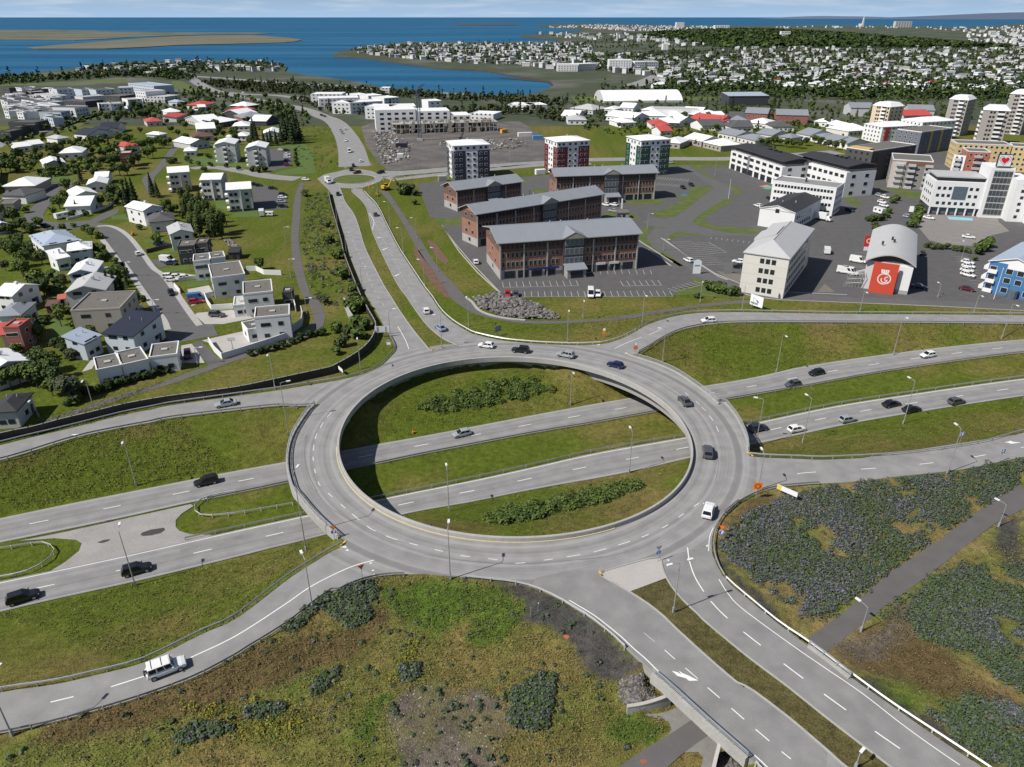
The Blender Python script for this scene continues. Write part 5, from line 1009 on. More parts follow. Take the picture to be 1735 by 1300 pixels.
# blue building at the right edge
A=P(1663,492.5); B=P(1748,512); b=Bld('blue_building','bright blue three storey building with a pale blue roof at the right edge',A,B,30,9.6); L=b.L; M_BLUE=mat('blue_cladding',(0.045,0.16,0.34),.6,.06,.4); b.walls(M_BLUE)
b.wins('front',[L*q for q in (.1,.42,.64,.85)],[.8,3.8,6.6],1.9,1.7,M_FRAME); b.wins('left',lin(3,27,6),[1,4,7],1.8,1.6,M_FRAME); 
for k in range(3): b.box('balcony',-1.5,-.01,1,6,.3+3.1*k,1.4+3.1*k,M_WHITEW); b.box('balcony',L*.02,L*.2,-1.0,-.08,.2+3.0*k,1.2+3.0*k,M_WHITEW)
b.roof('gable_y',M_BROOF,2.4,.5,fascia=M_WHITEW,wallm=M_WHITEW); g=MB(); g.face([(L*.36,-.06,8.2),(L*.8,-.06,8.2),(L*.8,-.06,9.7),(L*.58,-.06,11.6),(L*.36,-.06,9.7)]); b.part('gable_panel',g,M_WHITEW); b.part('entrance_arch',MB().tube([(L*.62,-.9,0),(L*.62,-.9,2.6)],1.4,10),M_GLASSB)
# dark,grey and coloured apartment blocks behind
def block(label,A,B,depth,h,wall,rows,n,roofm,win=(1.3,1.3),fr=None,balc=None,side_m=None,roof='flat',name='apartment_block',rn=None,group=None,fascia=None):
    b=Bld(name,label,A,B,depth,h,group=group); L=b.L; b.walls(wall); fl=h/rows; zs=[fl*k+fl*.3 for k in range(rows)]
    b.wins('front',lin(.6,L - .6,n),zs,win[0],win[1],fr); b.wins('right',lin(1,depth - 1,rn or max(2,int(depth/3.5))),zs,win[0],win[1],fr); b.wins('left',lin(1,depth - 1,max(2,int(depth/3.5))),zs,win[0],win[1],fr)
    if balc:
        for q in balc:
            for k in range(rows): b.box('balcony',L*q - 1.7,L*q+1.7,-1.5,-.01,fl*k+.1,fl*k+1.2,M_LGROOF)
    b.roof(roof,roofm,2.2,.3,fascia=fascia); return b
P_=P
bb=block('charcoal apartment block with a black shaded side and a yellow stripe on its roof',P(1479,257,15),P(1553,246,15),15,15,mat('charcoal_cladding',(0.075,0.07,0.068),.8,.1),5,4,M_GRAVR,fr=M_FRAMED); bb.box('roof_panel',0,4,2,13,15.5,16.1,mat('yellow_panel',(0.55,0.38,0.12),.7,.1))
bb=block('grey and brown apartment block with white balconies beside the narrow street',P(1503,317),P(1570,322),20,13.2,mat('taupe_render',(0.22,0.205,0.195),.85,.08),5,5,M_GRAVR,balc=(.2,.5,.92)); bb.box('pale_bay',-.2,bb.L*.34,-.25,-.002,-.1,12.5,mat('pinkish_render',(0.50,0.45,0.40),.85,.06)); bb.box('brown_bay',bb.L*.35,bb.L*1.0,-.15,-.002,11.2,13.1,mat('brown_cladding',(0.16,0.085,0.055),.8,.1))
bb=block('slate apartment block with yellow stripes behind the charcoal one',P(1553,262),P(1606,254),16,13,mat('slate_cladding',(0.14,0.15,0.18),.8,.1),5,8,M_GRAVR)
for x in (.3,.62): bb.box('stripe',bb.L*x,bb.L*x+2.2,-.2,-.002,0,13.2,MATS['yellow_panel'])
bb=block('yellow apartment block beside the red one behind the heart sign',P(1611,286),P(1702,290),14,13.5,mat('yellow_render',(0.60,0.45,0.20),.85,.06),5,10,M_GRAVR)
bb=block('brick red apartment block with pale balconies in front of the yellow one',P(1627,306),P(1665,308),12,14.5,mat('rust_render',(0.42,0.12,0.075),.85,.08),5,4,M_GRAVR,balc=(.5,))
bb=block('white apartment block with dark balconies left of the brick red one',P(1606,303),P(1626,306),12,12,M_WHITEW,5,2,M_GRAVR,balc=(.5,))
bb=block('yellow and brown apartment block at the right edge behind the tower',P(1704,290),P(1790,296),14,13,MATS['yellow_render'],5,9,M_GRAVR)
GT=mat('warm_grey_render',(0.34,0.31,0.29),.85,.06); PK=mat('pale_pink_render',(0.48,0.42,0.39),.85,.06)
def high(label,A,B,depth,h,wall,rows,tint):
    b=Bld('tower_block',label,A,B,depth,h,group='tower blocks on the right'); L=b.L; b.walls(wall); fl=h/rows; zs=[fl*k+fl*.3 for k in range(rows)]
    b.wins('front',[L*.3,L*.42,L*.9],zs,1.3,1.3,M_FRAMED); b.wins('left',lin(1,depth - 1,3),zs,1.3,1.3,M_FRAMED); b.wins('right',lin(1,depth - 1,3),zs,1.3,1.3,M_FRAMED)
    for k in range(rows):
        b.box('balcony',L*.55,L*.82,-1.4,-.01,fl*k+.1,fl*k+1.2,M_WHITEW); b.box('balcony',-1.4,-.01,depth*.3,depth*.62,fl*k+.1,fl*k+1.2,M_WHITEW); b.box('recess_shade',L*.56,L*.81,-.05,-.002,fl*k+1.25,fl*k+fl,M_DARK)  # flat dark panel on the wall, painting in the shade of a balcony recess
    m=MB(); i,j=L*.18,depth*.18; z0,z1=h,h+2.6; o=.4
    lo=[(-o,-o),(L+o,-o),(L+o,depth+o),(-o,depth+o)]; hi=[(i,j),(L - i,j),(L - i,depth - j),(i,depth - j)]
    for q in range(4): p0,p1=lo[q],lo[(q+1) % 4]; t0,t1=hi[q],hi[(q+1) % 4]; m.face([(*p0,z0),(*p1,z0),(*t1,z1),(*t0,z1)])
    m.face([(*t,z1) for t in hi]); b.part('roof',m,M_WROOF); return b
high('grey tower block with a white roof, farthest left of the tall trio',P(1594,228),P(1625,231),17,24,GT,9,None)
high('tallest grey tower block with a white roof at the right edge',P(1693,226),P(1727,229),17,27,GT,10,None)
high('grey tower block with a white roof in front of the tallest one',P(1651,246),P(1695,249),17,22,GT,8,None)
high('cream and white tower block with a white roof and dark balconies',P(1470,222),P(1499,226),16,18,mat('peach_render',(0.58,0.47,0.34),.85,.06),7,None)
bb=block('white apartment block with red window bays and a broad white roof',P(1490,243),P(1549,240),18,10.5,M_WHITEW,4,8,M_WROOF,roof='hip',fascia=M_WROOF)
for q in (.08,.62): bb.box('red_bay',bb.L*q,bb.L*q+3,-.5,-.01,0,10.3,mat('red_bay',(0.36,0.05,0.06),.7,.08))
bb=block('white apartment block with grey ends and a broad white roof',P(1556,240),P(1612,236),18,12.5,M_WHITEW,4,8,M_WROOF,roof='hip',fascia=M_WROOF)
# houses, read by their front eaves and one back corner
B8=(0,560,5.777); B7=(480,300,5.777)
RM={'w': M_WROOF,'g': M_GRAVR,'d': mat('dark_roof',(0.085,0.083,0.085),.8,.15,.3),'n': M_NROOF,'k': M_DROOF,'r': M_REDR,'m': M_MAROON,'b': M_BROOF,'l': M_LGROOF,'s': M_GROOF}
WMt={'w': M_WHITEW,'g': M_GREYW,'b': M_BEIGE,'k': M_DARKW,'p': mat('pale_blue_render',(0.50,0.55,0.60),.85,.05,.3),'r': mat('brick_red_render',(0.30,0.11,0.09),.85,.1,.4),'t': mat('tan_render',(0.34,0.31,0.27),.85,.08,.3)}
OCC,OCR=[],[]
RN={'w': 'white','g': 'gravel covered','d': 'dark grey','n': 'navy','k': 'black','r': 'red','m': 'maroon','b': 'blue grey','l': 'pale grey','s': 'grey metal'}
WNm={'w': 'white','g': 'grey','b': 'cream','k': 'charcoal','p': 'pale blue','r': 'brick red','t': 'tan'}
def house(crop,A,B,C,h,roof,rm,wm,label,detail=2,group=None,name='house',cat='house',rise=None):
    a,b_,c=(P(*q,h) for q in K(*crop,A,B,C)); v=(b_ - a); v.z=0; L=v.length; v.normalize(); d=c - a; dep=max(5.0,abs(-d.x*v.y+d.y*v.x))
    dep=min(dep,L*1.5,22)
    ov=0.45 if roof != 'flat' else 0.0
    nrm=Vector((-v.y,v.x,0)); A0=a+v*ov+nrm*ov; B0=b_ - v*ov+nrm*ov
    b=Bld(name,label,A0,B0,dep - ov,h,cat,group); L=b.L; OCC.append((A0+B0+nrm*dep)/2); OCR.append(max(L,dep)*.55+1.5)
    w=WMt[wm]; b.walls(w)
    fr=M_FRAME if wm in 'kr' else M_FRAMED; fl=max(1,int(round(h/3.0)))
    rise=rise if rise is not None else {'gable_x': .26*dep/2+.5,'gable_y': .26*L/2+.5,'hip': .28*min(L,dep)/2+.5,'mono': 1.6,'flat': 0}[roof]
    b.roof(roof,RM[rm],min(rise,3.6),ov,fascia=w if roof == 'flat' and wm != 'k' else RM[rm],wallm=w)
    if detail >= 2:
        for q in (.3,.72): b.part('roof_vent',MB().tube([(L*q,b.d*.62,h - .1),(L*q,b.d*.62,h+min(rise,3.6)*.7+.55)],.11,6),M_FRAMEG)
        b.part('downpipe',MB().tube([(L - .08,-.08,0),(L - .08,-.08,h - .25)],.05,5),M_FRAMEG)
        for k in range(fl):
            z=.95+3.0*k; n=max(2,int(L/4.2)); xs=lin(.6,L - .6,n); obj('window',win_mesh(2.4 if k else 1.3,1.0,fr,M_GLASS),b.t,b.M('front',xs[0],z))
            for x in xs[1:]: obj('window',win_mesh(1.3,1.1,fr,M_GLASS),b.t,b.M('front',x,z))
            b.wins('right',lin(1,b.d - 1,max(1,int(b.d/4.5))),[z],1.3,1.1,fr); b.wins('left',lin(1,b.d - 1,max(1,int(b.d/4.5))),[z],1.3,1.1,fr)
        obj('door',win_mesh(1.0,2.05,fr,M_FRAMED,'door'),b.t,b.M('right',b.d*.82,.05))
        if roof == 'flat': b.box('skylight',L*.5 - .7,L*.5+.7,b.d*.5 - .6,b.d*.5+.6,h+.085,h+.4,M_FRAMEG)
        elif rm in 'wdl': b.box('chimney',L*.56,L*.56+.7,b.d*.45,b.d*.45+.7,h+.6,h+min(rise,3.6)+.7,w)
    elif detail == 1: b.wins('front',lin(1,L - 1,max(2,int(L/4))),[1.0+3*k for k in range(fl)],1.5,1.1,fr)
    return b
# the near housing estate -------------------------------------------------------------
NEAR=[
 (A7,(690,740),(1175,715),(800,570),6.0,'flat','g','t','grey house with a flat gravel roof and pale roof edge left of the street'),
 (A7,(820,1060),(1000,965),(1000,850),4.6,'mono','b','p','low wing with a pale sloping roof joined to the navy roofed house'),
 (A7,(985,955),(1305,982),(1080,768),5.4,'mono','n','p','pale blue house under a steep plain navy roof'),
 (B8,(945,400),(1190,350),(1000,145),4.2,'flat','g','w','front wing of the long white house beside the footpath'),
 (B8,(1195,350),(1455,290),(1230,115),4.1,'flat','g','w','middle wing of the long white flat roofed house beside the footpath'),
 (B8,(1460,275),(1735,240),(1470,150),4.0,'flat','g','w','right wing of the long white flat roofed house nearest the red car'),
 (A7,(-10,975),(300,930),(60,850),4.0,'gable_x','r','g','house with a bright red roof at the left edge'),
 (A7,(30,905),(185,900),(35,810),6.2,'flat','r','r','upper storey box with a red top on the red roofed house'),
 (A7,(-80,575),(118,590),(75,412),5.2,'gable_x','w','w','white house with a plain white roof at the left edge above the grey one'),
 (A7,(-60,790),(205,775),(100,612),4.4,'hip','s','w','house with a smooth mid grey roof at the left edge'),
 (B8,(-150,450),(330,290),(40,190),4.5,'gable_y','w','g','big white roofed house behind green trees at the left edge'),
 (B8,(-120,812),(165,790),(-10,590),4.0,'hip','k','g','house with a ribbed black metal roof at the lower left edge'),
 (A7,(655,380),(935,358),(755,182),5.2,'gable_y','w','p','largest bright white roofed house beside the street'),
 (A7,(540,232),(690,200),(625,142),4.2,'mono','w','w','small white annex behind the largest white roofed house'),
 (A7,(650,152),(905,122),(790,66),4.8,'hip','w','w','white roofed house beside the blue grey one'),
 (A5,(410,1255),(790,1190),(450,1125),4.5,'hip','b','w','white house with a wide blue grey roof on the corner of the street'),
 (A7,(625,560),(1035,530),(700,425),5.0,'gable_y','l','g','house with a pale pinkish grey gable roof beside the dark conifers'),
 (L4,(1240,922),(1525,890),(1225,825),6.0,'gable_y','l','w','white gabled house with a pale roof below the tall poplars'),
 (L4,(1010,782),(1310,752),(1050,690),4.2,'hip','d','w','white house under a dark grey hipped roof'),
 (L4,(945,650),(1180,602),(955,552),6.4,'gable_y','w','w','tall white gabled house with a white roof left of the poplars'),
 (L4,(1335,1060),(1530,1046),(1400,932),6.2,'flat','g','k','charcoal house with a flat roof, left half'),
 (L4,(1535,1022),(1670,1015),(1570,912),6.6,'flat','g','k','charcoal house with a flat roof, right half beside the stone bank'),
 (A8,(445,312),(612,296),(490,190),6.3,'flat','g','w','left half of the white flat roofed house behind the white parked cars'),
 (A8,(618,285),(762,268),(650,178),6.6,'flat','g','w','right half of the white flat roofed house behind the white parked cars'),
 (A8,(630,478),(955,437),(690,337),6.4,'flat','g','w','white flat roofed house with a small walled lawn in front'),
 (A8,(935,637),(1225,607),(985,512),6.4,'flat','g','w','white flat roofed house second from the footpath bend'),
 (A8,(840,747),(1015,730),(862,645),3.3,'flat','l','w','low white wing with a roof terrace holding red chairs'),
 (A8,(1045,868),(1390,836),(1062,765),6.4,'flat','g','w','last white flat roofed house at the end of the street'),
 (A8,(980,987),(1170,948),(990,900),3.3,'flat','d','w','low white wing with a cluttered roof terrace at the street end'),
 (A8,(1315,615),(1412,610),(1225,490),4.2,'flat','d','k','dark annex with a grey flat roof beside the curving footpath'),
]
for cr,A,B,C,h,rf,rm,wm,lb in NEAR: house(cr,A,B,C,h,rf,rm,wm,lb)
for i,(A,B,C,lb) in enumerate([((18,655),(238,640),(105,562),'white roofed small apartment block standing left of its two neighbours'),((330,722),(545,716),(440,624),'white roofed small apartment block in the middle of the front three'),((590,822),(845,806),(700,706),'white roofed small apartment block nearest the camera beside the parked caravan')]):
    b=house(A6,A,B,C,9.6,'gable_x','w','g',lb,0,'small white roofed apartment blocks','apartment_block','apartment block',1.6); L=b.L; b.wins('front',[L*.14,L*.34,L*.78],[1.2,4.0,6.8],1.4,1.2,M_FRAMED); b.box('stair_strip',L*.52,L*.56,-.5,-.01,0,9.8,M_WHITEW)
    for k in range(3): b.box('balcony',-1.3,-.01,1,5,.4+2.9*k,1.5+2.9*k,M_WHITEW)
    b.wins('right',lin(1,b.d - 1,3),[1.2,4,6.8],1.2,1.1,M_FRAMED); b.box('plinth',0,L,-.06,-.002,-.2,1.0,M_DARKW)
for A,B,C,lb in [((472,376),(682,370),(590,292),'gabled four storey apartment block with grey walls beside the hedge'),((778,412),(986,406),(885,340),'gabled four storey apartment block with a small parking court on its right')]:
    b=house(A6,A,B,C,10.6,'gable_y','w','g',lb,0,'small white roofed apartment blocks','apartment_block','apartment block',1.5); L=b.L; b.box('stair_recess_shade',L*.38,L*.56,-.08,-.002,0,10.0,M_DARKW)  # stair recess is only a flat dark panel, its shade painted in
    for k in range(4): b.box('balcony',L*.39,L*.55,-1.2,-.09,.3+2.7*k,1.2+2.7*k,M_WHITEW); b.box('balcony',-1.2,-.01,1,4,.3+2.7*k,1.3+2.7*k,M_WHITEW)
    b.wins('front',[L*.7],[1+2.7*k for k in range(4)],.8,.9,M_FRAMED); b.wins('right',lin(1,b.d - 1,3),[1+2.7*k for k in range(4)],1.2,1.1,M_FRAMED)
MID=[
 (A6,(240,372),(440,346),(300,306),3.6,'gable_y','w','g','beside the two gabled apartment blocks'),(A6,(175,442),(305,436),(225,396),3.4,'hip','w','w','at the end of the hedge below the lane'),(A6,(300,226),(495,216),(365,182),3.4,'gable_x','w','g','among garden trees behind the maroon roof'),(A6,(262,306),(480,292),(310,272),3.2,'hip','m','g','with a long low roof behind a white gable'),(A6,(530,162),(715,132),(475,132),3.8,'mono','w','k','in front of the red roof among trees'),(A6,(650,197),(830,192),(690,140),3.4,'hip','w','w','between the dark conifers and the grey roof'),(A6,(575,45),(775,48),(600,8),3.6,'hip','r','w','with the brightest broad roof on the estate'),(A6,(750,118),(1025,98),(790,72),3.4,'hip','s','r','beside the two dark conifers'),(A6,(990,147),(1112,112),(1000,95),3.6,'gable_y','w','k','under the tall dark conifers'),(A6,(945,272),(1135,266),(1010,206),3.4,'gable_y','w','w','close in front of the tall dark conifers'),(A6,(670,292),(805,290),(715,240),3.2,'hip','w','w','behind the gabled apartment blocks'),(A6,(590,300),(650,298),(600,262),3.0,'hip','w','w','half hidden behind the gabled apartment block'),(A6,(185,118),(345,162),(240,62),3.4,'gable_y','w','g','with dark panels on its roof'),(A6,(15,62),(168,52),(65,22),3.4,'hip','w','w','beside the small red roof'),(A6,(110,112),(215,76),(140,58),3.4,'mono','r','w','with a small red roof'),(A6,(740,85),(905,60),(780,38),3.4,'gable_x','w','k','next to the brightest red roof'),
 (A5,(570,347),(805,336),(640,285),3.6,'hip','w','w','with a broad hipped roof left of the red tower house'),(A5,(420,457),(648,436),(520,385),3.6,'gable_y','w','g','with a folded roof beside the turning bay'),(A5,(160,287),(300,272),(200,240),3.4,'gable_x','w','w','at the left end of a close pair by the pale lane'),(A5,(310,262),(435,247),(345,213),3.4,'gable_x','w','w','at the right end of a close pair by the pale lane'),(A5,(555,207),(690,190),(590,163),3.4,'hip','l','w','beside the row of navy roofs'),(A5,(710,152),(860,166),(770,103),3.8,'gable_x','n','w','first in a row of three navy roofs'),(A5,(840,132),(990,146),(880,88),3.8,'gable_x','n','w','second in a row of three navy roofs'),(A5,(960,102),(1150,98),(1000,50),3.8,'gable_x','n','w','last and largest in a row of three navy roofs'),(A5,(1170,352),(1280,346),(1200,292),7.5,'flat','l','r','shaped like a small tower among trees'),(A5,(1225,282),(1372,262),(1260,240),4.5,'hip','r','g','just behind the red walled tower house'),(A5,(915,582),(1060,575),(960,510),3.6,'gable_x','w','w','topmost of four in a slanting row'),(A5,(840,657),(1050,642),(890,590),3.6,'gable_y','w','w','second of four in a slanting row'),(A5,(725,767),(962,736),(790,690),3.6,'gable_y','w','w','third of four in a slanting row'),(A5,(620,867),(882,857),(650,785),3.8,'gable_x','w','w','lowest of four in a slanting row with a caravan beside it'),(A5,(5,672),(345,662),(80,600),4.0,'hip','w','t','at the left edge beside the turning bay'),(A5,(0,757),(245,762),(60,690),3.8,'hip','d','w','under a dark hipped roof at the left edge'),(A5,(-40,852),(130,842),(-20,792),3.2,'flat','g','t','low and flat at the left edge by an orange bush'),(A5,(-60,985),(52,935),(-30,925),3.6,'gable_y','w','g','cut by the left edge below the flat roofed one'),(A5,(-50,1062),(98,1032),(0,985),3.6,'gable_y','w','g','cut by the left edge above the dark trees'),
 (A5,(-30,600),(-5,470),(-60,560),3.6,'hip','w','w','far at the left edge'),(A5,(1560,165),(1640,150),(1560,110),3.6,'hip','w','g','among trees at the top of the narrow lane'),(A5,(1430,40),(1590,30),(1450,-10),3.6,'hip','r','g','with an orange red roof above the narrow lane'),
 ((300,100,6.665),(590,525),(785,535),(640,500),3.4,'hip','w','k','behind the brightest red roof'),((300,100,6.665),(95,520),(290,525),(130,480),3.6,'hip','r','w','at the top of the estate beside the road'),((300,100,6.665),(0,490),(100,480),(20,440),3.6,'hip','b','p','by the road above the estate'),((300,100,6.665),(240,545),(330,540),(260,515),3.4,'gable_x','w','g','small and close to the red roof at the top'),((300,100,6.665),(130,590),(240,585),(140,565),3.2,'flat','w','g','low and flat among trees at the top of the estate'),
]
for cr,A,B,C,h,rf,rm,wm,ph in MID: house(cr,A,B,C,h,rf,rm,wm,f'{WNm[wm]} house with a {RN[rm]} roof {ph}'.replace('with a bright red roof with','with a red roof,'),1 if cr == A6 or cr == A5 else 0)
L3=(0,120,6.665); AA2=(430,0,3.943); AA3=(860,0,3.943)
TOWN=[
 (L3,(-20,690),(110,692),(5,640),6,'flat','d','k'),(L3,(110,640),(232,642),(150,590),6,'flat','d','k'),(L3,(235,628),(380,622),(255,545),6,'flat','d','k'),(L3,(390,590),(545,562),(420,510),6,'flat','d','k'),(L3,(490,522),(595,542),(500,490),6,'flat','d','p'),(L3,(595,502),(682,492),(620,452),6,'flat','d','p'),(L3,(684,472),(790,452),(700,420),6,'flat','d','p'),(L3,(842,425),(995,402),(800,368),7,'flat','d','w'),(L3,(1120,382),(1250,375),(1110,335),6,'flat','l','w'),(L3,(1255,378),(1395,372),(1230,332),6,'flat','l','w'),(L3,(1440,332),(1600,322),(1420,280),8,'flat','l','w'),
 (L3,(1445,142),(1735,178),(1450,85),8.5,'flat','b','p'),(L3,(640,217),(830,207),(650,160),9,'flat','d','p'),(L3,(920,217),(1062,207),(910,158),9,'flat','d','p'),(L3,(1082,222),(1300,207),(1060,150),9,'flat','d','p'),(L3,(1330,197),(1492,192),(1312,148),9,'flat','l','w'),(L3,(1522,232),(1640,242),(1515,175),9,'flat','l','w'),(L3,(1640,292),(1860,300),(1640,252),5,'flat','l','g'),(L3,(1100,282),(1352,292),(1100,238),4,'flat','g','k'),(L3,(842,292),(932,302),(832,240),7,'flat','l','b'),(L3,(680,332),(962,352),(700,300),5,'flat','d','k'),(L3,(390,262),(590,292),(270,215),6,'flat','l','g'),(L3,(600,242),(792,242),(605,205),6,'flat','l','g'),(L3,(420,372),(560,402),(410,335),6,'flat','l','w'),(L3,(240,332),(380,352),(235,300),6,'flat','d','w')]
for i in range(46):
    y=random.uniform(165,470); x=random.uniform(-40,640)*(1 - (y - 165)/900)
    if 450<y and x>330: continue
    w_=40+70*random.random(); TOWN.append((L3,(x,y),(x+w_,y+6),(x+6,y - 22 - 10*random.random()),5.5,'flat',random.choice('lldd'),random.choice('wwwgk')))
for cr,A,B,C,h,rf,rm,wm in TOWN: house(cr,A,B,C,h,rf,rm,wm,f'{WNm[wm]} terraced house with a {RN[rm]} flat roof in the new rows at far left',1,'new terraced houses at far left','terraced_house')
APT=[(AA2,(378,632),(585,632),(390,608),8),(AA2,(432,662),(700,655),(440,632),9),(AA2,(520,688),(642,690),(525,655),9),(AA2,(645,690),(860,678),(650,655),9),(AA2,(740,715),(905,718),(725,672),9.5),(AA2,(906,716),(1082,712),(900,675),9.5),(AA2,(690,638),(770,632),(700,613),8),(AA2,(765,644),(860,638),(772,615),8.5),(AA2,(870,660),(972,652),(880,635),8.5),(AA2,(1165,680),(1255,676),(1170,648),15),(AA2,(1440,762),(1600,768),(1450,735),4.5),(AA2,(845,590),(905,590),(850,570),5),
       (AA3,(680,402),(832,402),(690,385),16),(AA3,(850,415),(1010,412),(858,402),13),(AA3,(333,432),(470,432),(340,405),10),(AA3,(475,430),(600,425),(480,385),10),(AA3,(0,702),(150,706),(10,674),4),(AA3,(152,706),(266,702),(160,680),4),(AA3,(1040,294),(1075,294),(1042,278),14),(AA3,(870,258),(930,258),(872,248),10)]
for cr,A,B,C,h in APT: house(cr,A,B,C,h,'flat','w','w','white apartment building with a flat white roof beyond the new estate',1,'white apartment buildings toward the bay','apartment_building','apartment building')
RIGHT=[(AA3,(650,772),(842,792),(690,735),'w','w'),(AA3,(880,772),(1072,777),(920,735),'w','w'),(AA3,(990,817),(1152,822),(1010,770),'w','k'),(AA3,(755,822),(862,817),(762,795),'w','w'),(AA3,(400,802),(532,802),(415,777),'l','w'),(AA3,(355,772),(472,777),(370,740),'w','w'),(AA3,(415,722),(572,737),(420,697),'l','g'),(AA3,(640,727),(717,732),(652,710),'w','w'),(AA3,(745,717),(842,722),(760,700),'w','w'),(AA3,(890,732),(977,737),(902,707),'w','w'),(AA3,(960,832),(1087,832),(985,808),'r','w'),(AA3,(1215,792),(1422,812),(1240,765),'r','g'),(AA3,(1330,787),(1472,782),(1355,750),'w','g'),(AA3,(1180,752),(1302,757),(1175,730),'w','w'),(AA3,(1300,842),(1457,837),(1335,815),'d','w'),(AA3,(1490,842),(1642,842),(1515,820),'d','w'),(AA3,(1480,802),(1612,802),(1495,775),'d','g'),(AA3,(1595,812),(1737,827),(1615,800),'w','w'),
 (B3,(205,292),(380,330),(270,250),'w','t'),(B3,(385,332),(560,372),(450,290),'w','t'),(B3,(525,245),(700,280),(600,212),'s','b'),(B3,(702,282),(880,322),(760,250),'s','b'),(B3,(1255,250),(1390,275),(1290,200),'s','w'),(B3,(1392,272),(1500,300),(1420,225),'s','w'),(B3,(1502,300),(1620,330),(1540,250),'s','w'),(B3,(1622,325),(1740,350),(1650,275),'s','w'),(B3,(880,250),(1040,275),(930,215),'s','b'),(B3,(1080,280),(1220,300),(1110,255),'s','b'),(B3,(655,197),(872,192),(695,150),'d','w'),(B3,(385,182),(592,182),(425,145),'d','w'),(B3,(1040,192),(1255,192),(1085,148),'d','w'),(B3,(800,152),(1022,167),(850,125),'w','w'),(B3,(262,112),(425,130),(295,80),'r','g'),(B3,(430,132),(562,147),(440,108),'r','g'),(B3,(420,97),(622,82),(470,50),'w','k'),(B3,(0,132),(165,152),(15,90),'w','w'),(B3,(-10,192),(85,190),(0,140),'r','w'),(B3,(-5,235),(115,230),(10,200),'r','w'),(B3,(0,332),(182,347),(15,270),'w','t'),(B3,(625,95),(770,100),(640,60),'d','g'),(B3,(620,130),(820,135),(650,95),'s','g'),(B3,(1425,140),(1560,150),(1445,98),'w','w'),(B3,(1540,160),(1735,212),(1560,120),'w','w'),(B3,(195,50),(380,60),(220,25),'w','g'),(B3,(60,85),(215,90),(80,58),'w','g'),(B4,(-20,400),(110,440),(0,350),'w','b'),(B4,(100,455),(320,440),(90,380),'w','b')]
for cr,A,B,C,rm,wm in RIGHT: house(cr,A,B,C,3.6,random.choice(['hip','gable_x']),rm,wm,f'{WNm[wm]} low house with a {RN[rm]} roof in the garden suburb beyond the main street',1,'low houses beyond the main street')
house(B3,(1075,80),(1382,88),(1085,20),6.5,'gable_x','s','r','long brick school building with a grey roof beyond the low houses',1,None,'school','school')
house(B3,(780,62),(1000,72),(790,15),6.5,'gable_x','s','r','brick building with a stepped grey roof next to the long brick school',1,None,'school','school')
house(B4,(120,235),(480,240),(155,162),7,'gable_x','s','g','long grey roofed sports hall behind the cream tower block',0,None,'sports_hall','hall'); house(B4,(660,255),(910,262),(690,165),7,'gable_x','s','g','grey roofed sports hall left of the tall tower blocks',0,None,'sports_hall','hall')
house(B4,(615,310),(890,305),(640,268),5,'gable_x','r','g','long low building with an orange red roof under the tower blocks',0,None,'long_building','building')
# arched sports arena
a_,b_,c_=P(*K(*AA3,(640,690))[0]),P(*K(*AA3,(1170,684))[0]),P(*K(*AA3,(540,683))[0])
bb=Bld('arena','huge white barrel roofed sports arena beyond the suburb',c_,P(*K(*AA3,(640,694))[0]),(b_ - a_).length,3.0,'arena'); v=(b_ - a_).normalized(); bb.t.rotation_euler=(0,0,math.atan2(v.y,v.x)); Lr=(b_ - a_).length; wd_=46
bar=MB(); n=16
for i in range(n):
    t0,t1=i/n,(i+1)/n; y0,y1=wd_*t0,wd_*t1; z0,z1=2+8*math.sin(math.pi*t0) ** .8,2+8*math.sin(math.pi*t1) ** .8
    bar.face([(0,y0,z0),(Lr,y0,z0),(Lr,y1,z1),(0,y1,z1)]); bar.face([(0,y0,0),(0,y0,z0),(0,y1,z1),(0,y1,0)],1); bar.face([(Lr,y0,0),(Lr,y1,0),(Lr,y1,z1),(Lr,y0,z0)],1)
bar.face([(0,0,0),(Lr,0,0),(Lr,0,2),(0,0,2)],1); bb.t.location=a_; bb.part('roof',bar,[M_WROOF,M_GREYW])
house(AA3,(985,735),(1290,737),(975,690),6,'flat','l','w','flat white hall in front of the arched arena',0,None,'sports_hall','hall')
b=house(AA3,(1480,642),(1750,640),(1500,625),9,'mono','b','k','stadium stand with a pale sloping canopy roof',0,None,'stadium_stand','stand')
# the building site
bs=Bld('unfinished_building','white four storey building with scaffolding in front on the building site',P(*K(*AA2,(820,880))[0]),P(*K(*AA2,(1450,862))[0]),22,15,'building site block'); L=bs.L
bs.walls(M_WHITEW,x1=L*.42); bs.walls(M_WHITEW,'wall',x0=L*.43,x1=L*.78,z1=13.5); bs.walls(M_WHITEW,'wall',x0=L*.79,z1=10); bs.wins('front',lin(2,L*.41,5),[1.2,4.6,8.0,11.4],2.8,1.5,M_FRAMED); bs.wins('front',lin(L*.44,L*.77,4),[1.2,4.6,8.0,10.8],2.6,1.5,M_FRAMED); bs.wins('front',lin(L*.8,L,3),[1.2,4.6,7.4],2.4,1.5,M_FRAMED)
sc_=MB()
for k in range(3): sc_.box(L*.15,L*1.25,-17,-3,k*3.3 - .1,k*3.3+.25)
for i in range(26):
    x=L*.15+i*L*1.1/25
    for y in (-17,-10,-3.4): sc_.box(x - .2,x+.2,y,y+.4,0,6.6+(1.5 if i % 3 == 0 else 0))
bs.part('concrete_frame',sc_,M_CONC)
pl=MB()
for i in range(140): x,y=L*random.uniform(.15,1.2),random.uniform(-18,-3); s_=random.uniform(.8,3); pl.box(x,x+s_,y,y+random.uniform(.3,2),random.choice([.3,3.6,6.9]),random.choice([.9,4.6,8.2]))
bs.part('formwork',pl,mat('timber',(0.36,0.31,0.25),.9,.2))
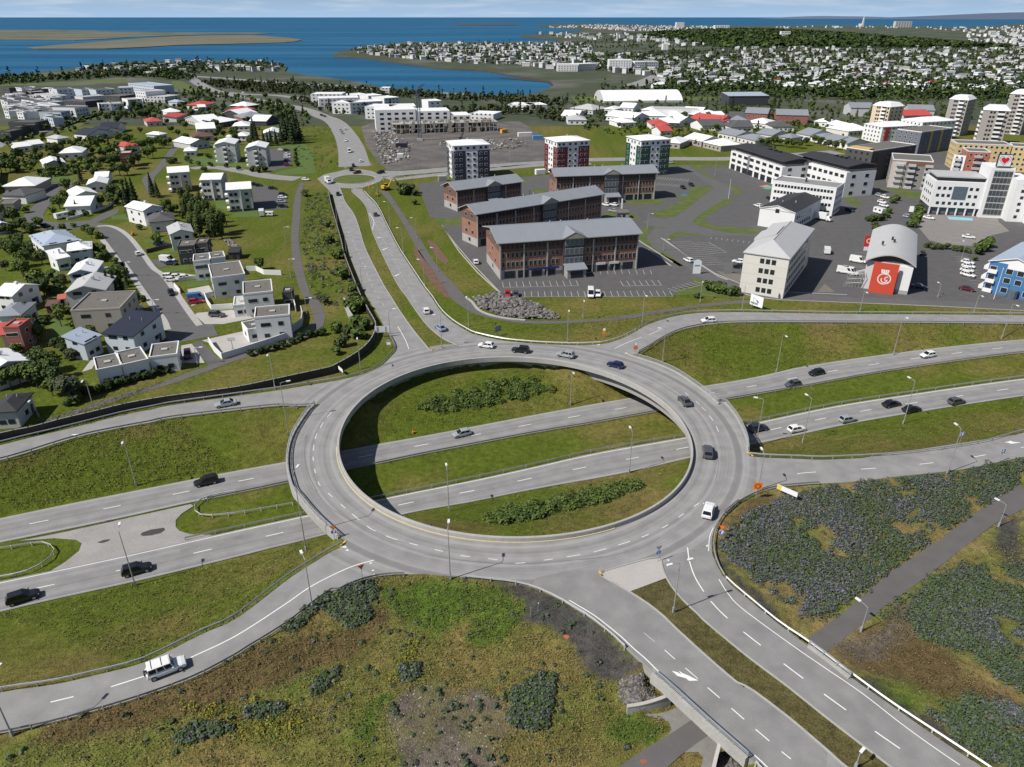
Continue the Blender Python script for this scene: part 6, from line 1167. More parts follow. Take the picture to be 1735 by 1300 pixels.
cr_=P(712,238); t=thing('tower_crane','tall dark blue lattice tower crane standing on the building site','crane',cr_); M_CRANE=mat('crane_blue',(0.07,0.09,0.14),.6,.1)
ms=MB(); Hc=31
for x in (-.9,.9):
    for y in (-.9,.9): ms.box(x - .14,x+.14,y - .14,y+.14,0,Hc)
for k in range(18):
    z=k*Hc/18; dz=Hc/18
    for q in ([(-.9,-.9,z),(.9,-.9,z+dz)],[(.9,-.9,z),(.9,.9,z+dz)],[(.9,.9,z),(-.9,.9,z+dz)],[(-.9,.9,z),(-.9,-.9,z+dz)]): ms.tube(q,.09,4)
ms.build('mast',M_CRANE,t); MB().box(-2,2,-2,2,0,1.2).build('base',M_CONC,t); MB().box(-1.1,1.1,-1.6,1.2,Hc,Hc+2.4).build('cab',M_CRANE,t)
jb=MB()
for k in range(12): jb.tube([(-1.2*.1,2+k*3.2,Hc+2+.5*(k % 2)),(.1,5.2+k*3.2,Hc+2+.5*((k+1) % 2))],.14,4)
jb.box(-.5,-.3,0,40,Hc+1.6,Hc+1.9); jb.box(.3,.5,0,40,Hc+1.6,Hc+1.9); jb.box(-.7,.7,-9,0,Hc+1.4,Hc+2.2); jb.build('jib',M_CRANE,t)
# ---- the distant suburbs: each house large enough to tell apart is its own thing,the rest is one mass
PEN=[(590,86),(640,79),(700,74),(860,74),(1000,74),(1010,95),(960,105),(940,118),(870,110),(800,108),(735,104),(690,99),(640,96)]
SLOPE=[(1180,100),(1240,82),(1330,80),(1500,82),(1650,78),(1760,78),(1760,160),(1640,158),(1500,158),(1400,157),(1290,152),(1200,150),(1140,145),(1110,150),(1130,125)]
COASTV=[(135,118),(180,112),(300,107),(440,106),(480,112),(470,122),(380,122),(300,128),(160,130),(130,126)]
CITY=[(915,46.5),(1000,42),(1110,44.5),(1190,45.5),(1240,49),(1150,54),(1050,52),(980,47.5),(940,47.5)]
CITY2=[(1100,66),(1240,58),(1310,70),(1200,78),(1120,80)]; CITY3=[(1300,45.5),(1470,45),(1640,47),(1735,44),(1735,78),(1640,76),(1640,55),(1560,48),(1400,48.5),(1300,48)]; CITY4=[(900,58),(1000,57),(1080,60),(1160,66),(1060,70),(960,66)]
MIDV=[(940,95),(1100,90),(1150,100),(1120,130),(1000,120)]
def in_poly_samples(poly,n,mind):
    us=[p[0] for p in poly]; vs_=[p[1] for p in poly]; out=[]; tries=0
    while len(out)<n and tries<n*60:
        tries += 1; u=random.uniform(min(us),max(us)); v=random.uniform(min(vs_),max(vs_))
        if not inside(np.array([u]),np.array([v]),poly)[0]: continue
        p=P(u,v)
        if any((p.x - q.x) ** 2+(p.y - q.y) ** 2<mind*mind for q in out): continue
        out.append(p)
    return out
FARH=[]
for poly,n,md,sz,nm in ((SLOPE,620,12,.72,'on the wooded suburb slope'),(PEN,380,15,.75,'on the built up peninsula'),(COASTV,60,13,.62,'among trees along the near shore'),(MIDV,90,15,.75,'behind the playing field'),(CITY,340,34,1.1,'in the far seaside town'),(CITY2,60,34,1.3,'in the far seaside town'),(CITY3,170,36,1.1,'in the far seaside town'),(CITY4,60,30,1.1,'in the far seaside town')):
    for p in in_poly_samples(poly,n,md): FARH.append((p,sz,nm))
FARH.sort(key=lambda q: q[0].y)
HP=[]
def far_proto(w,d,h,rise,rm,wm,flat):
    mb=MB(); mb.box(-w/2,w/2,-d/2,d/2,-.5,h); me=mb.mesh('wall',[WMt[wm]]); r=MB(); o=.5
    if flat: r.box(-w/2 - .1,w/2+.1,-d/2 - .1,d/2+.1,h+.01,h+.5)
    else:
        r.face([(-w/2 - o,-d/2 - o,h),(w/2+o,-d/2 - o,h),(w/2+o,0,h+rise),(-w/2 - o,0,h+rise)]); r.face([(w/2+o,d/2+o,h),(-w/2 - o,d/2+o,h),(-w/2 - o,0,h+rise),(w/2+o,0,h+rise)]); r.face([(w/2,-d/2,h),(w/2,d/2,h),(w/2,0,h+rise)]); r.face([(-w/2,-d/2,h),(-w/2,0,h+rise),(-w/2,d/2,h)])
    n=MB()
    for k in range(max(1,int(h/3))):
        for x in lin(-w/2+.6,w/2 - .6,4): n.box(x - .75,x+.75,-d/2 - .06,-d/2 - .003,.9+3*k,2.1+3*k)
    return me,r.mesh('roof',[RM[rm]]),n.mesh('window_row',[M_GLASS]),RN[rm],WNm[wm]
for rm,wm,fl in (('w','w',0),('w','w',1),('l','w',1),('w','b',0),('d','w',0),('r','w',0),('l','g',0),('w','w',0),('l','w',0),('b','w',0),('d','b',0)): HP.append(far_proto(random.uniform(11,17),random.uniform(9,11),random.choice([4.5,6,6]),2.0,rm,wm,fl))
nind=96; nh=0
massw,massr=MB(),MB()
for i,(p,sz,nm) in enumerate(FARH):
    k=random.choices(range(len(HP)),[9,6,5,4,3,1.2,3,9,5,1,2])[0]; rz=random.choice([-.25,-.1,.35,.5,1.2])+random.uniform(-.1,.1)
    if i<nind:
        w,r,n,a,b=HP[k]; t=thing('house',f'{b} house with a {a} roof {nm}','house',p,rz,'far houses '+nm); t.scale=(sz,sz,sz)
        obj('wall',w,t); obj('roof',r,t); obj('window_row',n,t)
    else:
        M_=Matrix.Translation(p) @ Matrix.Rotation(rz,4,'Z'); w,d=random.uniform(10,19)*sz,random.uniform(8,12)*sz; h=random.choice([3,4,5,5,7])*(1.0 if sz<.9 else 1.5); c=random.choices([0,1,2],[5,3,2])[0]; ro=random.choices([0,1,2,3],[4,4,.8,2])[0]
        massw.box(-w/2,w/2,-d/2,d/2,-.5,h,c,M_); massr.box(-w/2 - .3,w/2+.3,-d/2 - .3,d/2+.3,h+.01,h+.9,ro,M_)
tag(massw.build('far_town_walls',[M_WHITEW,M_GREYW,M_BEIGE]),'mass of small pale houses in the far suburbs and seaside town','town',kind='stuff'); tag(massr.build('far_town_roofs',[M_WROOF,M_LGROOF,M_MAROON,M_GROOF]),'mass of white, grey and red roofs of the far suburbs','town',kind='stuff')
# far landmarks
for (u,v,w,d,h,lb) in ((1329,73,30,16,34,'pale slab tower on the far slope, tallest of three'),(1383,72.5,46,16,22,'wide pale apartment slab on the far slope'),(1417,72,26,14,22,'pale apartment slab on the far slope, right of the wide one'),(1152,48,60,40,40,'white block rising over the far town'),(1222,59,70,30,40,'white hospital like block in the far town'),(1530,47,130,40,45,'dark blocks far beyond the wooded hill')):
    p=P(u,v); b=Bld('slab_building',lb,p+Vector((-w/2,0,0)),p+Vector((w/2,0,0)),d,h); b.walls(M_WHITEW if 'dark' not in lb else M_GREYW); b.roof('flat',M_LGROOF); b.wins('front',lin(1,w - 1,6),[h/6*k+1 for k in range(6)],w/11,h/14,M_FRAMED)
p=P(1461,45.5); t=thing('church','tall pale church tower with stepped shoulders on the far skyline','church',p); mb=MB(); w0=26
for k in range(9): q=26*(1 - k/9) ** 1.0+5; mb.box(-q/2*.55,q/2*.55,-8,8,0 if k == 0 else 8*k,8*(k+1) - .01)
mb.build('tower',M_BEIGE,t); s_=MB(); s_.tube([(0,0,71),(0,0,84)],3.2,8,r2=.3); s_.build('spire',M_BEIGE,t); MB().box(-10,10,8.1,60,0,24).build('nave',M_BEIGE,t)
# vehicles
def paint_mat(n,c,metal=0.0): 
    m=mat('paint_'+n,c,0.28,0.03,0.5,metal=metal); m.node_tree.nodes['Principled BSDF'].inputs['Coat Weight'].default_value=0.4; return m
PAINT={k: paint_mat(k,*v) for k,v in {'white': ((.74,.74,.73),),'black': ((.012,.012,.015),),'silver': ((.42,.44,.46),.3),'grey': ((.10,.105,.11),.3),'blue': ((.012,.016,.08),),'light_blue': ((.30,.37,.50),.2),'red': ((.38,.02,.025),),'dark_red': ((.10,.012,.018),),'dark_blue': ((.02,.028,.055),),'blue_van': ((.04,.16,.36),),'yellow': ((.62,.33,.03),)}.items()}
M_CGLASS=mat('car_glass',(0.010,0.012,0.015),0.08,0.05,1,spec=0.6); M_TYRE=mat('tyre',(0.014,0.014,0.015),0.9,0.1,2); M_RIM=mat('rim',(0.35,0.35,0.36),0.35,0.05,2,metal=0.6); M_LAMPW=mat('headlamp',(0.75,0.76,0.78),0.15,0.02,1); M_LAMPR=mat('tail_lamp',(0.32,0.015,0.015),0.2,0.02,1); M_TRIM=mat('black_trim',(0.02,0.02,0.022),0.6,0.05,1)
def loft(mb,st,mi=0,top=.80):
    """car body: stations (x, half width, z low, z high); each ring is a rounded box outline"""
    n=10; i0=len(mb.v)
    for x,w,z0,z1 in st:
        h=z1 - z0
        for y,z in ((-w*.9,z0),(-w,z0+h*.25),(-w,z0+h*.62),(-w*.94,z0+h*.88),(-w*.72,z1),(w*.72,z1),(w*.94,z0+h*.88),(w,z0+h*.62),(w,z0+h*.25),(w*.9,z0)): mb.v.append((x,y,z))
    for j in range(len(st) - 1):
        for q in range(n): mb.f.append([i0+j*n+q,i0+j*n+(q+1) % n,i0+(j+1)*n+(q+1) % n,i0+(j+1)*n+q][::-1]); mb.m.append(mi)
    mb.f.append([i0+q for q in range(n)]); mb.m.append(mi); mb.f.append([i0+(len(st) - 1)*n+q for q in range(n)][::-1]); mb.m.append(mi)
def car_meshes(kind):
    S=dict(hatch=(4.2,.88,1.48,.92,-1.98,-1.55,.15,1.02,.98,.70),sedan=(4.6,.90,1.44,.90,-1.72,-1.0,.12,1.05,.95,.68),suv=(4.6,.93,1.70,1.05,-2.2,-1.85,.20,1.05,1.08,.74),van=(5.4,.98,2.30,1.15,-2.68,-2.62,1.0,1.95,1.15,.86),jeep=(4.8,.98,1.95,1.12,-2.20,-2.12,.62,.95,1.16,.86))[kind]
    L,w,Hh,zb,xb0,xr0,xr1,xb1,zh,wr=S; a=L/2; m={}
    sh=.32 if kind in ('suv','jeep','van') else .24
    b=MB(); loft(b,[(-a,w*.80,sh+.22,zb - .10),(-a+.10,w*.95,sh+.08,zb+.02),(-a+.9,w,sh,zb+.02),(0,w,sh,zb),(xb1,w*.99,sh,zh - .03),(a - .55,w*.96,sh+.02,zh - .12),(a - .12,w*.86,sh+.08,zh - .24),(a,w*.70,sh+.16,zh - .36)])
    wb_=w*.92; B=[(xb0,-wb_,zb - .04),(xb1,-wb_,zh - .08),(xb1,wb_,zh - .08),(xb0,wb_,zb - .04)]; T=[(xr0,-wr,Hh),(xr1,-wr,Hh),(xr1,wr,Hh),(xr0,wr,Hh)]
    for q in ((B[0],B[1],T[1],T[0]),(B[1],B[2],T[2],T[1]),(B[2],B[3],T[3],T[2]),(B[3],B[0],T[0],T[3])): b.face(q)
    mid=(xr0+xr1)/2; R_=[(xr0,-wr,Hh),(xr1,-wr,Hh),(xr1,wr,Hh),(xr0,wr,Hh)]; Ri=[(xr0+.12,-wr+.12,Hh+.05),(xr1 - .15,-wr+.12,Hh+.05),(xr1 - .15,wr - .12,Hh+.05),(xr0+.12,wr - .12,Hh+.05)]
    for k in range(4): b.face([R_[k],R_[(k+1) % 4],Ri[(k+1) % 4],Ri[k]])
    b.face(Ri)
    if kind == 'jeep': b.box(-a - .02,-a+.02,-.4,.4,.6,1.3)
    for s in (-1,1): b.box(xb1 - .25,xb1 - .08,s*(w+.02),s*(w+.18),zb+.02,zb+.16)
    m['body']=(b,[PAINT['white']])
    def panel(q,ins,off):
        q=[Vector(p) for p in q]; n=(q[1] - q[0]).cross(q[3] - q[0]).normalized(); c=sum(q,Vector())/4
        return [p+(c - p).normalized()*ins+n*off for p in q]
    def gl(q,ins=.10): g=MB(); g.face(panel(q,ins,.012)); return (g,[M_CGLASS])
    m['windscreen']=gl((B[1],B[2],T[2],T[1]))
    if kind != 'van': m['rear_window']=gl((B[3],B[0],T[0],T[3]),.14)
    sd=[]
    def P3(f,g,s): lo=B[0][0]+(B[1][0] - B[0][0])*f,zb - .04+(zh - .08 - zb+.04)*f; t=T[0][0]+(T[1][0] - T[0][0])*f; return (lo[0]+(t - lo[0])*g,s*(wb_+(wr - wb_)*g),lo[1]+(Hh - lo[1])*g)
    segs=((.78,.99),) if kind == 'van' else ((.05,.34),(.38,.66),(.69,.97)) if kind in ('suv','jeep') else ((.08,.48),(.52,.95))
    for f0,f1 in segs:
        sd.append(gl((P3(f0,.12,-1),P3(f1,.12,-1),P3(f1,.9,-1),P3(f0,.9,-1)),.02)); sd.append(gl((P3(f1,.12,1),P3(f0,.12,1),P3(f0,.9,1),P3(f1,.9,1)),.02))
    m['side_window']=sd
    r=.38 if kind in ('jeep','suv','van') else .32; wh=MB()
    n=12
    for y,rr,mi in ((-.12,r,0),):
        ring=lambda y_,q: [(q*math.cos(2*math.pi*k/n),y_,q*math.sin(2*math.pi*k/n)) for k in range(n)]
        A1,A2,I2=ring(-.12,r),ring(.12,r),ring(.125,r*.62)
        for k in range(n): wh.face([A1[k],A1[(k+1) % n],A2[(k+1) % n],A2[k]]); wh.face([A2[k],A2[(k+1) % n],I2[(k+1) % n],I2[k]])
        wh.face(I2,1); wh.face(A1[::-1])
    m['wheel']=(wh,[M_TYRE,M_RIM]); wx=(-a+.82,a - .85); m['wheels']=[(x,s*(w - .10),r,s) for x in wx for s in (-1,1)]
    h=MB(); h.box(-.04,.05,-.17,.17,-.09,.09); m['headlight']=(h,[M_LAMPW]); t=MB(); t.box(-.04,.04,-.13,.13,-.12,.12); m['tail_light']=(t,[M_LAMPR])
    m['lights']=[(a - .16,w*.66,zh - .36),(-a+.05,w*.70,zb - .2)]
    x=MB(); x.box(a - .10,a+.02,-w*.55,w*.55,sh+.08,sh+.26); m['bumper']=(x,[M_TRIM])
    return m
NAMEC={'hatch': 'car','sedan': 'car','suv': 'suv','van': 'van','jeep': 'off_road_car'}
CAR,CARM={},{}
def car_root(kind):
    m=car_meshes(kind); t=thing(NAMEC[kind],'car','car' if kind != 'van' else 'van',(0,-500,-50))
    o=obj('body',m['body'][0].mesh('body',m['body'][1]),t); o['paint']=1
    for k in ('windscreen','rear_window','bumper'):
        if k in m: obj(k,m[k][0].mesh(k,m[k][1]),t)
    for g,mt in m['side_window']: obj('side_window',g.mesh('side_window',mt),t)
    wm=m['wheel'][0].mesh('wheel',m['wheel'][1])
    for x,y,z,s in m['wheels']: obj('wheel',wm,t,Matrix.Translation((x,y,z)) @ (Matrix.Identity(4) if s>0 else Matrix.Rotation(math.pi,4,'Z')))
    hm,tm=m['headlight'][0].mesh('headlight',m['headlight'][1]),m['tail_light'][0].mesh('tail_light',m['tail_light'][1]); (hx,hy,hz_),(tx,ty,tz)=m['lights']
    for s in (-1,1): obj('headlight',hm,t,Matrix.Translation((hx,s*hy,hz_))); obj('tail_light',tm,t,Matrix.Translation((tx,s*ty,tz)))
    if kind == 'jeep':
        sp=obj('spare_wheel',wm,t,Matrix.Translation((-2.5,0,1.0)) @ Matrix.Rotation(math.pi/2,4,'Z')); rb=MB(); [rb.tube([(x,-.75,2.06),(x,.75,2.06)],.03,4) for x in (-1.6,-.4)]; obj('roof_bar',rb.mesh('roof_bar',[M_TRIM]),t)
    # the whole car as one small mesh for the far ones
    big=MB(); mats=[PAINT['white'],M_CGLASS,M_TYRE]
    def add(mb,mi,M=None):
        i=len(big.v); big.v += [tuple(M @ Vector(p)) if M else p for p in mb.v]; big.f += [[i+k for k in f] for f in mb.f]; big.m += [mi]*len(mb.f)
    add(m['body'][0],0); [add(m[k][0],1) for k in ('windscreen','rear_window') if k in m]; [add(g,1) for g,_ in m['side_window']]; [add(m['wheel'][0],2,Matrix.Translation((x,y,z))) for x,y,z,s in m['wheels']]
    CARM[kind]=big.mesh('car',mats); return t
def car(kind,colr,uv,d,label,z=None,group=None,far=False,cat=None):
    """one vehicle: photo position of its middle, heading as a photo direction"""
    u,v=uv
    if z == 'hw': f=lambda a,b: PH(a,b)
    elif z == 'ground': f=lambda a,b: PT(a,b)
    else: f=lambda a,b: P(a,b,z or 0.0)
    zc={'van': 1.0,'jeep': .9,'suv': .8}.get(kind,.65); base=f(u,v); q=P(u,v,base.z+zc); loc=Vector((q.x,q.y,base.z+.012)); e=f(u+d[0],v+d[1]) - base; rz=math.atan2(e.y,e.x)
    if far:
        o=obj(NAMEC[kind],CARM.setdefault(kind,None) or (car_root(kind) and CARM[kind])); o.location=loc; o.rotation_euler=(0,0,rz); o.material_slots[0].link='OBJECT'; o.material_slots[0].material=PAINT[colr]; return tag(o,label,cat or NAMEC[kind].replace('_',' '),group or 'parked cars far away')
    if kind not in CAR:
        CAR[kind]=car_root(kind); o=CAR[kind]; o.location=loc; o.rotation_euler=(0,0,rz); o['label']=label; KIDS[o.name][0].material_slots[0].link='OBJECT'; KIDS[o.name][0].material_slots[0].material=PAINT[colr]
    else: o=copy_tree(CAR[kind],loc,rz,label=label,paint=PAINT[colr])
    if o is not CAR[kind]: o.name=NAMEC[kind]
    o['category']=cat or NAMEC[kind].replace('_',' ').replace('suv','car')
    if group: o['group']=group
    return o
NG,RG,HG=None,'cars on the roundabout and its arms','cars on the sunken highway'
k1=lambda x,y: K(560,480,6.665,(x,y))[0]; k2=lambda x,y: K(800,480,6.665,(x,y))[0]; k3=lambda x,y: K(1000,500,5.777,(x,y))[0]; k4=lambda x,y: K(1180,680,6.665,(x,y))[0]; k8=lambda x,y: K(980,830,5.777,(x,y))[0]; d4=lambda x,y: K(1280,540,3.8132,(x,y))[0]; l1=lambda x,y: K(500,240,6.665,(x,y))[0]
bb1=lambda x,y: K(560,180,5.777,(x,y))[0]; bb2=lambda x,y: K(740,220,4.3325,(x,y))[0]; b3=lambda x,y: K(*B3,(x,y))[0]; b5=lambda x,y: K(*B5,(x,y))[0]; b6=lambda x,y: K(*B6,(x,y))[0]; b4=lambda x,y: K(*B4,(x,y))[0]; a5=lambda x,y: K(*A5,(x,y))[0]; a6=lambda x,y: K(*A6,(x,y))[0]; a7=lambda x,y: K(*A7,(x,y))[0]; a8=lambda x,y: K(*A8,(x,y))[0]
car('jeep','white',(281,1129),(64,-24),'white boxy off road car with a spare wheel on the lower left ramp',cat='car')
car('suv','black',(231,963),(57,-16),'big black car beside the lamp post on the lower highway','hw'); car('suv','black',(38,1010),(56,-18),'big black car nearest the left edge on the lower highway','hw')
car('suv','black',(349,814),(-40,9),'black car on the upper highway heading left under the left bank','hw'); car('hatch','silver',(782,734),(-40,9),'silver hatchback crossing inside the roundabout on the highway','hw')
car('sedan','silver',(382,683),(-40,7),'silver car alone on the left ramp')
car('hatch','white',k1(1080,305),(-14,-40),'white hatchback climbing the far road above the light blue car'); car('sedan','light_blue',k1(1240,497),(-25,-20),'light blue car leaving the roundabout beside the grass island tip')
car('hatch','white',k2(158,697),(-40,-5),'white car first of the queue along the top of the roundabout'); car('suv','black',k2(545,745),(-40,-4),'black car second in the queue along the top of the roundabout'); car('suv','silver',k2(1055,798),(-40,-8),'silver car third in the queue along the top of the roundabout'); car('hatch','blue',k2(1615,918),(-40,-10),'dark blue small car with a white roof on the upper right of the roundabout')
car('sedan','grey',k3(925,1032),(-20,-22),'grey car above the bridge pier on the right of the roundabout'); car('suv','grey',k4(130,560),(-2,-30),'dark grey car on the right side of the roundabout heading up'); car('suv','white',k8(1275,192),(9,-30),'white car on the lower right of the roundabout'); car('hatch','white',k3(1160,245),(-40,2),'white car alone on the upper right ramp')
car('hatch','grey',d4(243,420),(-40,8),'dark grey car with a pale bonnet nearest the right bridge on the upper highway','hw'); car('hatch','black',d4(395,346),(-40,8),'black car with a white roof on the upper highway','hw'); car('hatch','white',d4(1115,232),(-40,8),'white car farthest right on the upper highway','hw')
for x,y,k,c,lb in ((880,548,'sedan','black','black saloon in the far lane beside another black car'),(1010,582,'sedan','black','black saloon behind the lamp post in the near lane'),(1300,532,'hatch','grey','dark grey car farthest right on the lower highway'),(597,647,'hatch','silver','silver hatchback between the white car and the black pair'),(267,710,'hatch','white','white hatchback behind the lamp post right of the bridge'),(18,702,'suv','dark_blue','dark blue car coming out from under the right bridge')): car(k,c,d4(x,y),(40,-9),lb,'hw')
car('sedan','black',l1(485,590),(4,14),'black car leaving the far roundabout toward the camera'); car('hatch','grey',l1(907,820),(-6,-14),'dark car climbing the far road right of the median'); car('hatch','white',l1(120,425),(30,2),'white car arriving at the far roundabout from the left'); car('suv','dark_red',l1(700,345),(-20,2),'dark red car on the top of the far roundabout')
for x,y,k,c,dd,lb in ((635,312,'suv','black',(-6,10),'black car entering the far roundabout from the upper road'),(658,270,'hatch','black',(4,12),'black car waiting second at the far roundabout'),(740,217,'hatch','white',(-8,-12),'white car climbing away from the far roundabout'),(613,103,'van','white',(4,14),'white van coming down to the far roundabout'),(965,343,'suv','black',(-20,2),'black car on the main street beside the far roundabout')): car(k,c,l1(x,y),dd,lb)
for x,y,c,dd in ((145,222,'white',(-3,-12)),(100,235,'silver',(3,12)),(115,262,'silver',(3,12)),(150,335,'white',(3,12))): car('hatch',c,bb1(x,y),dd,f'{c} car on the road above the far roundabout',far=True,group='cars on the road above the far roundabout')
for (u,v),c in (((350,149.5),'black'),((374,152),'black'),((412,157),'white'),((444,172),'black'),((458,174.5),'grey'),((478,177),'black'),((492,181),'white'),((545,195),'black'),((550,197),'grey'),((336,142),'black'),((371,163),'white'),((545,142.5),'white'),((410,166),'silver')): car('hatch',c,(u,v),(14,3),f'{c} car far up the road by the bay',far=True,group='distant cars by the bay')
for x,y,k,c,dd,lb in ((400,120,'hatch','red',(0,16),'red car in the left corner of the front car park'),(492,127,'hatch','grey',(0,16),'grey car beside the red one in the front car park'),(1340,108,'van','white',(1,16),'white van in the front car park'),(1420,118,'hatch','white',(1,16),'white car beside the white van in the front car park')): car(k,c,k2(x,y),dd,lb)
for x,y,k,c,dd,lb in ((287,967,'hatch','white',(-4,-14),'white car on the drive left of the brick offices'),(222,637,'hatch','black',(-16,-2),'black car at the left end of the second office block'),(1240,547,'sedan','white',(-14,-3),'white car at the porch, left of a pair'),(1300,547,'sedan','white',(-14,-3),'white car at the porch, right of a pair'),(1295,592,'sedan','silver',(-14,-2),'silver and black car beside the small grey hut')): car(k,c,bb2(x,y),dd,lb)
for x,y,k,c,dd,lb in ((205,757,'hatch','black',(10,6),'black car in the car park below the green tower, left one'),(282,732,'hatch','black',(10,6),'black car in the car park below the green tower, right one'),(905,925,'hatch','white',(-14,-4),'white car beside the warehouse with the black roof'),(1007,855,'hatch','black',(-10,-6),'black car tucked against the long white office'),(82,523,'hatch','silver',(-14,-1),'pale car on the main street by the green tower')): car(k,c,b3(x,y),dd,lb)
for x,y,k,c,dd,lb in ((255,442,'hatch','white',(-14,-6),'white car driving past the striped car park'),(722,455,'hatch','white',(-16,-2),'white car parked left of the cream building'),(712,502,'hatch','black',(-16,-2),'black car parked left of the cream building'),(1720,542,'van','white',(16,2),'white van parked between the cream building and the curved roof hall')): car(k,c,b5(x,y),dd,lb)
for x,y,k,c,dd,lb in ((185,552,'van','white',(20,3),'white van in front of the curved roof hall, upper one'),(112,657,'van','white',(20,4),'white van in front of the curved roof hall, lower one'),(1212,572,'hatch','white',(16,3),'white parked car farthest up the row by the blue building'),(1218,608,'hatch','white',(16,3),'white parked car second in the row by the blue building'),(1205,645,'hatch','white',(16,3),'white parked car third in the row by the blue building'),(1215,687,'suv','white',(16,4),'white pickup like car nearest in the row by the blue building'),(1205,820,'sedan','dark_red',(16,3),'dark red car alone near the blue building'),(1220,335,'sedan','white',(16,2),'white car alone on the slab forecourt'),(850,157,'sedan','white',(16,3),'white car at the left corner of the heart signed building'),(685,85,'van','white',(3,-14),'white van on the narrow street beside the hedge'),(655,147,'hatch','silver',(14,2),'silver car crossing the narrow street'),(430,42,'hatch','white',(14,3),'white car by the hedge in the yard'),(790,487,'hatch','black',(3,-14),'black car parked behind the curved roof hall'),(760,798,'sedan','dark_blue',(14,2),'dark car in the deep shade of the curved roof hall')): car(k,c,b6(x,y),dd,lb)
for x,y,c in ((440,1067,'white'),(412,1112,'white'),(110,1190,'dark_blue'),(390,1050,'silver')): car('hatch',c,b4(x,y),(14,3),f'{c.replace("_", " ")} car parked in the yard beside the charcoal apartment block',group='cars in the yard')
for x,y,k,c,dd,lb in ((1350,168,'hatch','white',(-8,-12),'white car parked at the kerb of the estate street'),(1677,552,'hatch','black',(8,12),'black car driving along the estate street'),(1090,328,'suv','silver',(18,-2),'silver car on the drive of the largest white roofed house'),(1325,700,'hatch','silver',(16,-2),'silver car on the drive of the grey gravel roofed house'),(1325,738,'hatch','black',(16,-2),'black car on the drive of the grey gravel roofed house'),(1468,968,'suv','white',(16,-4),'white car beside the navy roofed house'),(1468,928,'hatch','black',(16,-4),'black car beside the navy roofed house')): car(k,c,a7(x,y),dd,lb)
for x,y,k,c,dd,lb in ((195,283,'van','white',(18,1),'white van on the drive of the charcoal house'),(230,320,'sedan','dark_blue',(18,1),'dark blue car beside the white van on the drive'),(215,447,'suv','white',(18,-1),'white car upper left in a group of four on a drive'),(240,480,'hatch','white',(18,-1),'white car lower left in a group of four on a drive'),(290,452,'hatch','white',(18,-1),'white car in the middle of a group of four on a drive'),(370,460,'hatch','white',(18,-1),'white car right in a group of four on a drive'),(482,652,'van','blue_van',(18,-2),'blue van on a paved drive'),(468,695,'hatch','red',(18,-2),'red car below the blue van on a paved drive'),(678,820,'suv','grey',(18,1),'dark grey car alone on the pale drive'),(392,1213,'suv','dark_red',(1,14),'dark red pickup like car at the end of the street'),(148,132,'hatch','dark_blue',(18,1),'dark blue car beside the walled lawn')): car(k,c,a8(x,y),dd,lb)
for x,y,k,c in ((1195,470,'hatch','white'),(1195,497,'hatch','white'),(1195,531,'hatch','dark_blue'),(1197,572,'suv','dark_red'),(1135,427,'hatch','white'),(1185,430,'hatch','black'),(870,762,'hatch','black'),(912,772,'hatch','black'),(1050,800,'hatch','black'),(1152,860,'hatch','black'),(1148,890,'hatch','white'),(1138,932,'hatch','silver'),(1150,977,'hatch','black')): car(k,c,a6(x,y),(16,0),f'{c.replace("_", " ")} car in the parking courts of the small apartment blocks',group='cars in the parking courts')
for x,y,c,dd in ((525,802,'silver',(12,0)),(395,1052,'white',(14,0)),(440,1052,'black',(14,0)),(190,347,'white',(14,0)),(215,347,'black',(14,0)),(1560,1230,'dark_blue',(14,0))): car('hatch',c,a5(x,y),dd,f'{c.replace("_", " ")} car parked in the left streets of the estate',group='cars in the left streets')
# box lorry,box van,trailers,caravans
def wheels(t,pts,r=.4):
    wm=MB(); wm.tube([(0,-.14,0),(0,.14,0)],r,10); me=wm.mesh('wheel',[M_TYRE])
    for x,y in pts: obj('wheel',me,t,Matrix.Translation((x,y,r)))
def place(t,uv,d,z=0.0):
    p=P(uv[0],uv[1],z+1.0); q=P(uv[0]+d[0],uv[1]+d[1],z+1.0); t.location=(p.x,p.y,z+.012); t.rotation_euler=(0,0,math.atan2(q.y - p.y,q.x - p.x))
def lorry(label,uv,d,L=6.5):
    t=thing('box_lorry',label,'lorry'); c=MB(); c.box(-L/2,L/2 - 2.0,-1.1,1.1,.9,3.3); c.build('cargo_box',PAINT['white'],t); c=MB(); loft(c,[(L/2 - 1.95,1.0,.5,2.3),(L/2 - .9,1.0,.45,2.3),(L/2 - .3,1.0,.45,1.45),(L/2,.9,.5,1.1)]); c.build('cab',PAINT['white'],t); g=MB(); g.face([(L/2 - .82,-.85,2.2),(L/2 - .26,-.85,1.5),(L/2 - .26,.85,1.5),(L/2 - .82,.85,2.2)]); g.build('windscreen',M_CGLASS,t)
    b=MB(); b.box(-L/2,L/2 - .4,-.5,.5,.5,.89); b.build('chassis',M_TRIM,t); wheels(t,[(-L/2+1.2,-1),(-L/2+1.2,1),(L/2 - 1,-.95),(L/2 - 1,.95)]); place(t,uv,d)
lorry('white box lorry parked behind the warehouse',b3(1520,1047),(16,3)); lorry('white box lorry circling the far roundabout',l1(372,450),(12,8),6.0)
def caravan(label,uv,d,L=5.0,h=2.5,nm='caravan'):
    t=thing(nm,label,nm.replace('_',' ')); b=MB(); b.box(-L/2,L/2,-1.05,1.05,.5,h); bm=b.build('body',PAINT['white'],t)
    for x in (-L*.25,L*.2):
        for s in (-1,1): w=MB(); w.box(x - .5,x+.5,s*1.06 - .015,s*1.06+.015,h*.55,h*.8); w.build('window',M_CGLASS,t)
    b=MB(); b.tube([(L/2,0,.55),(L/2+1.2,0,.55)],.05,5); b.build('drawbar',M_TRIM,t); wheels(t,[(0,-1),(0,1)],.33); place(t,uv,d)
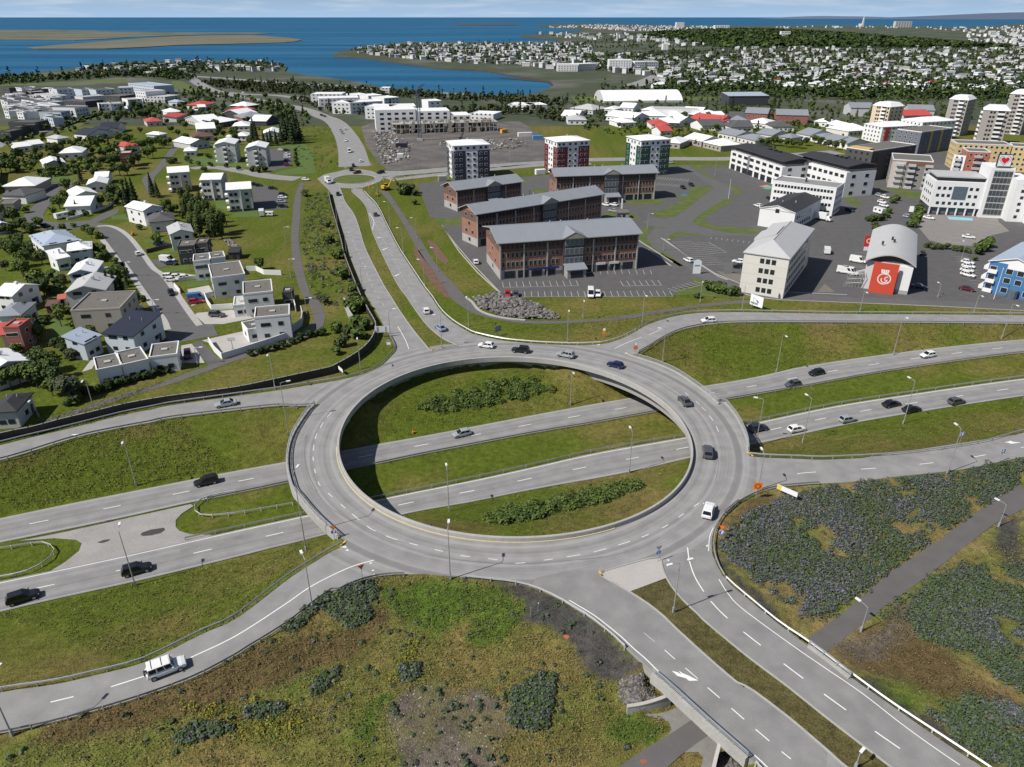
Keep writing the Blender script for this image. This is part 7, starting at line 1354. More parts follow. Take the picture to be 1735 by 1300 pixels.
caravan('white caravan parked on grass below the apartment blocks',a6(942,1048),(0,14),5.2); caravan('white trailer beside the caravan below the apartment blocks',a6(1017,1052),(14,0),3.6,1.9,'trailer'); caravan('white camper standing in the yard by the hedge',b6(385,102),(14,4),5.0,2.7,'camper'); caravan('white caravan by the lowest white roofed house',a5(605,960),(14,-3),5.5); caravan('white trailer parked behind the cream building',b5(1550,358),(2,14),3.8,2.2,'trailer')
# excavator and roller at the far roundabout
def excavator(label,uv,d,s=1.0,bucket=True):
    t=thing('excavator' if bucket else 'mini_excavator',label,'excavator'); Y=mat('machine_yellow',(0.62,0.33,0.03),.5,.08,1)
    for q in (-1.1,1.1):
        m=MB(); m.prism([(1.9,.0),(1.5,.45),(-1.5,.45),(-1.9,0),(-1.5,-.45),(1.5,-.45)],-.28,.28); me=m.mesh('track',[M_TRIM]); obj('track',me,t,Matrix.Translation((0,q,.48)) @ Matrix.Rotation(math.pi/2,4,'X'))
    m=MB(); m.box(-2.2,1.2,-1.3,1.3,1.05,1.9); m.box(-2.3,-.9,-1.3,1.3,1.9,2.4); m.build('house',Y,t); m=MB(); m.box(-.2,1.3,.3,1.25,1.91,3.0); m.build('cab',M_CGLASS,t); m=MB(); m.box(-.25,1.35,.25,1.3,3.0,3.1); m.build('cab_roof',Y,t)
    m=MB(); pts=[Vector((1.2,-.2,1.7)),Vector((3.2,-.2,4.6)),Vector((5.0,-.2,4.9))]; m.tube(pts,.28,6); m.build('boom',Y,t); m=MB(); m.tube([Vector((4.8,-.2,5.1)),Vector((6.6,-.2,2.6))],.22,6); m.build('stick',M_TRIM,t); m=MB(); m.box(6.1,7.1,-.7,.3,1.4,2.5); m.build('bucket',M_TRIM,t); t.scale=(s,s,s); place(t,uv,d)
excavator('yellow excavator with its arm raised on dug ground beside the far roundabout',l1(1030,525),(12,-2)); excavator('small yellow excavator beside the guard rail of the far road',l1(925,590),(3,-8),.5,False)
# trees, shrubs, lupins, grass, stones
def leaf_mat(n,c,var=0.35,sc=0.6):
    m=mat(n,c,0.75,var,sc,spec=0.15); return m
LEAF={'green': leaf_mat('leaf_green',(0.068,0.102,0.024)),'light': leaf_mat('leaf_light_green',(0.098,0.135,0.030)),'dark': leaf_mat('leaf_dark_green',(0.043,0.066,0.022)),'conifer': leaf_mat('conifer_needles',(0.026,0.044,0.019)),'grey': leaf_mat('leaf_grey_green',(0.075,0.085,0.05)),'poplar': leaf_mat('poplar_leaf',(0.088,0.118,0.036)),'yellow': leaf_mat('yellow_blossom',(0.55,0.32,0.02)),'olive': leaf_mat('willow_scrub_leaf',(0.058,0.066,0.026)),'hedge': leaf_mat('hedge_leaf',(0.033,0.052,0.014))}
M_BARK=mat('bark',(0.09,0.07,0.05),0.9,0.2,2)
def cards(name,P_,S_,mats,mi=None,N_=None,asp=1.0,rng=RNG):
    """many leaf sized quads at points P_ with sizes S_ as one mesh"""
    n=len(P_); a=rng.normal(size=(n,3)); 
    if N_ is not None: a=N_*[.8,.8,1.0]+[0,0,.35]+a*0.33
    a /= np.linalg.norm(a,axis=1)[:,None]+1e-9; b=np.cross(a,rng.normal(size=(n,3))); b /= np.linalg.norm(b,axis=1)[:,None]+1e-9; c=np.cross(a,b)
    s=np.asarray(S_)[:,None]; V=np.stack([P_ - b*s - c*s*asp,P_+b*s - c*s*asp,P_+b*s+c*s*asp,P_ - b*s+c*s*asp],1).reshape(-1,3)
    me=D.meshes.new(name); me.vertices.add(4*n); me.vertices.foreach_set('co',V.ravel().astype(np.float32)); me.loops.add(4*n); me.loops.foreach_set('vertex_index',np.arange(4*n,dtype=np.int32)); me.polygons.add(n); me.polygons.foreach_set('loop_start',(np.arange(n)*4).astype(np.int32)); me.polygons.foreach_set('loop_total',np.full(n,4,np.int32))
    for m in mats: me.materials.append(m)
    if mi is not None: me.polygons.foreach_set('material_index',np.asarray(mi,np.int32))
    me.update(calc_edges=True); return me
def blob_points(n,ell,lobes,rng):
    """points over lumpy lobes inside an ellipsoid of half sizes ell (centre at its middle)"""
    c=rng.normal(size=(lobes,3)); c /= np.linalg.norm(c,axis=1)[:,None]; c *= (rng.random((lobes,1)) ** .5)*.62; r=.30+.22*rng.random(lobes)
    k=rng.integers(0,lobes,n); d=rng.normal(size=(n,3)); d /= np.linalg.norm(d,axis=1)[:,None]; p=c[k]+d*(r[k]*(.72+.32*rng.random(n)))[:,None]; return p*ell,d
def crown(kind,seed):
    g=np.random.default_rng(seed)
    if kind == 'conifer':
        n=950; t=g.random(n) ** .75; z=10*t; rad=(1 - t)*2.3*(.55+.45*g.random(n))*(.8+.3*np.sin(z*5.5)); th_=g.random(n)*6.283; p=np.stack([rad*np.cos(th_),rad*np.sin(th_),z+.6],1); nn=np.stack([np.cos(th_),np.sin(th_),np.full(n,.5)],1); return cards('crown',p,.34*(1.2 - .6*t),[LEAF['conifer'],LEAF['dark']],(g.random(n)<.35).astype(int),nn,.6,g)
    ell={'broad': (2.9,2.9,2.7),'poplar': (2.5,2.5,4.9),'bush': (1.5,1.5,1.05),'shrub': (1.0,1.0,.8)}[kind]; n={'broad': 1100,'poplar': 1500,'bush': 420,'shrub': 150}[kind]; lob={'broad': 17,'poplar': 34,'bush': 9,'shrub': 5}[kind]
    p,d=blob_points(n,np.array(ell),lob,g); zc={'broad': 4.0,'poplar': 6.2,'bush': 1.0,'shrub': .65}[kind]; p[:,2] += zc; p[:,2]=np.maximum(p[:,2],.1); sz={'broad': .27,'poplar': .25,'bush': .19,'shrub': .17}[kind]
    return cards('crown',p,sz*(.7+.6*g.random(n)),[LEAF['green'],LEAF['light'],LEAF['dark']],g.choice(3,n,p=[.5,.28,.22]),d,.8,g)
def trunk(kind):
    mb=MB(); hh={'broad': 4.2,'poplar': 9,'conifer': 8,'bush': 1.0,'shrub': .6}[kind]; r={'broad': .22,'poplar': .2,'conifer': .16,'bush': .07,'shrub': .04}[kind]; mb.tube([(0,0,-.3),(.05,.03,hh*.5),(0,.08,hh)],r,6,r2=r*.35)
    if kind in ('broad','poplar'):
        for k in range(5): a=k*1.26+.3; z=hh*(.45+.1*k); mb.tube([(0,0,z),(math.cos(a)*1.3,math.sin(a)*1.3,z+1.4)],r*.4,4,r2=r*.15)
    return mb.mesh('trunk',[M_BARK])
CROWN={k: [crown(k,10*i+j) for j in range(3)] for i,k in enumerate(('broad','poplar','conifer','bush','shrub'))}; TRUNK={k: trunk(k) for k in CROWN}
TN={'broad': ('broadleaf_tree','tree'),'poplar': ('poplar_tree','tree'),'conifer': ('conifer_tree','tree'),'bush': ('bush','bush'),'shrub': ('shrub','shrub')}
NT=0
def tree(kind,p,s,label,group,leaf=None):
    global NT; NT += 1
    nm,ct=TN[kind]; t=thing(nm,label,ct,p,random.uniform(0,6.28),group); t.scale=(s*random.uniform(.9,1.1),s*random.uniform(.9,1.1),s*random.uniform(.88,1.15))
    c=obj('crown',random.choice(CROWN[kind]),t); obj('trunk',TRUNK[kind],t)
    if leaf:
        for sl_ in c.material_slots: sl_.link='OBJECT'
        c.material_slots[0].material=LEAF[leaf]
        if len(c.material_slots)>1: c.material_slots[1].material=LEAF[leaf] if leaf in ('yellow','grey','hedge') else LEAF['light']
        if len(c.material_slots)>2: c.material_slots[2].material=LEAF['dark'] if leaf != 'yellow' else LEAF['yellow']
    return t
def trees(crop,lst,label,group):
    for q in lst:
        x,y,kind,s=q[:4]; u,v=K(*crop,(x,y))[0]; p=PT(u,v); tree(kind,p,s,label,group,q[4] if len(q)>4 else None)
# positions mark the foot of each tree
trees(B8,[(110,560,'broad',.75,'light'),(210,540,'broad',.9),(300,520,'broad',.95),(370,560,'broad',.85,'light'),(440,420,'broad',.95),(510,480,'broad',.9,'dark'),(570,560,'broad',.8,'dark'),(380,330,'broad',.75,'dark'),(520,640,'broad',.7,'light')],'bushy green garden tree beside the big white roof at the left edge','garden trees at the left edge')
trees(B8,[(700,690,'broad',1.0,'grey'),(620,640,'broad',.75,'grey'),(740,280,'broad',.5,'grey')],'grey green willow between the footpath and the long white house','grey willows'); trees(B8,[(800,650,'bush',1.2,'hedge'),(870,640,'bush',1.1,'hedge'),(940,620,'bush',1.1,'hedge'),(1010,600,'bush',1.1,'hedge'),(1080,580,'bush',1.1,'hedge'),(1160,550,'bush',1,'hedge'),(1250,520,'bush',1,'hedge'),(1340,490,'bush',1,'hedge'),(1440,470,'bush',1,'hedge'),(1540,440,'bush',1,'hedge'),(1640,410,'bush',1,'hedge'),(750,700,'bush',1.3,'dark'),(680,740,'bush',1.0,'dark')],'low bush in the hedge between the long white house and the path','hedge below the long white house')
trees(A8,[(1020,1230,'bush',.9,'hedge'),(1100,1210,'bush',.9,'hedge'),(1180,1190,'bush',.95,'hedge'),(1260,1170,'bush',.95,'hedge'),(1340,1140,'bush',.95,'hedge'),(1420,1110,'bush',1,'hedge'),(1500,1080,'bush',1,'hedge'),(1580,1050,'bush',1,'hedge'),(1660,1035,'bush',1,'hedge'),(1720,1025,'bush',1,'hedge')],'low bush in the dark hedge row below the curving footpath','dark hedge row below the path')
trees(A7,[(100,160,'broad',.9),(170,230,'broad',1.0),(240,300,'broad',1.0,'light'),(230,400,'broad',.95,'light'),(290,240,'broad',.9,'dark'),(380,540,'broad',1.0,'light'),(440,590,'broad',.9,'dark'),(340,600,'broad',.8,'light'),(60,340,'broad',.6,'grey'),(260,820,'broad',.8,'dark'),(330,1010,'broad',.75),(270,960,'broad',.8,'dark'),(410,1030,'broad',.7,'light'),(430,860,'bush',1.3,'dark')],'round green garden tree between the white roofed houses at far left','garden trees among the left houses')
trees(A7,[(500,420,'bush',1.7,'light'),(620,460,'bush',1.5,'olive'),(1200,400,'bush',2.1,'light'),(1120,270,'bush',1.3,'light'),(560,560,'bush',1.3,'dark'),(500,560,'bush',1.3,'dark'),(1390,640,'bush',1.0,'dark'),(1320,600,'bush',1.1),(150,1240,'bush',1.4,'light'),(700,1200,'bush',1.5,'grey'),(620,1130,'bush',1.2,'dark'),(540,1090,'bush',1.2,'dark'),(660,760,'bush',1.2,'dark'),(520,690,'bush',1.4,'dark')],'garden bush beside a white roofed house on the left','garden bushes on the left')
trees(A7,[(1080,570,'conifer',.75),(1140,570,'conifer',.7),(1200,540,'conifer',.6),(1250,500,'conifer',.5),(1060,540,'conifer',.55)],'dark conifer in the clump beside the pale pinkish grey roof','dark conifers by the street'); trees(A7,[(870,190,'broad',.75),(930,190,'broad',.8),(1000,190,'broad',.75),(1040,210,'bush',1.4)],'green tree at the kerb beside the largest white roof','trees at the kerb')
trees(A5,[(60,520,'broad',1.5,'dark'),(110,540,'broad',1.4),(20,540,'broad',1.3,'dark'),(330,510,'broad',1.1,'light'),(380,450,'broad',1.0),(520,360,'broad',1.3,'dark'),(560,330,'broad',1.0,'dark'),(620,430,'bush',1.6,'light'),(720,460,'bush',1.7),(850,350,'broad',1.0),(950,300,'broad',1.0),(900,500,'broad',1.0),(1000,470,'broad',1.0,'grey'),(1080,380,'broad',1.1),(1150,340,'broad',1.0,'light'),(1180,570,'broad',1.1),(1250,560,'broad',1.1),(1310,500,'broad',1.2),(1360,450,'broad',1.1,'light'),(1400,330,'broad',1.2),(1480,300,'broad',1.2,'light'),(1560,270,'broad',1.1),(1610,300,'broad',1.0),(1450,400,'broad',1.1,'light')],'leafy tree in the dense belt left of the narrow lane','tree belt left of the lane')
trees(A5,[(1290,870,'conifer',1.15),(1340,900,'conifer',1.25),(1250,880,'conifer',1.0),(1200,830,'broad',1.0,'dark'),(1500,770,'conifer',1.1),(1550,780,'conifer',.8),(800,640,'conifer',.8),(760,940,'conifer',.6),(920,560,'conifer',.7)],'dark conifer standing beside the narrow lane below the tree belt','conifers by the lane')
trees(A5,[(1080,830,'bush',1.8,'light'),(1000,880,'broad',.8),(640,790,'bush',2.0),(700,760,'bush',1.7,'light'),(520,930,'bush',1.7,'light'),(300,790,'bush',1.5),(380,780,'bush',1.5),(850,1140,'broad',.7),(900,1180,'broad',.75,'light'),(280,1130,'broad',.75),(320,1130,'broad',.7,'dark'),(90,1140,'broad',.8,'dark'),(170,1130,'broad',.7,'dark'),(50,1300,'broad',.8,'dark'),(180,1300,'broad',.8),(290,1320,'broad',.75),(1280,1000,'broad',.7,'light'),(1640,930,'broad',.9,'light'),(1690,960,'broad',.8),(610,1100,'bush',1.3,'light'),(700,970,'bush',1.3,'dark'),(850,960,'bush',1.3,'dark'),(930,900,'bush',1.3,'dark')],'garden tree or large bush beside the curving estate street','garden trees by the curving street')
trees(A5,[(215,830,'bush',.8,'yellow'),(1300,1150,'bush',.8,'yellow'),(480,945,'bush',.5,'yellow')],'orange yellow flowering bush in a garden on the left','yellow flowering bushes')
trees(A6,[(170,960,'poplar',.8,'poplar'),(230,1010,'poplar',.85,'poplar'),(200,1090,'poplar',.8,'poplar'),(300,1060,'poplar',.9,'poplar'),(370,1090,'poplar',.95,'poplar'),(290,1170,'poplar',.9,'poplar'),(360,1200,'poplar',.95,'poplar'),(430,1150,'poplar',.95,'poplar'),(490,1190,'poplar',.9,'poplar'),(440,1270,'poplar',1,'poplar'),(520,1270,'poplar',1,'poplar'),(340,1290,'poplar',.95,'poplar'),(570,1240,'poplar',.9,'poplar'),(270,1280,'poplar',.8,'poplar'),(480,1310,'poplar',.9,'poplar'),(240,900,'poplar',.7,'poplar'),(560,1300,'poplar',.7,'poplar')],'tall poplar in the dense clump below the three white roofed blocks','poplar clump')
trees(A6,[(1170,320,'conifer',1.7),(1220,330,'conifer',1.8),(1280,340,'conifer',1.7),(1190,360,'conifer',1.6),(1250,370,'conifer',1.7),(1320,360,'conifer',1.5),(1145,370,'conifer',1.3),(1090,385,'conifer',1.0),(1040,380,'conifer',.9),(900,360,'conifer',1.2),(860,330,'conifer',1.2),(870,290,'conifer',1.2),(970,385,'conifer',.9),(1010,390,'conifer',.8),(1300,300,'conifer',1.5)],'very tall dark conifer in the clump above the apartment parking court','tall conifer clump')
trees(A6,[(540,260,'broad',.8),(570,300,'broad',.8,'dark'),(500,310,'broad',.8),(720,310,'broad',.7),(380,640,'bush',1.6,'dark'),(430,510,'bush',1.7),(90,560,'bush',2.0,'dark'),(50,560,'bush',2.0),(220,540,'bush',1.6,'dark'),(150,190,'broad',.9),(60,260,'broad',.9),(130,300,'broad',.8,'dark'),(200,230,'broad',.9,'light'),(430,130,'broad',.7),(500,110,'broad',.7,'dark'),(20,180,'broad',.8),(620,80,'broad',.7,'light'),(560,120,'bush',1.8),(400,300,'bush',1.6,'dark'),(330,300,'bush',1.6,'dark'),(250,560,'bush',1.3),(330,580,'bush',1.3),(450,590,'bush',1.3,'hedge'),(600,600,'bush',1.3,'hedge'),(720,625,'bush',1.2,'hedge'),(860,640,'bush',1.5,'hedge'),(920,650,'bush',1.7,'hedge'),(980,640,'bush',1.7,'hedge'),(1275,440,'bush',1.1,'hedge'),(1280,480,'bush',1.1,'hedge'),(1285,520,'bush',1.1,'hedge'),(1290,560,'bush',1.2,'hedge'),(1295,590,'bush',1.2,'hedge')],'tree or clipped bush around the gabled apartment blocks','planting around the apartment blocks')
trees(B7,[(220,190,'bush',1.7),(440,490,'bush',1.4),(450,650,'bush',1.7),(530,800,'bush',1.7),(590,990,'bush',2.0),(500,960,'bush',1.2,'grey'),(690,1130,'bush',1.6),(720,1240,'bush',2.0,'light'),(690,1280,'bush',1.7,'light'),(400,1240,'bush',1.5,'grey')],'wild bush on the rough strip between the path and the noise wall','wild bushes by the noise wall')
trees((500,240,6.665),[(1240,600,'bush',2.6,'olive'),(1300,590,'bush',2.4,'olive'),(1190,600,'bush',1.8,'olive'),(1350,610,'bush',1.5,'grey'),(1350,710,'bush',1.3,'light')],'olive green bush on the bank beside the excavator','bushes by the excavator'); trees((560,480,6.665),[(250,330,'bush',2.0,'light'),(330,300,'bush',1.9,'light'),(300,480,'bush',1.9),(380,520,'bush',1.8),(330,620,'bush',1.9),(200,600,'bush',1.6,'olive'),(80,560,'bush',1.6),(130,720,'bush',1.5,'olive'),(60,800,'bush',1.2,'light')],'thick green bush on the slope outside the curving noise wall','bushes outside the noise wall')
trees(B3,[(880,345,'broad',.9),(930,370,'broad',.95),(990,380,'broad',1.0,'light'),(1050,370,'broad',1.1),(1110,375,'broad',.9),(1170,385,'broad',.95,'light'),(1230,385,'broad',.9),(1290,395,'broad',.9),(1350,370,'broad',.9),(1430,350,'broad',1,'light'),(1490,365,'broad',.9),(1560,390,'broad',.8,'olive'),(1620,410,'broad',.9,'olive'),(1690,395,'broad',.9),(1740,390,'broad',.9),(390,380,'broad',.6),(330,370,'broad',.6),(100,370,'broad',.6),(960,420,'bush',1.4),(1040,420,'bush',1.5)],'garden tree in the belt behind the white offices with black roofs','tree belt behind the white offices')
trees(B5,[(440,720,'bush',1.6),(490,735,'bush',1.7),(540,745,'bush',1.8),(590,765,'bush',1.7),(640,775,'bush',1.6),(690,780,'bush',1.3),(330,800,'bush',.9,'dark')],'dark bush in the row beside the street below the cream building','bushes by the street corner')
trees(B6,[(290,195,'bush',1.5,'dark'),(340,190,'bush',1.5,'dark'),(400,185,'bush',1.5,'dark'),(440,160,'bush',1.5),(470,120,'bush',1.4),(350,280,'bush',1.4,'olive'),(330,250,'bush',1.3,'dark'),(690,250,'bush',1.9),(710,200,'bush',1.9,'light'),(740,150,'bush',1.8),(760,110,'bush',1.8,'light'),(790,70,'bush',1.7),(800,20,'bush',1.7),(830,440,'bush',1.2,'olive'),(880,455,'bush',1.1,'olive'),(940,455,'bush',1.2,'olive'),(1000,455,'bush',1.2,'olive'),(1080,470,'bush',1.0),(1150,480,'bush',1.0),(1210,490,'bush',1.0),(1290,500,'bush',1.8),(1340,470,'bush',2.2,'light'),(1380,440,'bush',2.0,'light'),(1270,560,'bush',.8),(510,25,'bush',1.6,'light'),(540,0,'bush',1.5)],'bush in the hedges around the narrow street and forecourt','hedges by the narrow street')
# garden suburb trees: individuals while they can be told apart
def scatter_trees(poly,n,kinds,s,label,group,md=4):
    for p in in_poly_samples(poly,n,md): tree(random.choice(kinds),p,s*random.uniform(.7,1.25),label,group,random.choice([None,'dark','dark',None,'light']))
scatter_trees([(960,190),(1240,190),(1440,200),(1440,225),(1240,228),(1100,232),(1000,215)],40,['broad','broad','bush'],1.0,'garden tree among the low houses beyond the main street','trees of the garden suburb',6)
scatter_trees([(1120,182),(1440,180),(1735,180),(1735,200),(1440,205),(1130,195)],26,['broad','conifer'],1.1,'garden tree among the low houses below the school','trees below the school',6)
scatter_trees([(300,150),(500,165),(520,190),(470,215),(330,200),(280,180)],22,['broad','bush','broad'],.9,'garden tree among the upper houses of the estate','upper estate trees',5)
scatter_trees([(170,195),(240,178),(270,190),(230,215),(180,215)],16,['broad'],1.1,'leafy tree in the wood above the row of navy roofs','wood above the navy roofs',5)
NOGO=[xy(WP(q)) for q in (K(*L4,(400,760),(640,790),(800,870),(1130,1290))+K(*A8,(100,390),(410,790),(690,1030),(215,1140),(0,640))+K(*L4,(560,1060),(440,840)),K(*A5,(180,1000),(260,920),(470,715),(740,600),(700,690),(480,860),(430,960),(1170,880),(1150,940),(780,1060),(300,1060)),[(235,340),(240,300),(262,284),(300,230),(318,222),(312,242),(265,300),(258,325)],K(*A8,(100,215),(300,190),(900,560),(1100,900),(1200,1060),(700,1290),(560,930),(330,560)),K(*A6,(840,740),(1100,800),(1200,1080),(860,1020)),[(330,282),(505,298),(505,308),(330,295)])]
def garden_trees(poly,n,kinds,s,label,group,md=4.5):
    """trees in the gardens: off the houses, streets and drives"""
    for p in in_poly_samples(poly,n,md):
        if any((p.x - c.x) ** 2+(p.y - c.y) ** 2<r*r*.8 for c,r in zip(OCC,OCR)) or any(inside(np.array([p.x]),np.array([p.y]),q)[0] for q in NOGO): continue
        k=random.choice(kinds); tree(k,p,s*random.uniform(.7,1.2)*(1.5 if k == 'bush' else 1),label,group,random.choice([None,'dark','light',None,'light']))
garden_trees([(0,255),(230,215),(300,235),(240,330),(170,380),(0,400)],74,['broad','broad','bush'],1.05,'leafy garden tree in the upper left gardens between white roofs','upper left garden trees')
garden_trees([(0,390),(150,380),(200,440),(240,520),(200,560),(60,640),(0,650)],60,['broad','bush','bush'],.8,'garden tree or bush between the houses left of the estate street','left garden planting')
garden_trees([(205,395),(330,340),(370,390),(400,440),(480,470),(330,420),(270,430)],26,['bush','broad'],.7,'garden bush behind the houses right of the estate street','garden bushes right of the street')
garden_trees([(300,185),(500,180),(490,245),(300,255)],44,['broad','broad','bush'],1.0,'garden tree between the roofs of the upper estate','garden trees of the upper estate')
# masses of trees that cannot be counted
def tree_mass(name,label,regions,s,leafs,cnt_leaf=26,seed=1,conifer=.2,zoff=0.0):
    g=np.random.default_rng(seed); PP,SS,NN,MI=[],[],[],[]
    for poly,n,md in regions:
        for p in in_poly_samples(poly,n,md):
            if p.y<1100 and any((p.x - c.x) ** 2+(p.y - c.y) ** 2<r*r*.7 for c,r in zip(OCC,OCR)): continue
            k=s*g.uniform(.6,1.35); con=g.random()<conifer; m=cnt_leaf
            if con: t=g.random(m); th_=g.random(m)*6.283; r=(1 - t)*2.0*k; q=np.stack([r*np.cos(th_),r*np.sin(th_),t*9*k+.5],1); d=np.stack([np.cos(th_),np.sin(th_),np.full(m,.5)],1); mi=np.full(m,2)
            else: q,d=blob_points(m,np.array((2.8,2.8,2.6))*k,5,g); q[:,2] += 2.6*k; mi=np.full(m,g.choice([0,0,1])); mi[g.random(m)<.2]=1
            q=q+np.array([p.x,p.y,zoff(p.x,p.y) if callable(zoff) else zoff]); PP.append(q); NN.append(d); MI.append(mi); SS.append(np.full(m,(.75 if con else .95)*k))
    me=cards(name,np.concatenate(PP),np.concatenate(SS),[LEAF[l] for l in leafs],np.concatenate(MI),np.concatenate(NN),.8,g); return tag(obj(name,me),label,'trees',kind='stuff')
tree_mass('suburb_trees','mass of dark garden trees between the houses of the far suburbs',[(SLOPE,2600,5),(PEN,1100,6),(COASTV,420,4),(MIDV,420,6),(CITY4,120,14),(CITY3,160,18),(CITY,200,20),([(1130,62),(1240,62),(1330,74),(1230,80),(1080,84),(950,84),(950,74)],420,9),([(1000,98),(1160,86),(1230,82),(1180,98),(1120,120)],300,6),([(1120,140),(1240,158),(1330,158),(1735,165),(1735,158),(1400,155),(1250,148)],300,4),([(1000,150),(1180,150),(1300,156),(1420,160),(1735,163),(1735,172),(1420,170),(1180,163),(1080,160)],330,4),([(0,133),(120,128),(220,122),(330,128),(330,138),(210,131),(60,141),(0,144)],240,5)],1.3,['dark','green','conifer'],18,3,.12)
tree_mass('bay_wood','dark green scrub and wood between the coast road and the highway',[([(340,140),(430,140),(620,152),(800,163),(930,168),(930,178),(800,172),(700,168),(560,165),(430,157),(370,150)],560,4),([(490,168),(560,172),(640,180),(620,195),(560,195)],80,5),([(640,188),(720,190),(820,183),(950,190),(1000,200),(960,210),(880,195),(760,198)],130,5),([(230,118),(310,118),(310,128),(215,130)],150,5),([(840,170),(960,172),(960,182),(850,180)],60,5)],.95,['dark','olive','conifer'],24,4,.15)
tree_mass('garden_suburb_trees','low garden trees and hedges between the houses beyond the main street',[([(930,188),(1100,182),(1440,182),(1735,185),(1735,200),(1440,212),(1440,232),(1240,240),(1130,245),(1000,222),(940,205)],520,4),([(1130,150),(1320,160),(1735,172),(1735,184),(1440,180),(1130,180),(950,182),(960,165)],260,6)],.62,['green','light','dark'],40,14,.06)
tree_mass('upper_estate_trees','dense garden trees between the upper estate and the coast road',[([(240,150),(330,150),(480,178),(530,195),(520,215),(420,200),(300,205),(200,200),(215,175)],330,4),([(0,225),(100,205),(180,190),(170,205),(60,245),(0,255)],60,5),([(0,270),(120,240),(190,225),(230,235),(200,290),(100,300),(0,300)],130,4)],.72,['green','light','conifer'],60,15,.05)
def hill_z(x,y):
    d=2150; x0=(1190 - 867.5)/F*d; x1=(1680 - 867.5)/F*d; t=(x - x0)/(x1 - x0); k=(y - d)/2300
    return max(0.0,math.sin(math.pi*min(1,max(0,t))) ** .7*math.sin(math.pi*min(1,max(0,k))) ** .8*27*.95)
HW_=MB()
def hill_wood():
    g=np.random.default_rng(9); n=2300; d=2150; x0=(1200 - 867.5)/F*d; x1=(1660 - 867.5)/F*d; X=g.uniform(x0,x1,n); Y=d+60+1500*g.random(n) ** 1.4; PP,NN,MI,SS=[],[],[],[]
    for x,y in zip(X,Y):
        q,dd=blob_points(9,np.array((9,9,6.0)),4,g); q += np.array([x,y,hill_z(x,y)+4]); PP.append(q); NN.append(dd); MI.append(np.full(9,g.choice([0,0,1,2]))); SS.append(np.full(9,4.2))
    return tag(obj('hill_wood',cards('hill_wood',np.concatenate(PP),np.concatenate(SS),[LEAF['dark'],LEAF['hedge'],LEAF['green']],np.concatenate(MI),np.concatenate(NN),.8,g)),'dark forest covering the far hill','forest',kind='stuff')
hill_wood()
# ---- plants on the ground near the camera
def poly_points(polys,n,ground=True):
    """random ground points inside photo outlines, even over the ground"""
    out=[]
    for poly,cnt in polys:
        w=[PT(u,v) for u,v in poly]; x0,x1,y0,y1=min(p.x for p in w),max(p.x for p in w),min(p.y for p in w),max(p.y for p in w); xy_=[(p.x,p.y) for p in w]; got=0
        for k in range(60):
            X=RNG.uniform(x0,x1,cnt*2); Y=RNG.uniform(y0,y1,cnt*2); m=inside(X,Y,xy_) & ~m_paved[np.clip((Y - GY0)/GS,0,NY - 1).astype(int),np.clip((X - GX0)/GS,0,NX - 1).astype(int)]
            for x,y in zip(X[m],Y[m]):
                out.append((x,y,gz(x,y) - .05)); got += 1
                if got >= cnt: break
            if got >= cnt: break
    return np.array(out)
LP={k: leaf_mat('lupin_'+k,c,.3,1.5) for k,c in {'leaf': (0.070,0.102,0.040),'blue': (0.106,0.108,0.124),'flower': (0.165,0.154,0.225),'deep': (0.046,0.064,0.036),'bright': (0.085,0.125,0.032)}.items()}
def clumps(name,label,pts,r,h,m,mats,probs,size,seed,cat='flowers',patch=None,asp=.7):
    g=np.random.default_rng(seed); PP,NN,MI,SS=[],[],[],[]
    for x,y,z in pts:
        k=g.uniform(.45,1.55); th_=g.random(m)*6.283; rr=np.sqrt(g.random(m))*r*k; zz=h*k*np.sqrt(np.maximum(0,1 - (rr/(r*k+1e-6)) ** 2))*(.55+.45*g.random(m))
        q=np.stack([x+rr*np.cos(th_),y+rr*np.sin(th_),z+zz+.03],1); d=np.stack([np.cos(th_)*rr/r,np.sin(th_)*rr/r,np.full(m,.8)],1); pr_=np.array(probs,float)
        if patch is not None: pr_=pr_*patch(x,y)
        MI.append(g.choice(len(mats),m,p=pr_/pr_.sum())); PP.append(q); NN.append(d); SS.append(size*k*(.7+.6*g.random(m)))
    return tag(obj(name,cards(name,np.concatenate(PP),np.concatenate(SS),mats,np.concatenate(MI),np.concatenate(NN),asp,g)),label,cat,kind='stuff')
L1P=[(1228,905),(1262,872),(1310,850),(1345,838),(1440,818),(1600,805),(1735,778),(1735,806),(1690,846),(1650,868),(1590,905),(1550,935),(1495,975),(1450,1010),(1400,1045),(1372,1045),(1320,1015),(1270,980),(1237,950),(1220,928)]
L2P=[(1555,1005),(1600,972),(1650,958),(1735,962),(1735,1178),(1690,1150),(1640,1100),(1570,1085),(1525,1065)]; L3P=[(1592,1215),(1640,1182),(1735,1202),(1735,1300),(1680,1300),(1640,1268)]
def patchy(x,y):
    a=vnoise(np.array([x]),np.array([y]),7,77)[0]; b=vnoise(np.array([x]),np.array([y]),3.5,78)[0]
    return np.array([1.0,.4+2.2*max(0,a - .3),.1+2.6*max(0,a - .42),.8,.3+2.5*max(0,b - .5)])
lp=poly_points([(L1P,6400),(L2P,3000),(L3P,950)],0); edge_=poly_points([([(1215,915),(1330,835),(1735,772),(1735,830),(1600,915),(1400,1062),(1300,1022)],700),([(1500,1000),(1600,955),(1735,950),(1735,1195),(1640,1110),(1480,1080)],420),([(1560,1200),(1640,1170),(1735,1190),(1735,1300),(1640,1300)],160)],0); lp=np.concatenate([lp,edge_]); keep=vnoise(lp[:,0],lp[:,1],5.5,91)*.55+vnoise(lp[:,0],lp[:,1],1.3,92)*.45>.36
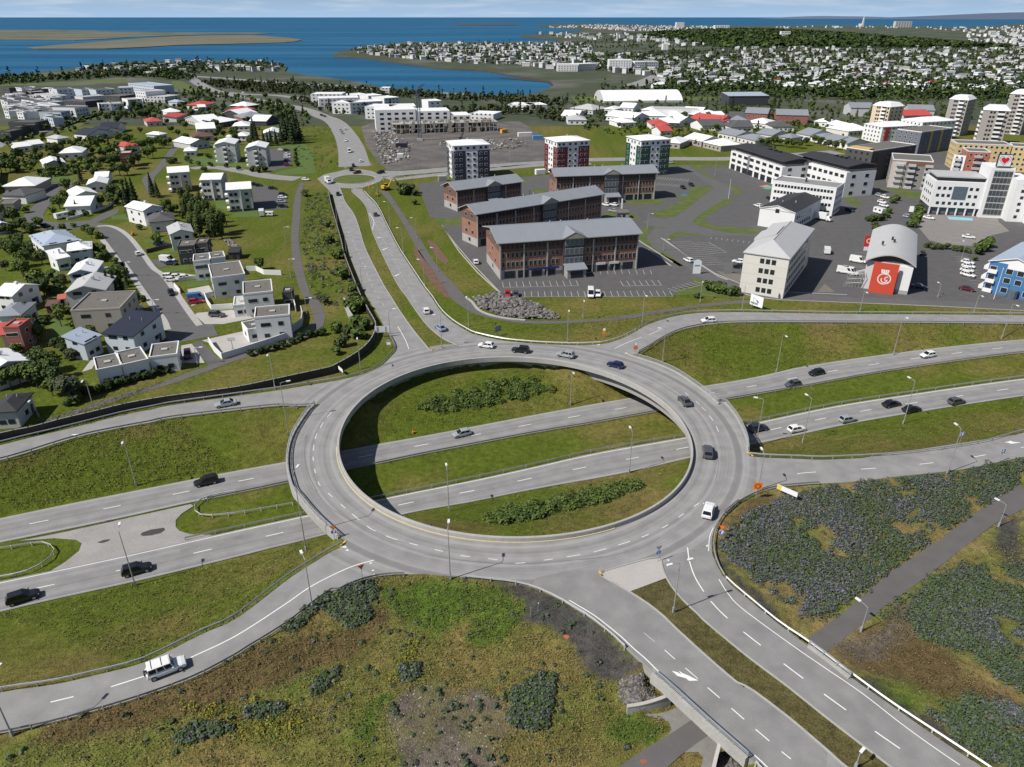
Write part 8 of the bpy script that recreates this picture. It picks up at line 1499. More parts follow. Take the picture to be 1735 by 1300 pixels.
clumps('lupin_field','dense field of lupins, green with blue violet flowers',lp[keep],.50,.50,19,[LP['leaf'],LP['blue'],LP['flower'],LP['deep'],LP['bright']],[.38,.28,.13,.09,.12],.08,5,patch=patchy)
dk=poly_points([(K(800,960,3.47,(245,745),(330,670),(400,640),(490,640),(470,780),(440,930),(400,960),(300,950),(210,920),(235,830)),420),(K(400,960,4.3325,(1195,740),(1320,720),(1340,800),(1230,840)),45),(K(400,960,4.3325,(80,1030),(230,1000),(380,1010),(330,1080),(180,1120),(70,1100)),70),(K(400,960,4.3325,(300,470),(480,300),(660,210),(900,120),(1020,110),(1040,230),(960,260),(980,400),(860,450),(750,410),(680,320),(600,300),(500,420),(400,480)),420),(K(0,1000,4.3325,(1270,1090),(1400,990),(1700,960),(1733,1010),(1560,1080),(1330,1120)),110),(K(400,960,4.3325,(640,770),(760,750),(720,830),(560,960),(540,920)),45),(K(980,830,5.777,(1650,250),(1733,230),(1733,480),(1560,560),(1500,420)),60)],0)
clumps('lupin_patches','dark green lupin patches on the rough slope below the roundabout',dk,.5,.6,22,[LP['leaf'],LP['blue'],LP['flower'],LP['deep'],LP['bright']],[.40,.20,.02,.26,.12],.10,6)
FG=E_LO[4:]+BOT[4:22]+[(1110,1200),(1130,1240),(1000,1300),(0,1300)]
yp=poly_points([(K(400,960,4.3325,(-200,1020),(150,960),(240,1000),(600,1100),(500,1290),(0,1290)),230),(K(0,1000,4.3325,(1300,830),(1733,850),(1733,960),(1450,960)),70),(K(400,960,4.3325,(1050,880),(1250,780),(1380,500),(1300,520),(1180,760)),90)],0)
clumps('yellow_flowers','yellow wild flowers scattered on the rough slope',yp,.42,.4,7,[leaf_mat('yellow_flower',(0.24,0.20,0.025)),LEAF['light']],[.5,.5],.075,7)
GT_={k: leaf_mat('tuft_'+k,c,.3,1.2) for k,c in {'straw': (0.195,0.158,0.060),'green': (0.080,0.108,0.022),'brown': (0.125,0.09,0.042),'pale': (0.245,0.205,0.095)}.items()}
gp=poly_points([(FG,9000),([(1400,1090),(1470,1075),(1530,1010),(1600,960),(1735,900),(1735,970),(1600,1100),(1735,1200),(1640,1200),(1500,1150)],1300),(L1P,700)],0)
dirt_=ZONES['dirt'][0]; uu,vv=proj_np(gp[:,0],gp[:,1],gp[:,2]); gp=gp[~inside(uu,vv,dirt_) & ~inside(uu,vv,ZONES['scree'][0])]
uu,vv=proj_np(gp[:,0],gp[:,1],gp[:,2]); uu += (fbm(gp[:,0],gp[:,1],4,81) - .5)*50; vv += (fbm(gp[:,0],gp[:,1],4,82) - .5)*40
ml=np.zeros(len(gp),bool); mb_=np.zeros(len(gp),bool)
for q in ZONES['lush']: ml |= inside(uu,vv,q)
for q in ZONES['brown']: mb_ |= inside(uu,vv,q)
mb_ &= ~ml; TM=[GT_['straw'],GT_['green'],GT_['brown'],GT_['pale']]
clumps('grass_tufts','rough dry grass tufts on the slope in the foreground',gp[~ml & ~mb_],.42,.24,7,TM,[.44,.30,.12,.14],.066,8,'grass',asp=.45)
clumps('green_tufts','fresh green tufts in the lush patches of the slope',gp[ml],.5,.3,9,TM+[LP['bright']],[.06,.50,.02,.02,.40],.07,18,'grass',asp=.45); clumps('brown_tufts','brown withered tufts along the ramp edge',gp[mb_],.42,.26,8,TM,[.16,.14,.66,.04],.066,19,'grass',asp=.45)
xs_=[]
for c in [(690,1138,1.3),(845,1005,0.8)]: pass
sp=poly_points([(FG,190),(dirt_,34)],0); clumps('small_shrubs','small dark shrubs dotted over the rough slope',sp,.34,.38,14,[LP['deep'],LP['leaf'],LP['blue']],[.6,.25,.15],.11,12,'shrubs')
bd=poly_points([([(712,690),(745,674),(800,656),(850,646),(900,646),(934,660),(880,678),(800,692),(740,699)],190),([(818,882),(860,862),(950,845),(1040,821),(1078,818),(1082,830),(1000,858),(900,880),(845,888)],190)],0)
clumps('shrub_bed','two long beds of dense green shrubs inside the roundabout',bd,1.0,1.15,60,[LEAF['green'],LEAF['light'],LEAF['dark']],[.55,.3,.15],.13,13,'shrubs')
rs=poly_points([(K(480,300,5.777,(230,180),(430,150),(560,560),(640,900),(760,1200),(700,1300),(340,1300),(250,1000),(180,600)),420),([(505,210),(560,215),(575,285),(520,292),(500,260)],120)],0)
clumps('rough_strip_plants','mixed lupins and low scrub on the strips beside the far road',rs,.8,.6,16,[LP['leaf'],LP['blue'],LEAF['green'],GT_['straw'],LP['bright']],[.3,.15,.3,.12,.13],.19,14,'plants')
hs=poly_points([(B_LO[1:6]+[(1735,549),(1735,572),(1500,597),(1360,618),(1230,645)],1900),(E_UP[2:10]+[(0,1040),(400,948),(520,918)],2000),(F_LO[2:10]+[(400,795),(231,828),(0,876)],2000),([(1300,752),(1735,675),(1735,735),(1560,770),(1340,768)],1000),([(650,700),(760,640),(900,625),(1040,665),(900,700),(660,745)],800),([(720,880),(900,832),(1100,800),(1150,790),(1060,870),(900,900)],600),([(640,790),(900,745),(1140,705),(1170,735),(900,790),(660,840)],600),([(1240,690),(1735,605),(1735,640),(1290,715)],700),(PATHW[14:]+F_UP[1:7],500),([(800,560),(1050,570),(1200,515),(960,550)],500)],0)
clumps('slope_grass','uneven grass growing on the slopes of the cutting',hs,.6,.2,5,[GT_['green'],GT_['straw'],leaf_mat('mown_grass',(0.085,0.112,0.016)),GT_['brown']],[.40,.18,.34,.08],.10,15,'grass',asp=.4)
# ---- stones
def stones(name,label,polys,size,m,seed,lift=.25):
    g=np.random.default_rng(seed); mb=MB(); base=[(-1,0,0),(1,0,0),(0,-1,0),(0,1,0),(0,0,1),(.7,.7,.5),(-.7,.7,.5),(-.7,-.7,.5),(.7,-.7,.5)]; F_=[(4,5,6),(4,6,7),(4,7,8),(4,8,5),(5,1,3),(5,3,6),(6,3,0),(6,0,7),(7,0,2),(7,2,8),(8,2,1),(8,1,5),(5,8,1)]
    for x,y,z in poly_points(polys,0):
        s=size*g.uniform(.5,1.3); M_=Matrix.Translation((x,y,z+lift*g.random())) @ Matrix.Rotation(g.uniform(0,6.28),4,'Z') @ Matrix.Rotation(g.uniform(-.5,.5),4,'X'); i=len(mb.v); mb.v += [tuple(M_ @ Vector((a*s*g.uniform(.7,1.2),b*s*g.uniform(.7,1.2),c*s*g.uniform(.6,1.0)))) for a,b,c in base]; k=int(g.integers(0,3))
        for f in F_[:12]: mb.f.append([i+q for q in f]); mb.m.append(k)
    return tag(mb.build(name,m),label,'stones',kind='stuff')
MST=[mat('stone_grey',(0.19,0.175,0.17),.9,.2,1.5),mat('stone_brown',(0.155,0.14,0.13),.9,.2,1.5),mat('stone_dark',(0.09,0.083,0.08),.9,.2,1.5)]
stones('boulder_bank','bank of loose grey boulders below the front car park',[([(802,506),(845,497),(855,503.5),(880,507),(905,513),(930,527),(950,540),(930,541),(880,540),(845,534),(815,522)],900)],.62,MST,1,.6)
stones('stone_pitching','broken stones pitched beside the lower bridge',[(K(1020,1060,5.416,(140,520),(330,450),(470,500),(590,650),(440,705),(340,722),(240,735),(170,680)),700),(K(1020,1060,5.416,(1085,1090),(1250,1200),(1330,1330),(1050,1330)),420)],.24,MST,2,.12)
stones('stone_pile','rubble heaps on the building site',[([(632,222),(660,225),(700,245),(690,272),(650,280),(640,262)],300),([(730,238),(880,236),(900,250),(760,262)],160)],.9,[M_CONC,MST[0],M_DIRT],3,.5)
stones('stone_bank','low bank of pinkish stones behind the charcoal house',[(K(*A8,(730,85),(790,75),(915,195),(860,215)),120)],.45,[mat('pink_stone',(0.30,0.23,0.2),.9,.2,1),MST[0],MST[1]],4,.3)
stones('scattered_stones','pebbles and stones on the bare ground in the foreground',[(dirt_,330)],.09,[M_PAVE,MST[0],MST[1]],5,.02)
# noise wall, garden walls, lamps, signs, people
NW=K(500,240,6.665,(372,552),(400,680),(440,830),(480,970),(520,1110),(562,1285))+K(560,480,6.665,(330,110),(380,200),(430,300),(490,400),(510,460),(500,530),(470,600),(410,680),(330,750),(200,835),(80,900),(0,940))+K(400,620,4.3325,(300,90),(0,152))+K(0,560,5.777,(1733,627),(1500,662),(1200,718),(900,792),(600,862),(300,942),(0,1002))+[(-120,765),(-260,800)]
M_WALLP=mat('weathered_dark_timber',(0.045,0.038,0.033),.9,.3,1.2,stretch=(6,6,.6)); M_WALLC=mat('wall_cap',(0.30,0.29,0.27),.8,.15,.8)
nwl=resample(smooth([P(u,v,2.0) for u,v in NW],6),2.6); nwl=[Vector((p.x,p.y,0)) for p in nwl]
t=thing('noise_wall','long dark timber noise wall winding above the left ramp and up the far road','wall',(0,0,0))
pp=MB(); pp.box(-.09,.09,-.09,.09,-.3,2.12); pm=pp.mesh('post',[M_WALLP]); PANELM={}
for i,(a,b) in enumerate(zip(nwl,nwl[1:])):
    L=(b - a).length; ang=math.atan2((b - a).y,(b - a).x); k=round(L,1)
    if k not in PANELM:
        q=MB(); q.box(.10,k - .10,-.05,.05,-.3,1.95); [q.box(.12+(k - .24)*j/8,.12+(k - .24)*(j+.7)/8,-.085,-.051,-.3,1.93) for j in range(8)]; c=MB(); c.box(0.0,k,-.12,.12,1.951,2.03); PANELM[k]=(q.mesh('panel',[M_WALLP]),c.mesh('coping',[M_WALLC]))
    M_=Matrix.Translation(a) @ Matrix.Rotation(ang,4,'Z'); obj('panel',PANELM[k][0],t,M_); obj('coping',PANELM[k][1],t,M_); obj('post',pm,t,M_)
def gwall(label,px,h=1.6,m=None,th=.22,z=0): wall_line('garden_wall',label,resample(WP(px,z),6),h,h,th,m or M_WHITEW,None,-.2)
gwall('long white garden wall round the paved court at the end of the street',K(*A8,(600,1108),(705,1275),(935,1205),(1185,1125),(1415,1045)),1.7); gwall('white walls round the pale drive of the second white house',K(*A8,(560,665),(612,785),(840,770)),1.6); gwall('white garden wall round the small lawn',K(*A8,(262,555),(320,620)),1.3); gwall('pale garden wall above the small lawn',K(*A8,(310,505),(625,455)),1.3,M_GREYW); gwall('grey garden wall above the pale drive',K(*A8,(560,665),(840,605),(925,600)),1.5,M_GREYW); gwall('white wall behind the flat roofed houses by the path',K(*A8,(970,400),(1045,375),(1090,430),(1200,440),(1310,440)),1.6); gwall('curving dark grey wall at the bend of the footpath',K(*A8,(1410,1010),(1500,960),(1535,900),(1510,800)),2.0,M_GREYW); gwall('white wall on the right of the last flat roofed house',K(*A8,(1410,640),(1450,800)),2.0); gwall('dark timber fence round the lower walled lawn',K(*A7,(1440,170),(1600,125),(1733,100)),1.4,M_WALLP); gwall('pale concrete tunnel wall on the slope beyond the noise wall',K(560,480,6.665,(150,250),(180,330),(215,420),(250,465)),2.4,M_CONC,.5)
gwall('white fence at the front of the lowest slanting row house',K(*A5,(660,1000),(750,980),(900,930),(1050,880),(1150,810)),1.0)
# ---- street lamps
M_POLE=mat('lamp_pole',(0.36,0.37,0.37),.5,.06,1,metal=.3); M_LHEAD=mat('lamp_head',(0.72,0.72,0.71),.4,.04,1)
LM={}
def lamp(label,base,top,ang=90,z=None,double=False,h=None,armlen=1.3):
    p=PT(*base) if z is None else (PH(*base) if z == 'hw' else P(base[0],base[1],z))
    if h is None:
        h=5.0
        for k in range(160):
            h=4+k*.1; q=p+Vector((0,0,h)); zc=q.y*CP - (q.z - H)*SP; vv_=650 - F*(q.y*SP+(q.z - H)*CP)/zc
            if vv_ <= top[1]: break
    t=thing('street_lamp',label,'street lamp',p,R(ang),'street lamps'); k=round(h*2)/2
    if k not in LM:
        a=MB(); a.tube([(0,0,-.4),(0,0,k)],.11,7,r2=.055); b=MB(); b.tube([(0,0,k - .05),(.5,0,k+.12),(armlen,0,k+.16)],.045,5); c=MB(); c.box(armlen - .1,armlen+.75,-.17,.17,k+.08,k+.26); c.box(armlen,armlen+.65,-.12,.12,k+.03,k+.08); e=MB(); e.box(-.15,.15,-.15,.15,-.3,.9); LM[k]=(a.mesh('pole',[M_POLE]),b.mesh('arm',[M_POLE]),c.mesh('lamp_head',[M_LHEAD]),e.mesh('base',[M_POLE]))
    a,b,c,e=LM[k]; obj('pole',a,t); obj('base',e,t); obj('arm',b,t); obj('lamp_head',c,t)
    if double: Rz=Matrix.Rotation(math.pi,4,'Z'); obj('arm',b,t,Rz); obj('lamp_head',c,t,Rz)
    return t
d3=lambda x,y: K(900,560,4.3325,(x,y))[0]; b7=lambda x,y: K(*B7,(x,y))[0]; b8=lambda x,y: K(*B8,(x,y))[0]; d8=lambda x,y: K(1200,860,2.955,(x,y))[0]; l5=lambda x,y: K(*L5,(x,y))[0]
for lb,base,top,ang,kw in [
 ('street lamp on the grass beside the big black car on the lower highway',(229,992),(209,900),110,{}),('street lamp on the left bank above the upper highway',(231,823),(209,745),-70,{}),('street lamp on the outer edge of the lower left ramp',(530,1032),(516,951),120,{}),('tall street lamp rising from the grass in front of the left bridge',(518.5,933),(503,800),80,{}),('tall street lamp rising behind the left bridge railing',(489,738),(478,648),20,{}),
 ('street lamp at the guard rail on the bottom edge of the roundabout',(763,982),(760,898),90,{}),('double headed street lamp in the grass median of the lower road',(1141,1037.5),(1150,953),20,dict(double=True)),('street lamp on grass at the lower highway inside the roundabout, left',(760.8,866),(757,797),100,{}),('street lamp on grass at the lower highway inside the roundabout, right',(1066,801),(1071,734),100,{}),('street lamp above the upper highway inside the roundabout',(966.5,686.5),(970,629),-80,{}),('street lamp with a curved arm behind the right bridge railing',(1122.5,613),(1127,557),175,{}),
 ('street lamp at the top edge of the roundabout in the middle',(961.3,579),(963.5,526),-90,dict(z=0)),('street lamp beside the path below the front car park',(987.5,539),(988,508),-90,dict(z=0)),('street lamp at the start of the upper right ramp',(1088,548.5),(1094.5,500),-80,dict(z=0)),('street lamp at the upper right ramp beside the billboard',(1257,526),(1264.3,485),-90,dict(z=0)),('street lamp beside the bushes at the street corner',(1186,511.6),(1191,482),70,dict(z=0)),
 ('first street lamp on the right bank above the upper highway',(1315.4,630.5),(1328.5,566),-80,{}),('second street lamp on the right bank above the upper highway',(1513.4,601.6),(1530,538),-80,{}),('third street lamp on the right bank above the upper highway',(1697,574),(1714,515),-80,{}),('street lamp on grass beside the white hatchback on the lower highway',(1360,749.8),(1375,675),110,{}),('street lamp on grass beside the black saloons on the lower highway',(1530.4,718.3),(1554,645),110,{}),('tall street lamp in the shade beside the right bridge',(1280,757),(1292,676),160,{}),('street lamp with an orange sign below it at the right ramp',(1284,830),(1291.8,769.6),90,{}),('street lamp on the edge of the lupin field by the right ramp',(1605,802),(1625.6,729),95,{}),('short street lamp beside the footpath near the lower bridge',(1458.9,1069.8),(1469,1028.5),120,{}),('short street lamp beside the footpath at the right edge',(1692,892),(1703,855),120,{}),('short pole with an added lamp head in the median at the bottom edge',(1449,1302),(1457,1275),40,dict(h=2.6,armlen=.2)),  # last entry is a plain small pole, drawn with an added lamp head
 ('street lamp on the noise wall beside the left willow',(161.9,702),(144.5,643.6),-80,dict(z=0)),('street lamp beside the black ribbed roof at the left edge',(65.8,707),(54.5,674.6),-80,dict(z=0)),('street lamp at the lower left corner of the ramp',(20.8,1246),(-5,1150),75,{}),('street lamp inside the curve of the noise wall',(611,625.5),(607.7,571.8),-80,dict(z=0)),('street lamp beside the white sign board at the bend',(660.8,566),(659,523.8),0,dict(z=0)),('street lamp on the tip of the grass island',(748.6,590),(746,535),180,dict(z=0)),('street lamp at the bright guard rail above the roundabout',(794,553.5),(792.6,502.5),-100,dict(z=0)),('street lamp right of the noise wall end on the left ramp',(466,658.8),(458,600),-85,dict(z=0)),
 ('street lamp at the far road guard rail, nearest',(719.4,485),(715.4,440),170,dict(z=0)),('street lamp at the far road guard rail, second',(683.4,429),(680,387.4),170,dict(z=0)),('street lamp at the far road guard rail, third',(660.9,384.8),(657.4,343.6),170,dict(z=0)),('street lamp at the far road guard rail, farthest',(641,350),(638,312),170,dict(z=0)),('street lamp at the noise wall along the far road, nearest',(613.3,487),(610.7,452.7),10,dict(z=0)),('street lamp at the noise wall along the far road, second',(587,430),(583,395),10,dict(z=0)),('street lamp at the noise wall along the far road, farthest',(572,384),(570,350),10,dict(z=0)),('street lamp on the bank left of the office car park, upper',(706,405),(705,369),180,dict(z=0)),('street lamp on the bank left of the office car park, lower',(741,460),(740.5,420),180,dict(z=0)),('short street lamp at the left path, upper',(484,412),(483.8,385),0,dict(z=0)),('short street lamp at the left path, middle',(493,470),(492.5,441),0,dict(z=0)),('short street lamp at the left path bend',(520,534),(519.5,505),0,dict(z=0)),('short street lamp at the end of the estate street',(335,618),(334,590),0,dict(z=0)),('street lamp on the kerb of the estate street, left side',(263,534),(264,510),0,dict(z=0)),('street lamp on the kerb of the estate street, upper left',(216,470),(216,446),0,dict(z=0)),
 ('street lamp on the upper right ramp below the red sign panel',(1457,527),(1463.6,494),-90,dict(z=0)),('street lamp on the upper right ramp below the blue building',(1649.7,530.6),(1657,499),-90,dict(z=0)),('street lamp in the car park right of the red sign panel',(1588.8,504),(1594,485),90,dict(z=0)),('street lamp behind the white cars by the blue building',(1628.8,440),(1636,412.6),90,dict(z=0)),('street lamp beside the striped car park',l5(425,965),l5(430,850),0,dict(z=0)),('street lamp on the grass corner by the office blocks',l5(245,720),l5(250,560),0,dict(z=0)),('street lamp at the junction by the green tower',b3(500,650),b3(505,500),0,dict(z=0)),('street lamp on the main street beyond the navy tower',bb2(535,240),bb2(538,160),-90,dict(z=0))]: lamp(lb,base,top,ang,**kw)
# ---- signs
def plate(pts,th=.03): 
    mb=MB(); n=len(pts); f=[(x,-th/2,z) for x,z in pts]; b=[(x,th/2,z) for x,z in pts]; mb.face(f); mb.face(b[::-1])
    for i in range(n): mb.face([f[(i+1) % n],f[i],b[i],b[(i+1) % n]])
    return mb
circ=lambda r,cz,n=20: [(r*math.cos(2*math.pi*k/n),cz+r*math.sin(2*math.pi*k/n)) for k in range(n)]
MS={k: mat('sign_'+k,c,.5,.03,1) for k,c in {'orange': (.75,.20,.02),'blue': (.03,.11,.42),'white': (.78,.78,.78),'red': (.6,.04,.03),'black': (.02,.02,.02),'grey': (.28,.29,.30),'yellow': (.75,.55,.04),'cyan': (.10,.30,.55)}.items()}
def sign(label,base,parts,ang=0,z=None,h=2.4,poles=(0,),name='road_sign',cat='road sign'):
    """parts: (outline, colour, depth step)"""
    p=PT(*base) if z is None else P(base[0],base[1],z); t=thing(name,label,cat,p,R(ang)); pm_=MB(); pm_.tube([(0,.06,-.3),(0,.06,h)],.045,6); me=pm_.mesh('pole',[M_POLE])
    for x in poles: obj('pole',me,t,Matrix.Translation((x,0,0)))
    for i,(pts,c) in enumerate(parts):
        o=plate(pts,.03).build('plate' if i == 0 else 'sign_face',MS[c],t); o.location=(0,-.018*i,0)
    return t
tri=lambda r,cz: [(-r,cz+r*.58),(0,cz - r*1.15),(r,cz+r*.58)]
arrow3=lambda cz: [(-.08,cz - .3),(.12,cz - .3),(.22,cz+.08),(.34,cz+.02),(.16,cz+.34),(-.12,cz+.12),(.04,cz+.1)]
sign('orange yield triangle above a round blue arrow sign by the lupin field',k8(1388,500),[(tri(.55,2.75),'red'),(tri(.40,2.74),'orange'),(circ(.45,1.75),'white'),(circ(.41,1.75),'blue'),(arrow3(1.75),'white')],-20,h=3.2)
sign('orange yield triangle above a small blue sign at the left bridge corner',K(460,830,6.665,(715,575))[0],[(tri(.5,2.7),'red'),(tri(.36,2.69),'orange'),([(-.4,1.5),(.4,1.5),(.4,2.1),(-.4,2.1)],'blue'),(arrow3(1.8),'white')],10,h=3.1)
sign('dark back of a yield sign above a blue disc on the island nose',k8(775,700),[(tri(.5,2.7),'grey'),(circ(.42,1.75),'cyan')],200,0,h=3.1); sign('orange triangle sign on the edge of the lower left ramp',K(460,830,6.665,(1030,1020))[0],[(tri(.5,2.6),'red'),(tri(.36,2.6),'orange')],30,h=3.0)
sign('orange square sign with a circle of arrows by the right ramp',k4(668,1105),[([(-.75,2.0),(.75,2.0),(.75,3.5),(-.75,3.5)],'orange'),(circ(.48,2.75),'black'),(circ(.36,2.75),'orange')],-8,h=3.5); sign('white destination board leaning toward the right ramp',k4(1010,1085),[([(-1.9,.9),(1.9,.9),(1.9,1.9),(-1.9,1.9)],'white'),([(-1.85,.95),(-1.1,.95),(-1.1,1.85),(-1.85,1.85)],'yellow')],-45,h=1.8,poles=(-1.2,1.2))
sign('large pale sign board at the bend beside the noise wall',k1(590,610),[([(-1.9,1.4),(1.9,1.4),(1.9,3.2),(-1.9,3.2)],'white'),([(-1.4,1.6),(-.9,1.6),(-.9,3.0),(-1.4,3.0)],'grey'),([(.8,1.6),(1.1,1.6),(1.1,3.0),(.8,3.0)],'grey')],8,0,h=3.0,poles=(-1.3,1.3)); sign('white board at the guard rail of the left ramp',k1(120,1030),[([(-1.3,.9),(1.3,.9),(1.3,1.8),(-1.3,1.8)],'white')],-55,0,h=1.7,poles=(-.9,.9)); sign('small white sign pair on grass inside the bend',k1(660,735),[([(-.5,1.9),(.5,1.9),(.5,2.4),(-.5,2.4)],'grey'),([(-.5,1.0),(.5,1.0),(.5,1.7),(-.5,1.7)],'white')],0,0)
sign('grey back of a direction sign above the roundabout',k2(293,595),[([(-1.1,1.2),(1.1,1.2),(1.1,2.9),(-1.1,2.9)],'grey')],40,0,h=2.9,poles=(-.8,.8)); sign('orange marker post with a pale top above the roundabout',k2(1487,610),[(circ(.5,1.3),'orange'),(circ(.4,2.2),'white')],0,0,h=2.4); sign('round red sign at the tip of the upper right ramp',k3(440,575),[(circ(.55,1.7),'red'),(circ(.35,1.7),'orange'),([(-.2,2.4),(.2,2.4),(.2,3.0),(-.2,3.0)],'white')],0,0,h=2.6); sign('white billboard on grass beside the upper right ramp',b5(880,905),[([(-2.2,1.0),(2.2,1.0),(2.2,4.2),(-2.2,4.2)],'white'),([(-1.9,1.4),(.6,1.4),(.6,2.0),(-1.9,2.0)],'grey')],-55,0,h=4,poles=(-1.6,1.6),name='billboard',cat='billboard')
sign('tall white pillar sign at the car park entrance',b5(330,575),[([(-1.3,.1),(1.3,.1),(1.3,4.3),(.6,4.9),(-.6,4.9),(-1.3,4.3)],'white'),([(-.9,2.6),(.9,2.6),(.9,3.1),(-.9,3.1)],'cyan')],0,0,h=.3,name='pillar_sign',cat='sign'); sign('grey pillar sign beside the cars left of the cream building',b5(622,572),[([(-1.4,.1),(1.4,.1),(1.4,3.8),(-1.4,3.8)],'grey')],10,0,h=.3,name='pillar_sign',cat='sign'); sign('red pillar sign with a white foot by the curved roof hall',b6(268,470),[([(-1.6,1.6),(1.6,1.6),(1.6,5.6),(-1.6,5.6)],'red'),(circ(.9,3.7),'white'),(circ(.6,3.7),'red'),([(-1.3,.1),(1.3,.1),(1.3,1.55),(-1.3,1.55)],'white')],-5,0,h=.3,name='pillar_sign',cat='sign')
for x,y,ht,lb in ((1357,582,4.6,'white pillar sign behind the cars at the office porch'),(1318,675,4.2,'white pillar sign beside the small grey hut'),(683,515,4.5,'white pillar sign between the two left office blocks')): sign(lb,bb2(x,y),[([(-.35,.1),(.35,.1),(.35,ht),(-.35,ht)],'white')],0,0,h=.3,name='pillar_sign',cat='sign')
fl=lambda cz: [(-.45,cz - .45),(.45,cz - .45),(.45,cz+.45),(-.45,cz+.45)]
for base,lb in ((K(1400,560,5.179,(1165,1010))[0],'square blue sign with a white figure beside the lamp on the right ramp'),(K(1400,560,5.179,(1518,1160))[0],'square blue sign with a white figure at the lupin field edge'),(K(1400,560,5.179,(1715,640))[0],'square blue sign at the right edge beside the lower highway')): sign(lb,base,[(fl(2.6),'white'),([(x*.9,2.6+(z - 2.6)*.9) for x,z in fl(2.6)],'blue'),([(-.15,2.3),(.2,2.3),(.1,2.6),(.3,2.7),(.0,2.95),(-.25,2.6)],'white')],10,h=3.1)
sign('small blue markers on the ring parapet, left one',(728.5,896),[([(-.35,.4),(.35,.4),(.35,.9),(-.35,.9)],'blue'),([(-.15,.5),(.15,.5),(.15,.8),(-.15,.8)],'white')],30,0,h=.9); sign('two thin posts standing on the dark gravel slope',K(720,850,5.777,(1035,1135))[0],[([(-.08,1.7),(.08,1.7),(.08,1.9),(-.08,1.9)],'grey'),],0,h=1.9,name='marker_post',cat='post'); sign('thin post with a pale foot on the dark gravel slope',K(720,850,5.777,(1108,1088))[0],[([(-.08,1.7),(.08,1.7),(.08,1.9),(-.08,1.9)],'white')],0,h=1.9,name='marker_post',cat='post')
def pole(name,label,base,h,r=.09,m=None): 
    p=P(*base); t=thing(name,label,'pole',p); MB().tube([(0,0,-.3),(0,0,h)],r,7,r2=r*.6).build('pole',m or MS['white'],t); MB().tube([(0,0,h),(0,0,h+.25)],r*1.3,7).build('finial',m or MS['white'],t)
pole('flagpole','white flagpole without a flag in front of the blue building',b6(1452,920),9.5); pole('flagpole','white flagpole beside the green island in the car park',l5(1160,380),8.5)
p=P(*b6(370,400)); t=thing('sign_tower','small red and white angled sign behind the curved roof','sign',p,R(15)); MB().box(-.4,.4,-.3,.3,0,5).build('mast',MS['grey'],t); m=MB(); m.prism([(-2,-1.6),(2,-1.2),(2.4,1.4),(-1.6,1.2)],5.0,5.3); m.build('roof_plate',MS['white'],t); MB().box(-2.2,-.2,-1.7,-1.5,2.6,4.95).build('sign_face',MS['red'],t)
# small hut and garden sheds,containers on the site
def hut(name,label,a,b,dep,h,wall,roof,z=0): q=Bld(name,label,P(*a),P(*b),dep,h,'hut'); q.walls(wall); q.roof('mono',roof,.5,.2,wallm=wall); q.wins('front',[q.L*.5],[.2],1.0,1.7,M_FRAMED,nm='door'); return q
hut('service_hut','small dark grey service hut on a grass island by the offices',bb2(1333,655),bb2(1412,652),4,2.6,M_FRAMEG,M_GRAVR); hut('garden_shed','small maroon garden shed behind the flat roofed grey house',a7(468,760),a7(580,750),3.5,2.3,M_MAROON,M_MAROON); hut('garden_shed','small shed with a pinkish roof beside the maroon shed',a7(585,690),a7(660,680),3,2.2,M_GREYW,MATS['rust_render']); hut('garden_shed','dark garden shed beside the stone bank',a8(800,290),a8(905,285),5,2.6,M_DARKW,M_DROOF)
def container(label,uv,uv2,m):
    q=Bld('container',label,P(*uv),P(*uv2),2.6,2.6,'container'); q.walls(m,'body',z0=0); r=MB(); [r.box(x - .06,x+.06,-.06,-.001,.1,2.5) for x in lin(.2,q.L - .2,12)]; q.part('rib',r,m); q.box('roof_frame',0.0,q.L,0.0,2.6,2.601,2.68,m)
container('yellow container on the building site',bb1(1680,268),bb1(1733,262),MATS['machine_yellow']); container('white container on the building site',bb2(600,52),bb2(700,48),M_WHITEW); container('blue container on the building site',bb2(706,74),bb2(780,72),MS['cyan']); container('white hut on the dug ground of the building site',bb1(655,512),bb1(712,512),M_WHITEW); container('dark container on the rubble of the building site',bb1(640,408),bb1(750,408),MATS['navy_panel']); container('pale concrete barrier beside the navy tower',bb1(1058,738),bb1(1138,735),M_CONC); container('white low container beside the red tower',bb2(730,332),bb2(800,328),M_WHITEW)
# traffic cones of the road works
def cone(p,i):
    t=thing('traffic_cone','orange traffic cone at the road works of the far roundabout','traffic cone',p,0,'traffic cones'); m=MB(); m.tube([(0,0,.05),(0,0,.8)],.22,8,r2=.04); m.build('cone',MS['orange'],t); MB().box(-.28,.28,-.28,.28,0,.05).build('base',MS['orange'],t); m=MB(); m.tube([(0,0,.4),(0,0,.55)],.145,8,r2=.115); m.build('band',MS['white'],t)
for i,q in enumerate([(760,528),(825,470),(835,500),(860,450),(920,460),(1000,440),(1150,418),(1235,410),(1310,400),(1370,395),(1435,390),(1565,375),(835,520),(880,525)]): cone(P(*l1(*q)),i)
# basketball hoop in the paved court
p=P(*a8(838,1180)); t=thing('basketball_hoop','basketball hoop on a post in the white walled court','basketball hoop',p,R(10)); MB().tube([(0,0,0),(0,0,2.8),(-.6,0,3.0)],.09,6).build('post',M_POLE,t); MB().box(-.95,.95,-.06,-.0,2.7,3.7).build('backboard',MS['white'],t); m=MB(); m.tube([(-.2+.23*math.cos(a),-.3+.23*math.sin(a),2.95) for a in np.linspace(0,6.283,13)],.02,4,caps=False); m.build('rim',MS['orange'],t); MB().box(-.5,.5,-.2,.8,0,.3).build('base',MS['grey'],t)
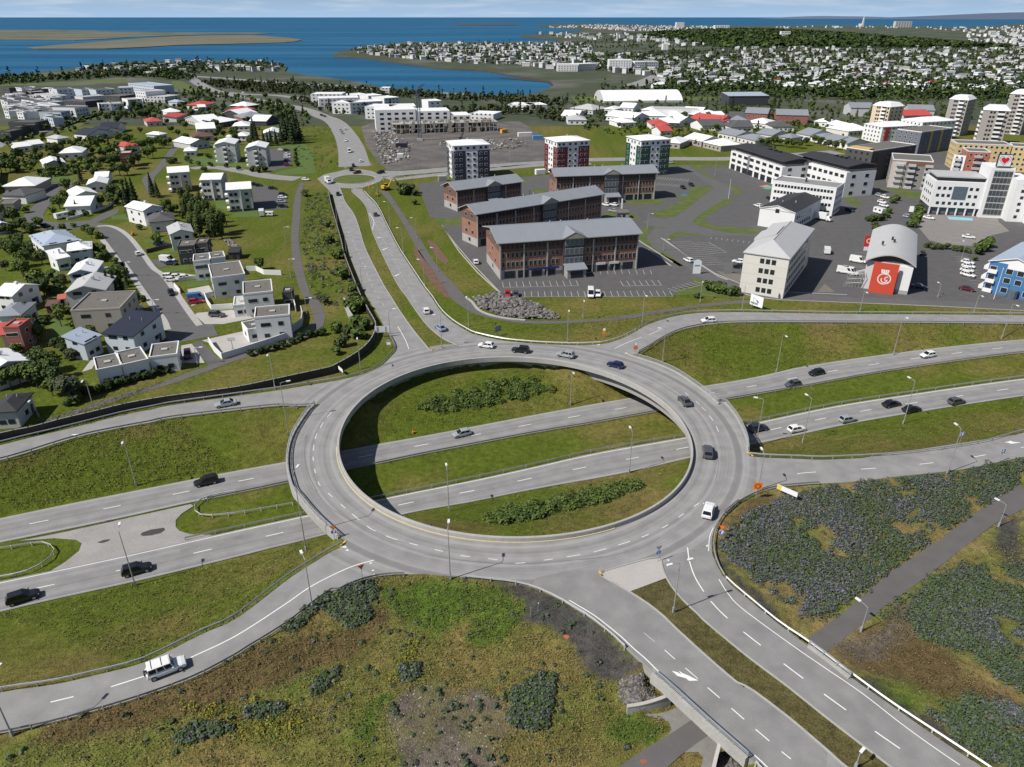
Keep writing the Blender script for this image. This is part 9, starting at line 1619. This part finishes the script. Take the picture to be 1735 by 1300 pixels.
# a walker on the street
def person(label,p,rz):
    t=thing('person',label,'person',p,rz); J=[(0,0,.95),(0,0,1.18),(0,0,1.42),(0,0,1.55),(0.02,0,1.70),(0,.10,.90),(.14,.11,.50),(.02,.11,.08),(.14,.12,.03),(0,-.10,.90),(-.06,-.11,.48),(-.24,-.11,.10),(-.14,-.12,.04),(0,.20,1.40),(-.10,.25,1.12),(.02,.26,.90),(0,-.20,1.40),(.08,-.25,1.12),(.22,-.24,.95)]
    E_=[(0,1),(1,2),(2,3),(3,4),(0,5),(5,6),(6,7),(7,8),(0,9),(9,10),(10,11),(11,12),(2,13),(13,14),(14,15),(2,16),(16,17),(17,18)]; Rr=[.15,.15,.16,.06,.105,.10,.065,.05,.045,.10,.065,.05,.045,.07,.05,.04,.07,.05,.04]
    me=D.meshes.new('body'); me.from_pydata(J,E_,[]); o=obj('body',me,t); sm=o.modifiers.new('skin','SKIN')
    if not me.skin_vertices:
        bm_=bmesh.new(); bm_.from_mesh(me); bm_.verts.layers.skin.verify(); bm_.to_mesh(me); bm_.free()
    for v,r in zip(me.skin_vertices[0].data,Rr): v.radius=(r,r)
    me.skin_vertices[0].data[0].use_root=True; o.modifiers.new('sub','SUBSURF').levels=1; me.materials.append(MATS['navy_panel'])
    h=MB(); h.tube([(0.0,0,1.66),(0.0,0,1.74),(-.01,0,1.82)],.115,8,r2=.05); h.build('hair',MATS['car_glass'],t); return t
person('person in dark clothes walking on the street below the cream building',P(*b5(1095,805)),R(160))
# a few things lying about
p=PT(*K(460,640,6.665,(1600,625))[0]); t=thing('traffic_cone','fallen orange traffic cone on the grass inside the roundabout','traffic cone',p+Vector((0,0,.15)),.4); m=MB(); m.tube([(0,0,.05),(.8,0,.0)],.3,8,r2=.05); m.build('cone',MS['orange'],t); m=MB(); m.box(-.1,.0,-.35,.35,-.3,.35); m.build('base',MS['orange'],t)
M_SPRAY=mat('orange_spray',(0.33,0.095,0.045),.8,.2,2)
for q,w in ((K(800,960,3.47,(553,415))[0],.5),(K(1020,1060,5.416,(380,1255))[0],.45)):
    c=PT(*q); mb=MB(); n=10; pts=[c+Vector((w*random.uniform(.6,1.1)*math.cos(k*.628),w*.8*random.uniform(.6,1.1)*math.sin(k*.628),0)) for k in range(n)]; mb.face([Vector((a.x,a.y,max(gz(a.x,a.y)+.03,ZPF+.03))) for a in pts]); tag(mb.build('spray_mark',M_SPRAY),kind='structure')
# tell repeated labels apart by their place in the row
def ordinal(n): return f"{n}{'th' if 10 <= n % 100 <= 20 else {1: 'st', 2: 'nd', 3: 'rd'}.get(n % 10, 'th')}"
SAME={}
for o in COL.objects:
    if o.parent is None and o.get('label') and o.get('kind') is None and o.get('category'): SAME.setdefault(o['label'],[]).append(o)
for lb,os_ in SAME.items():
    if 1<len(os_) <= 60:
        os_.sort(key=lambda o: o.location.x/max(1.0,o.location.y))
        for i,o in enumerate(os_): o['label']=' '.join(lb.split()[:11])+', '+('leftmost of these' if i == 0 else 'rightmost of these' if i == len(os_) - 1 else ordinal(i+1)+' from the left')
    elif len(lb.split())>16: os_[0]['label']=' '.join(lb.split()[:16])
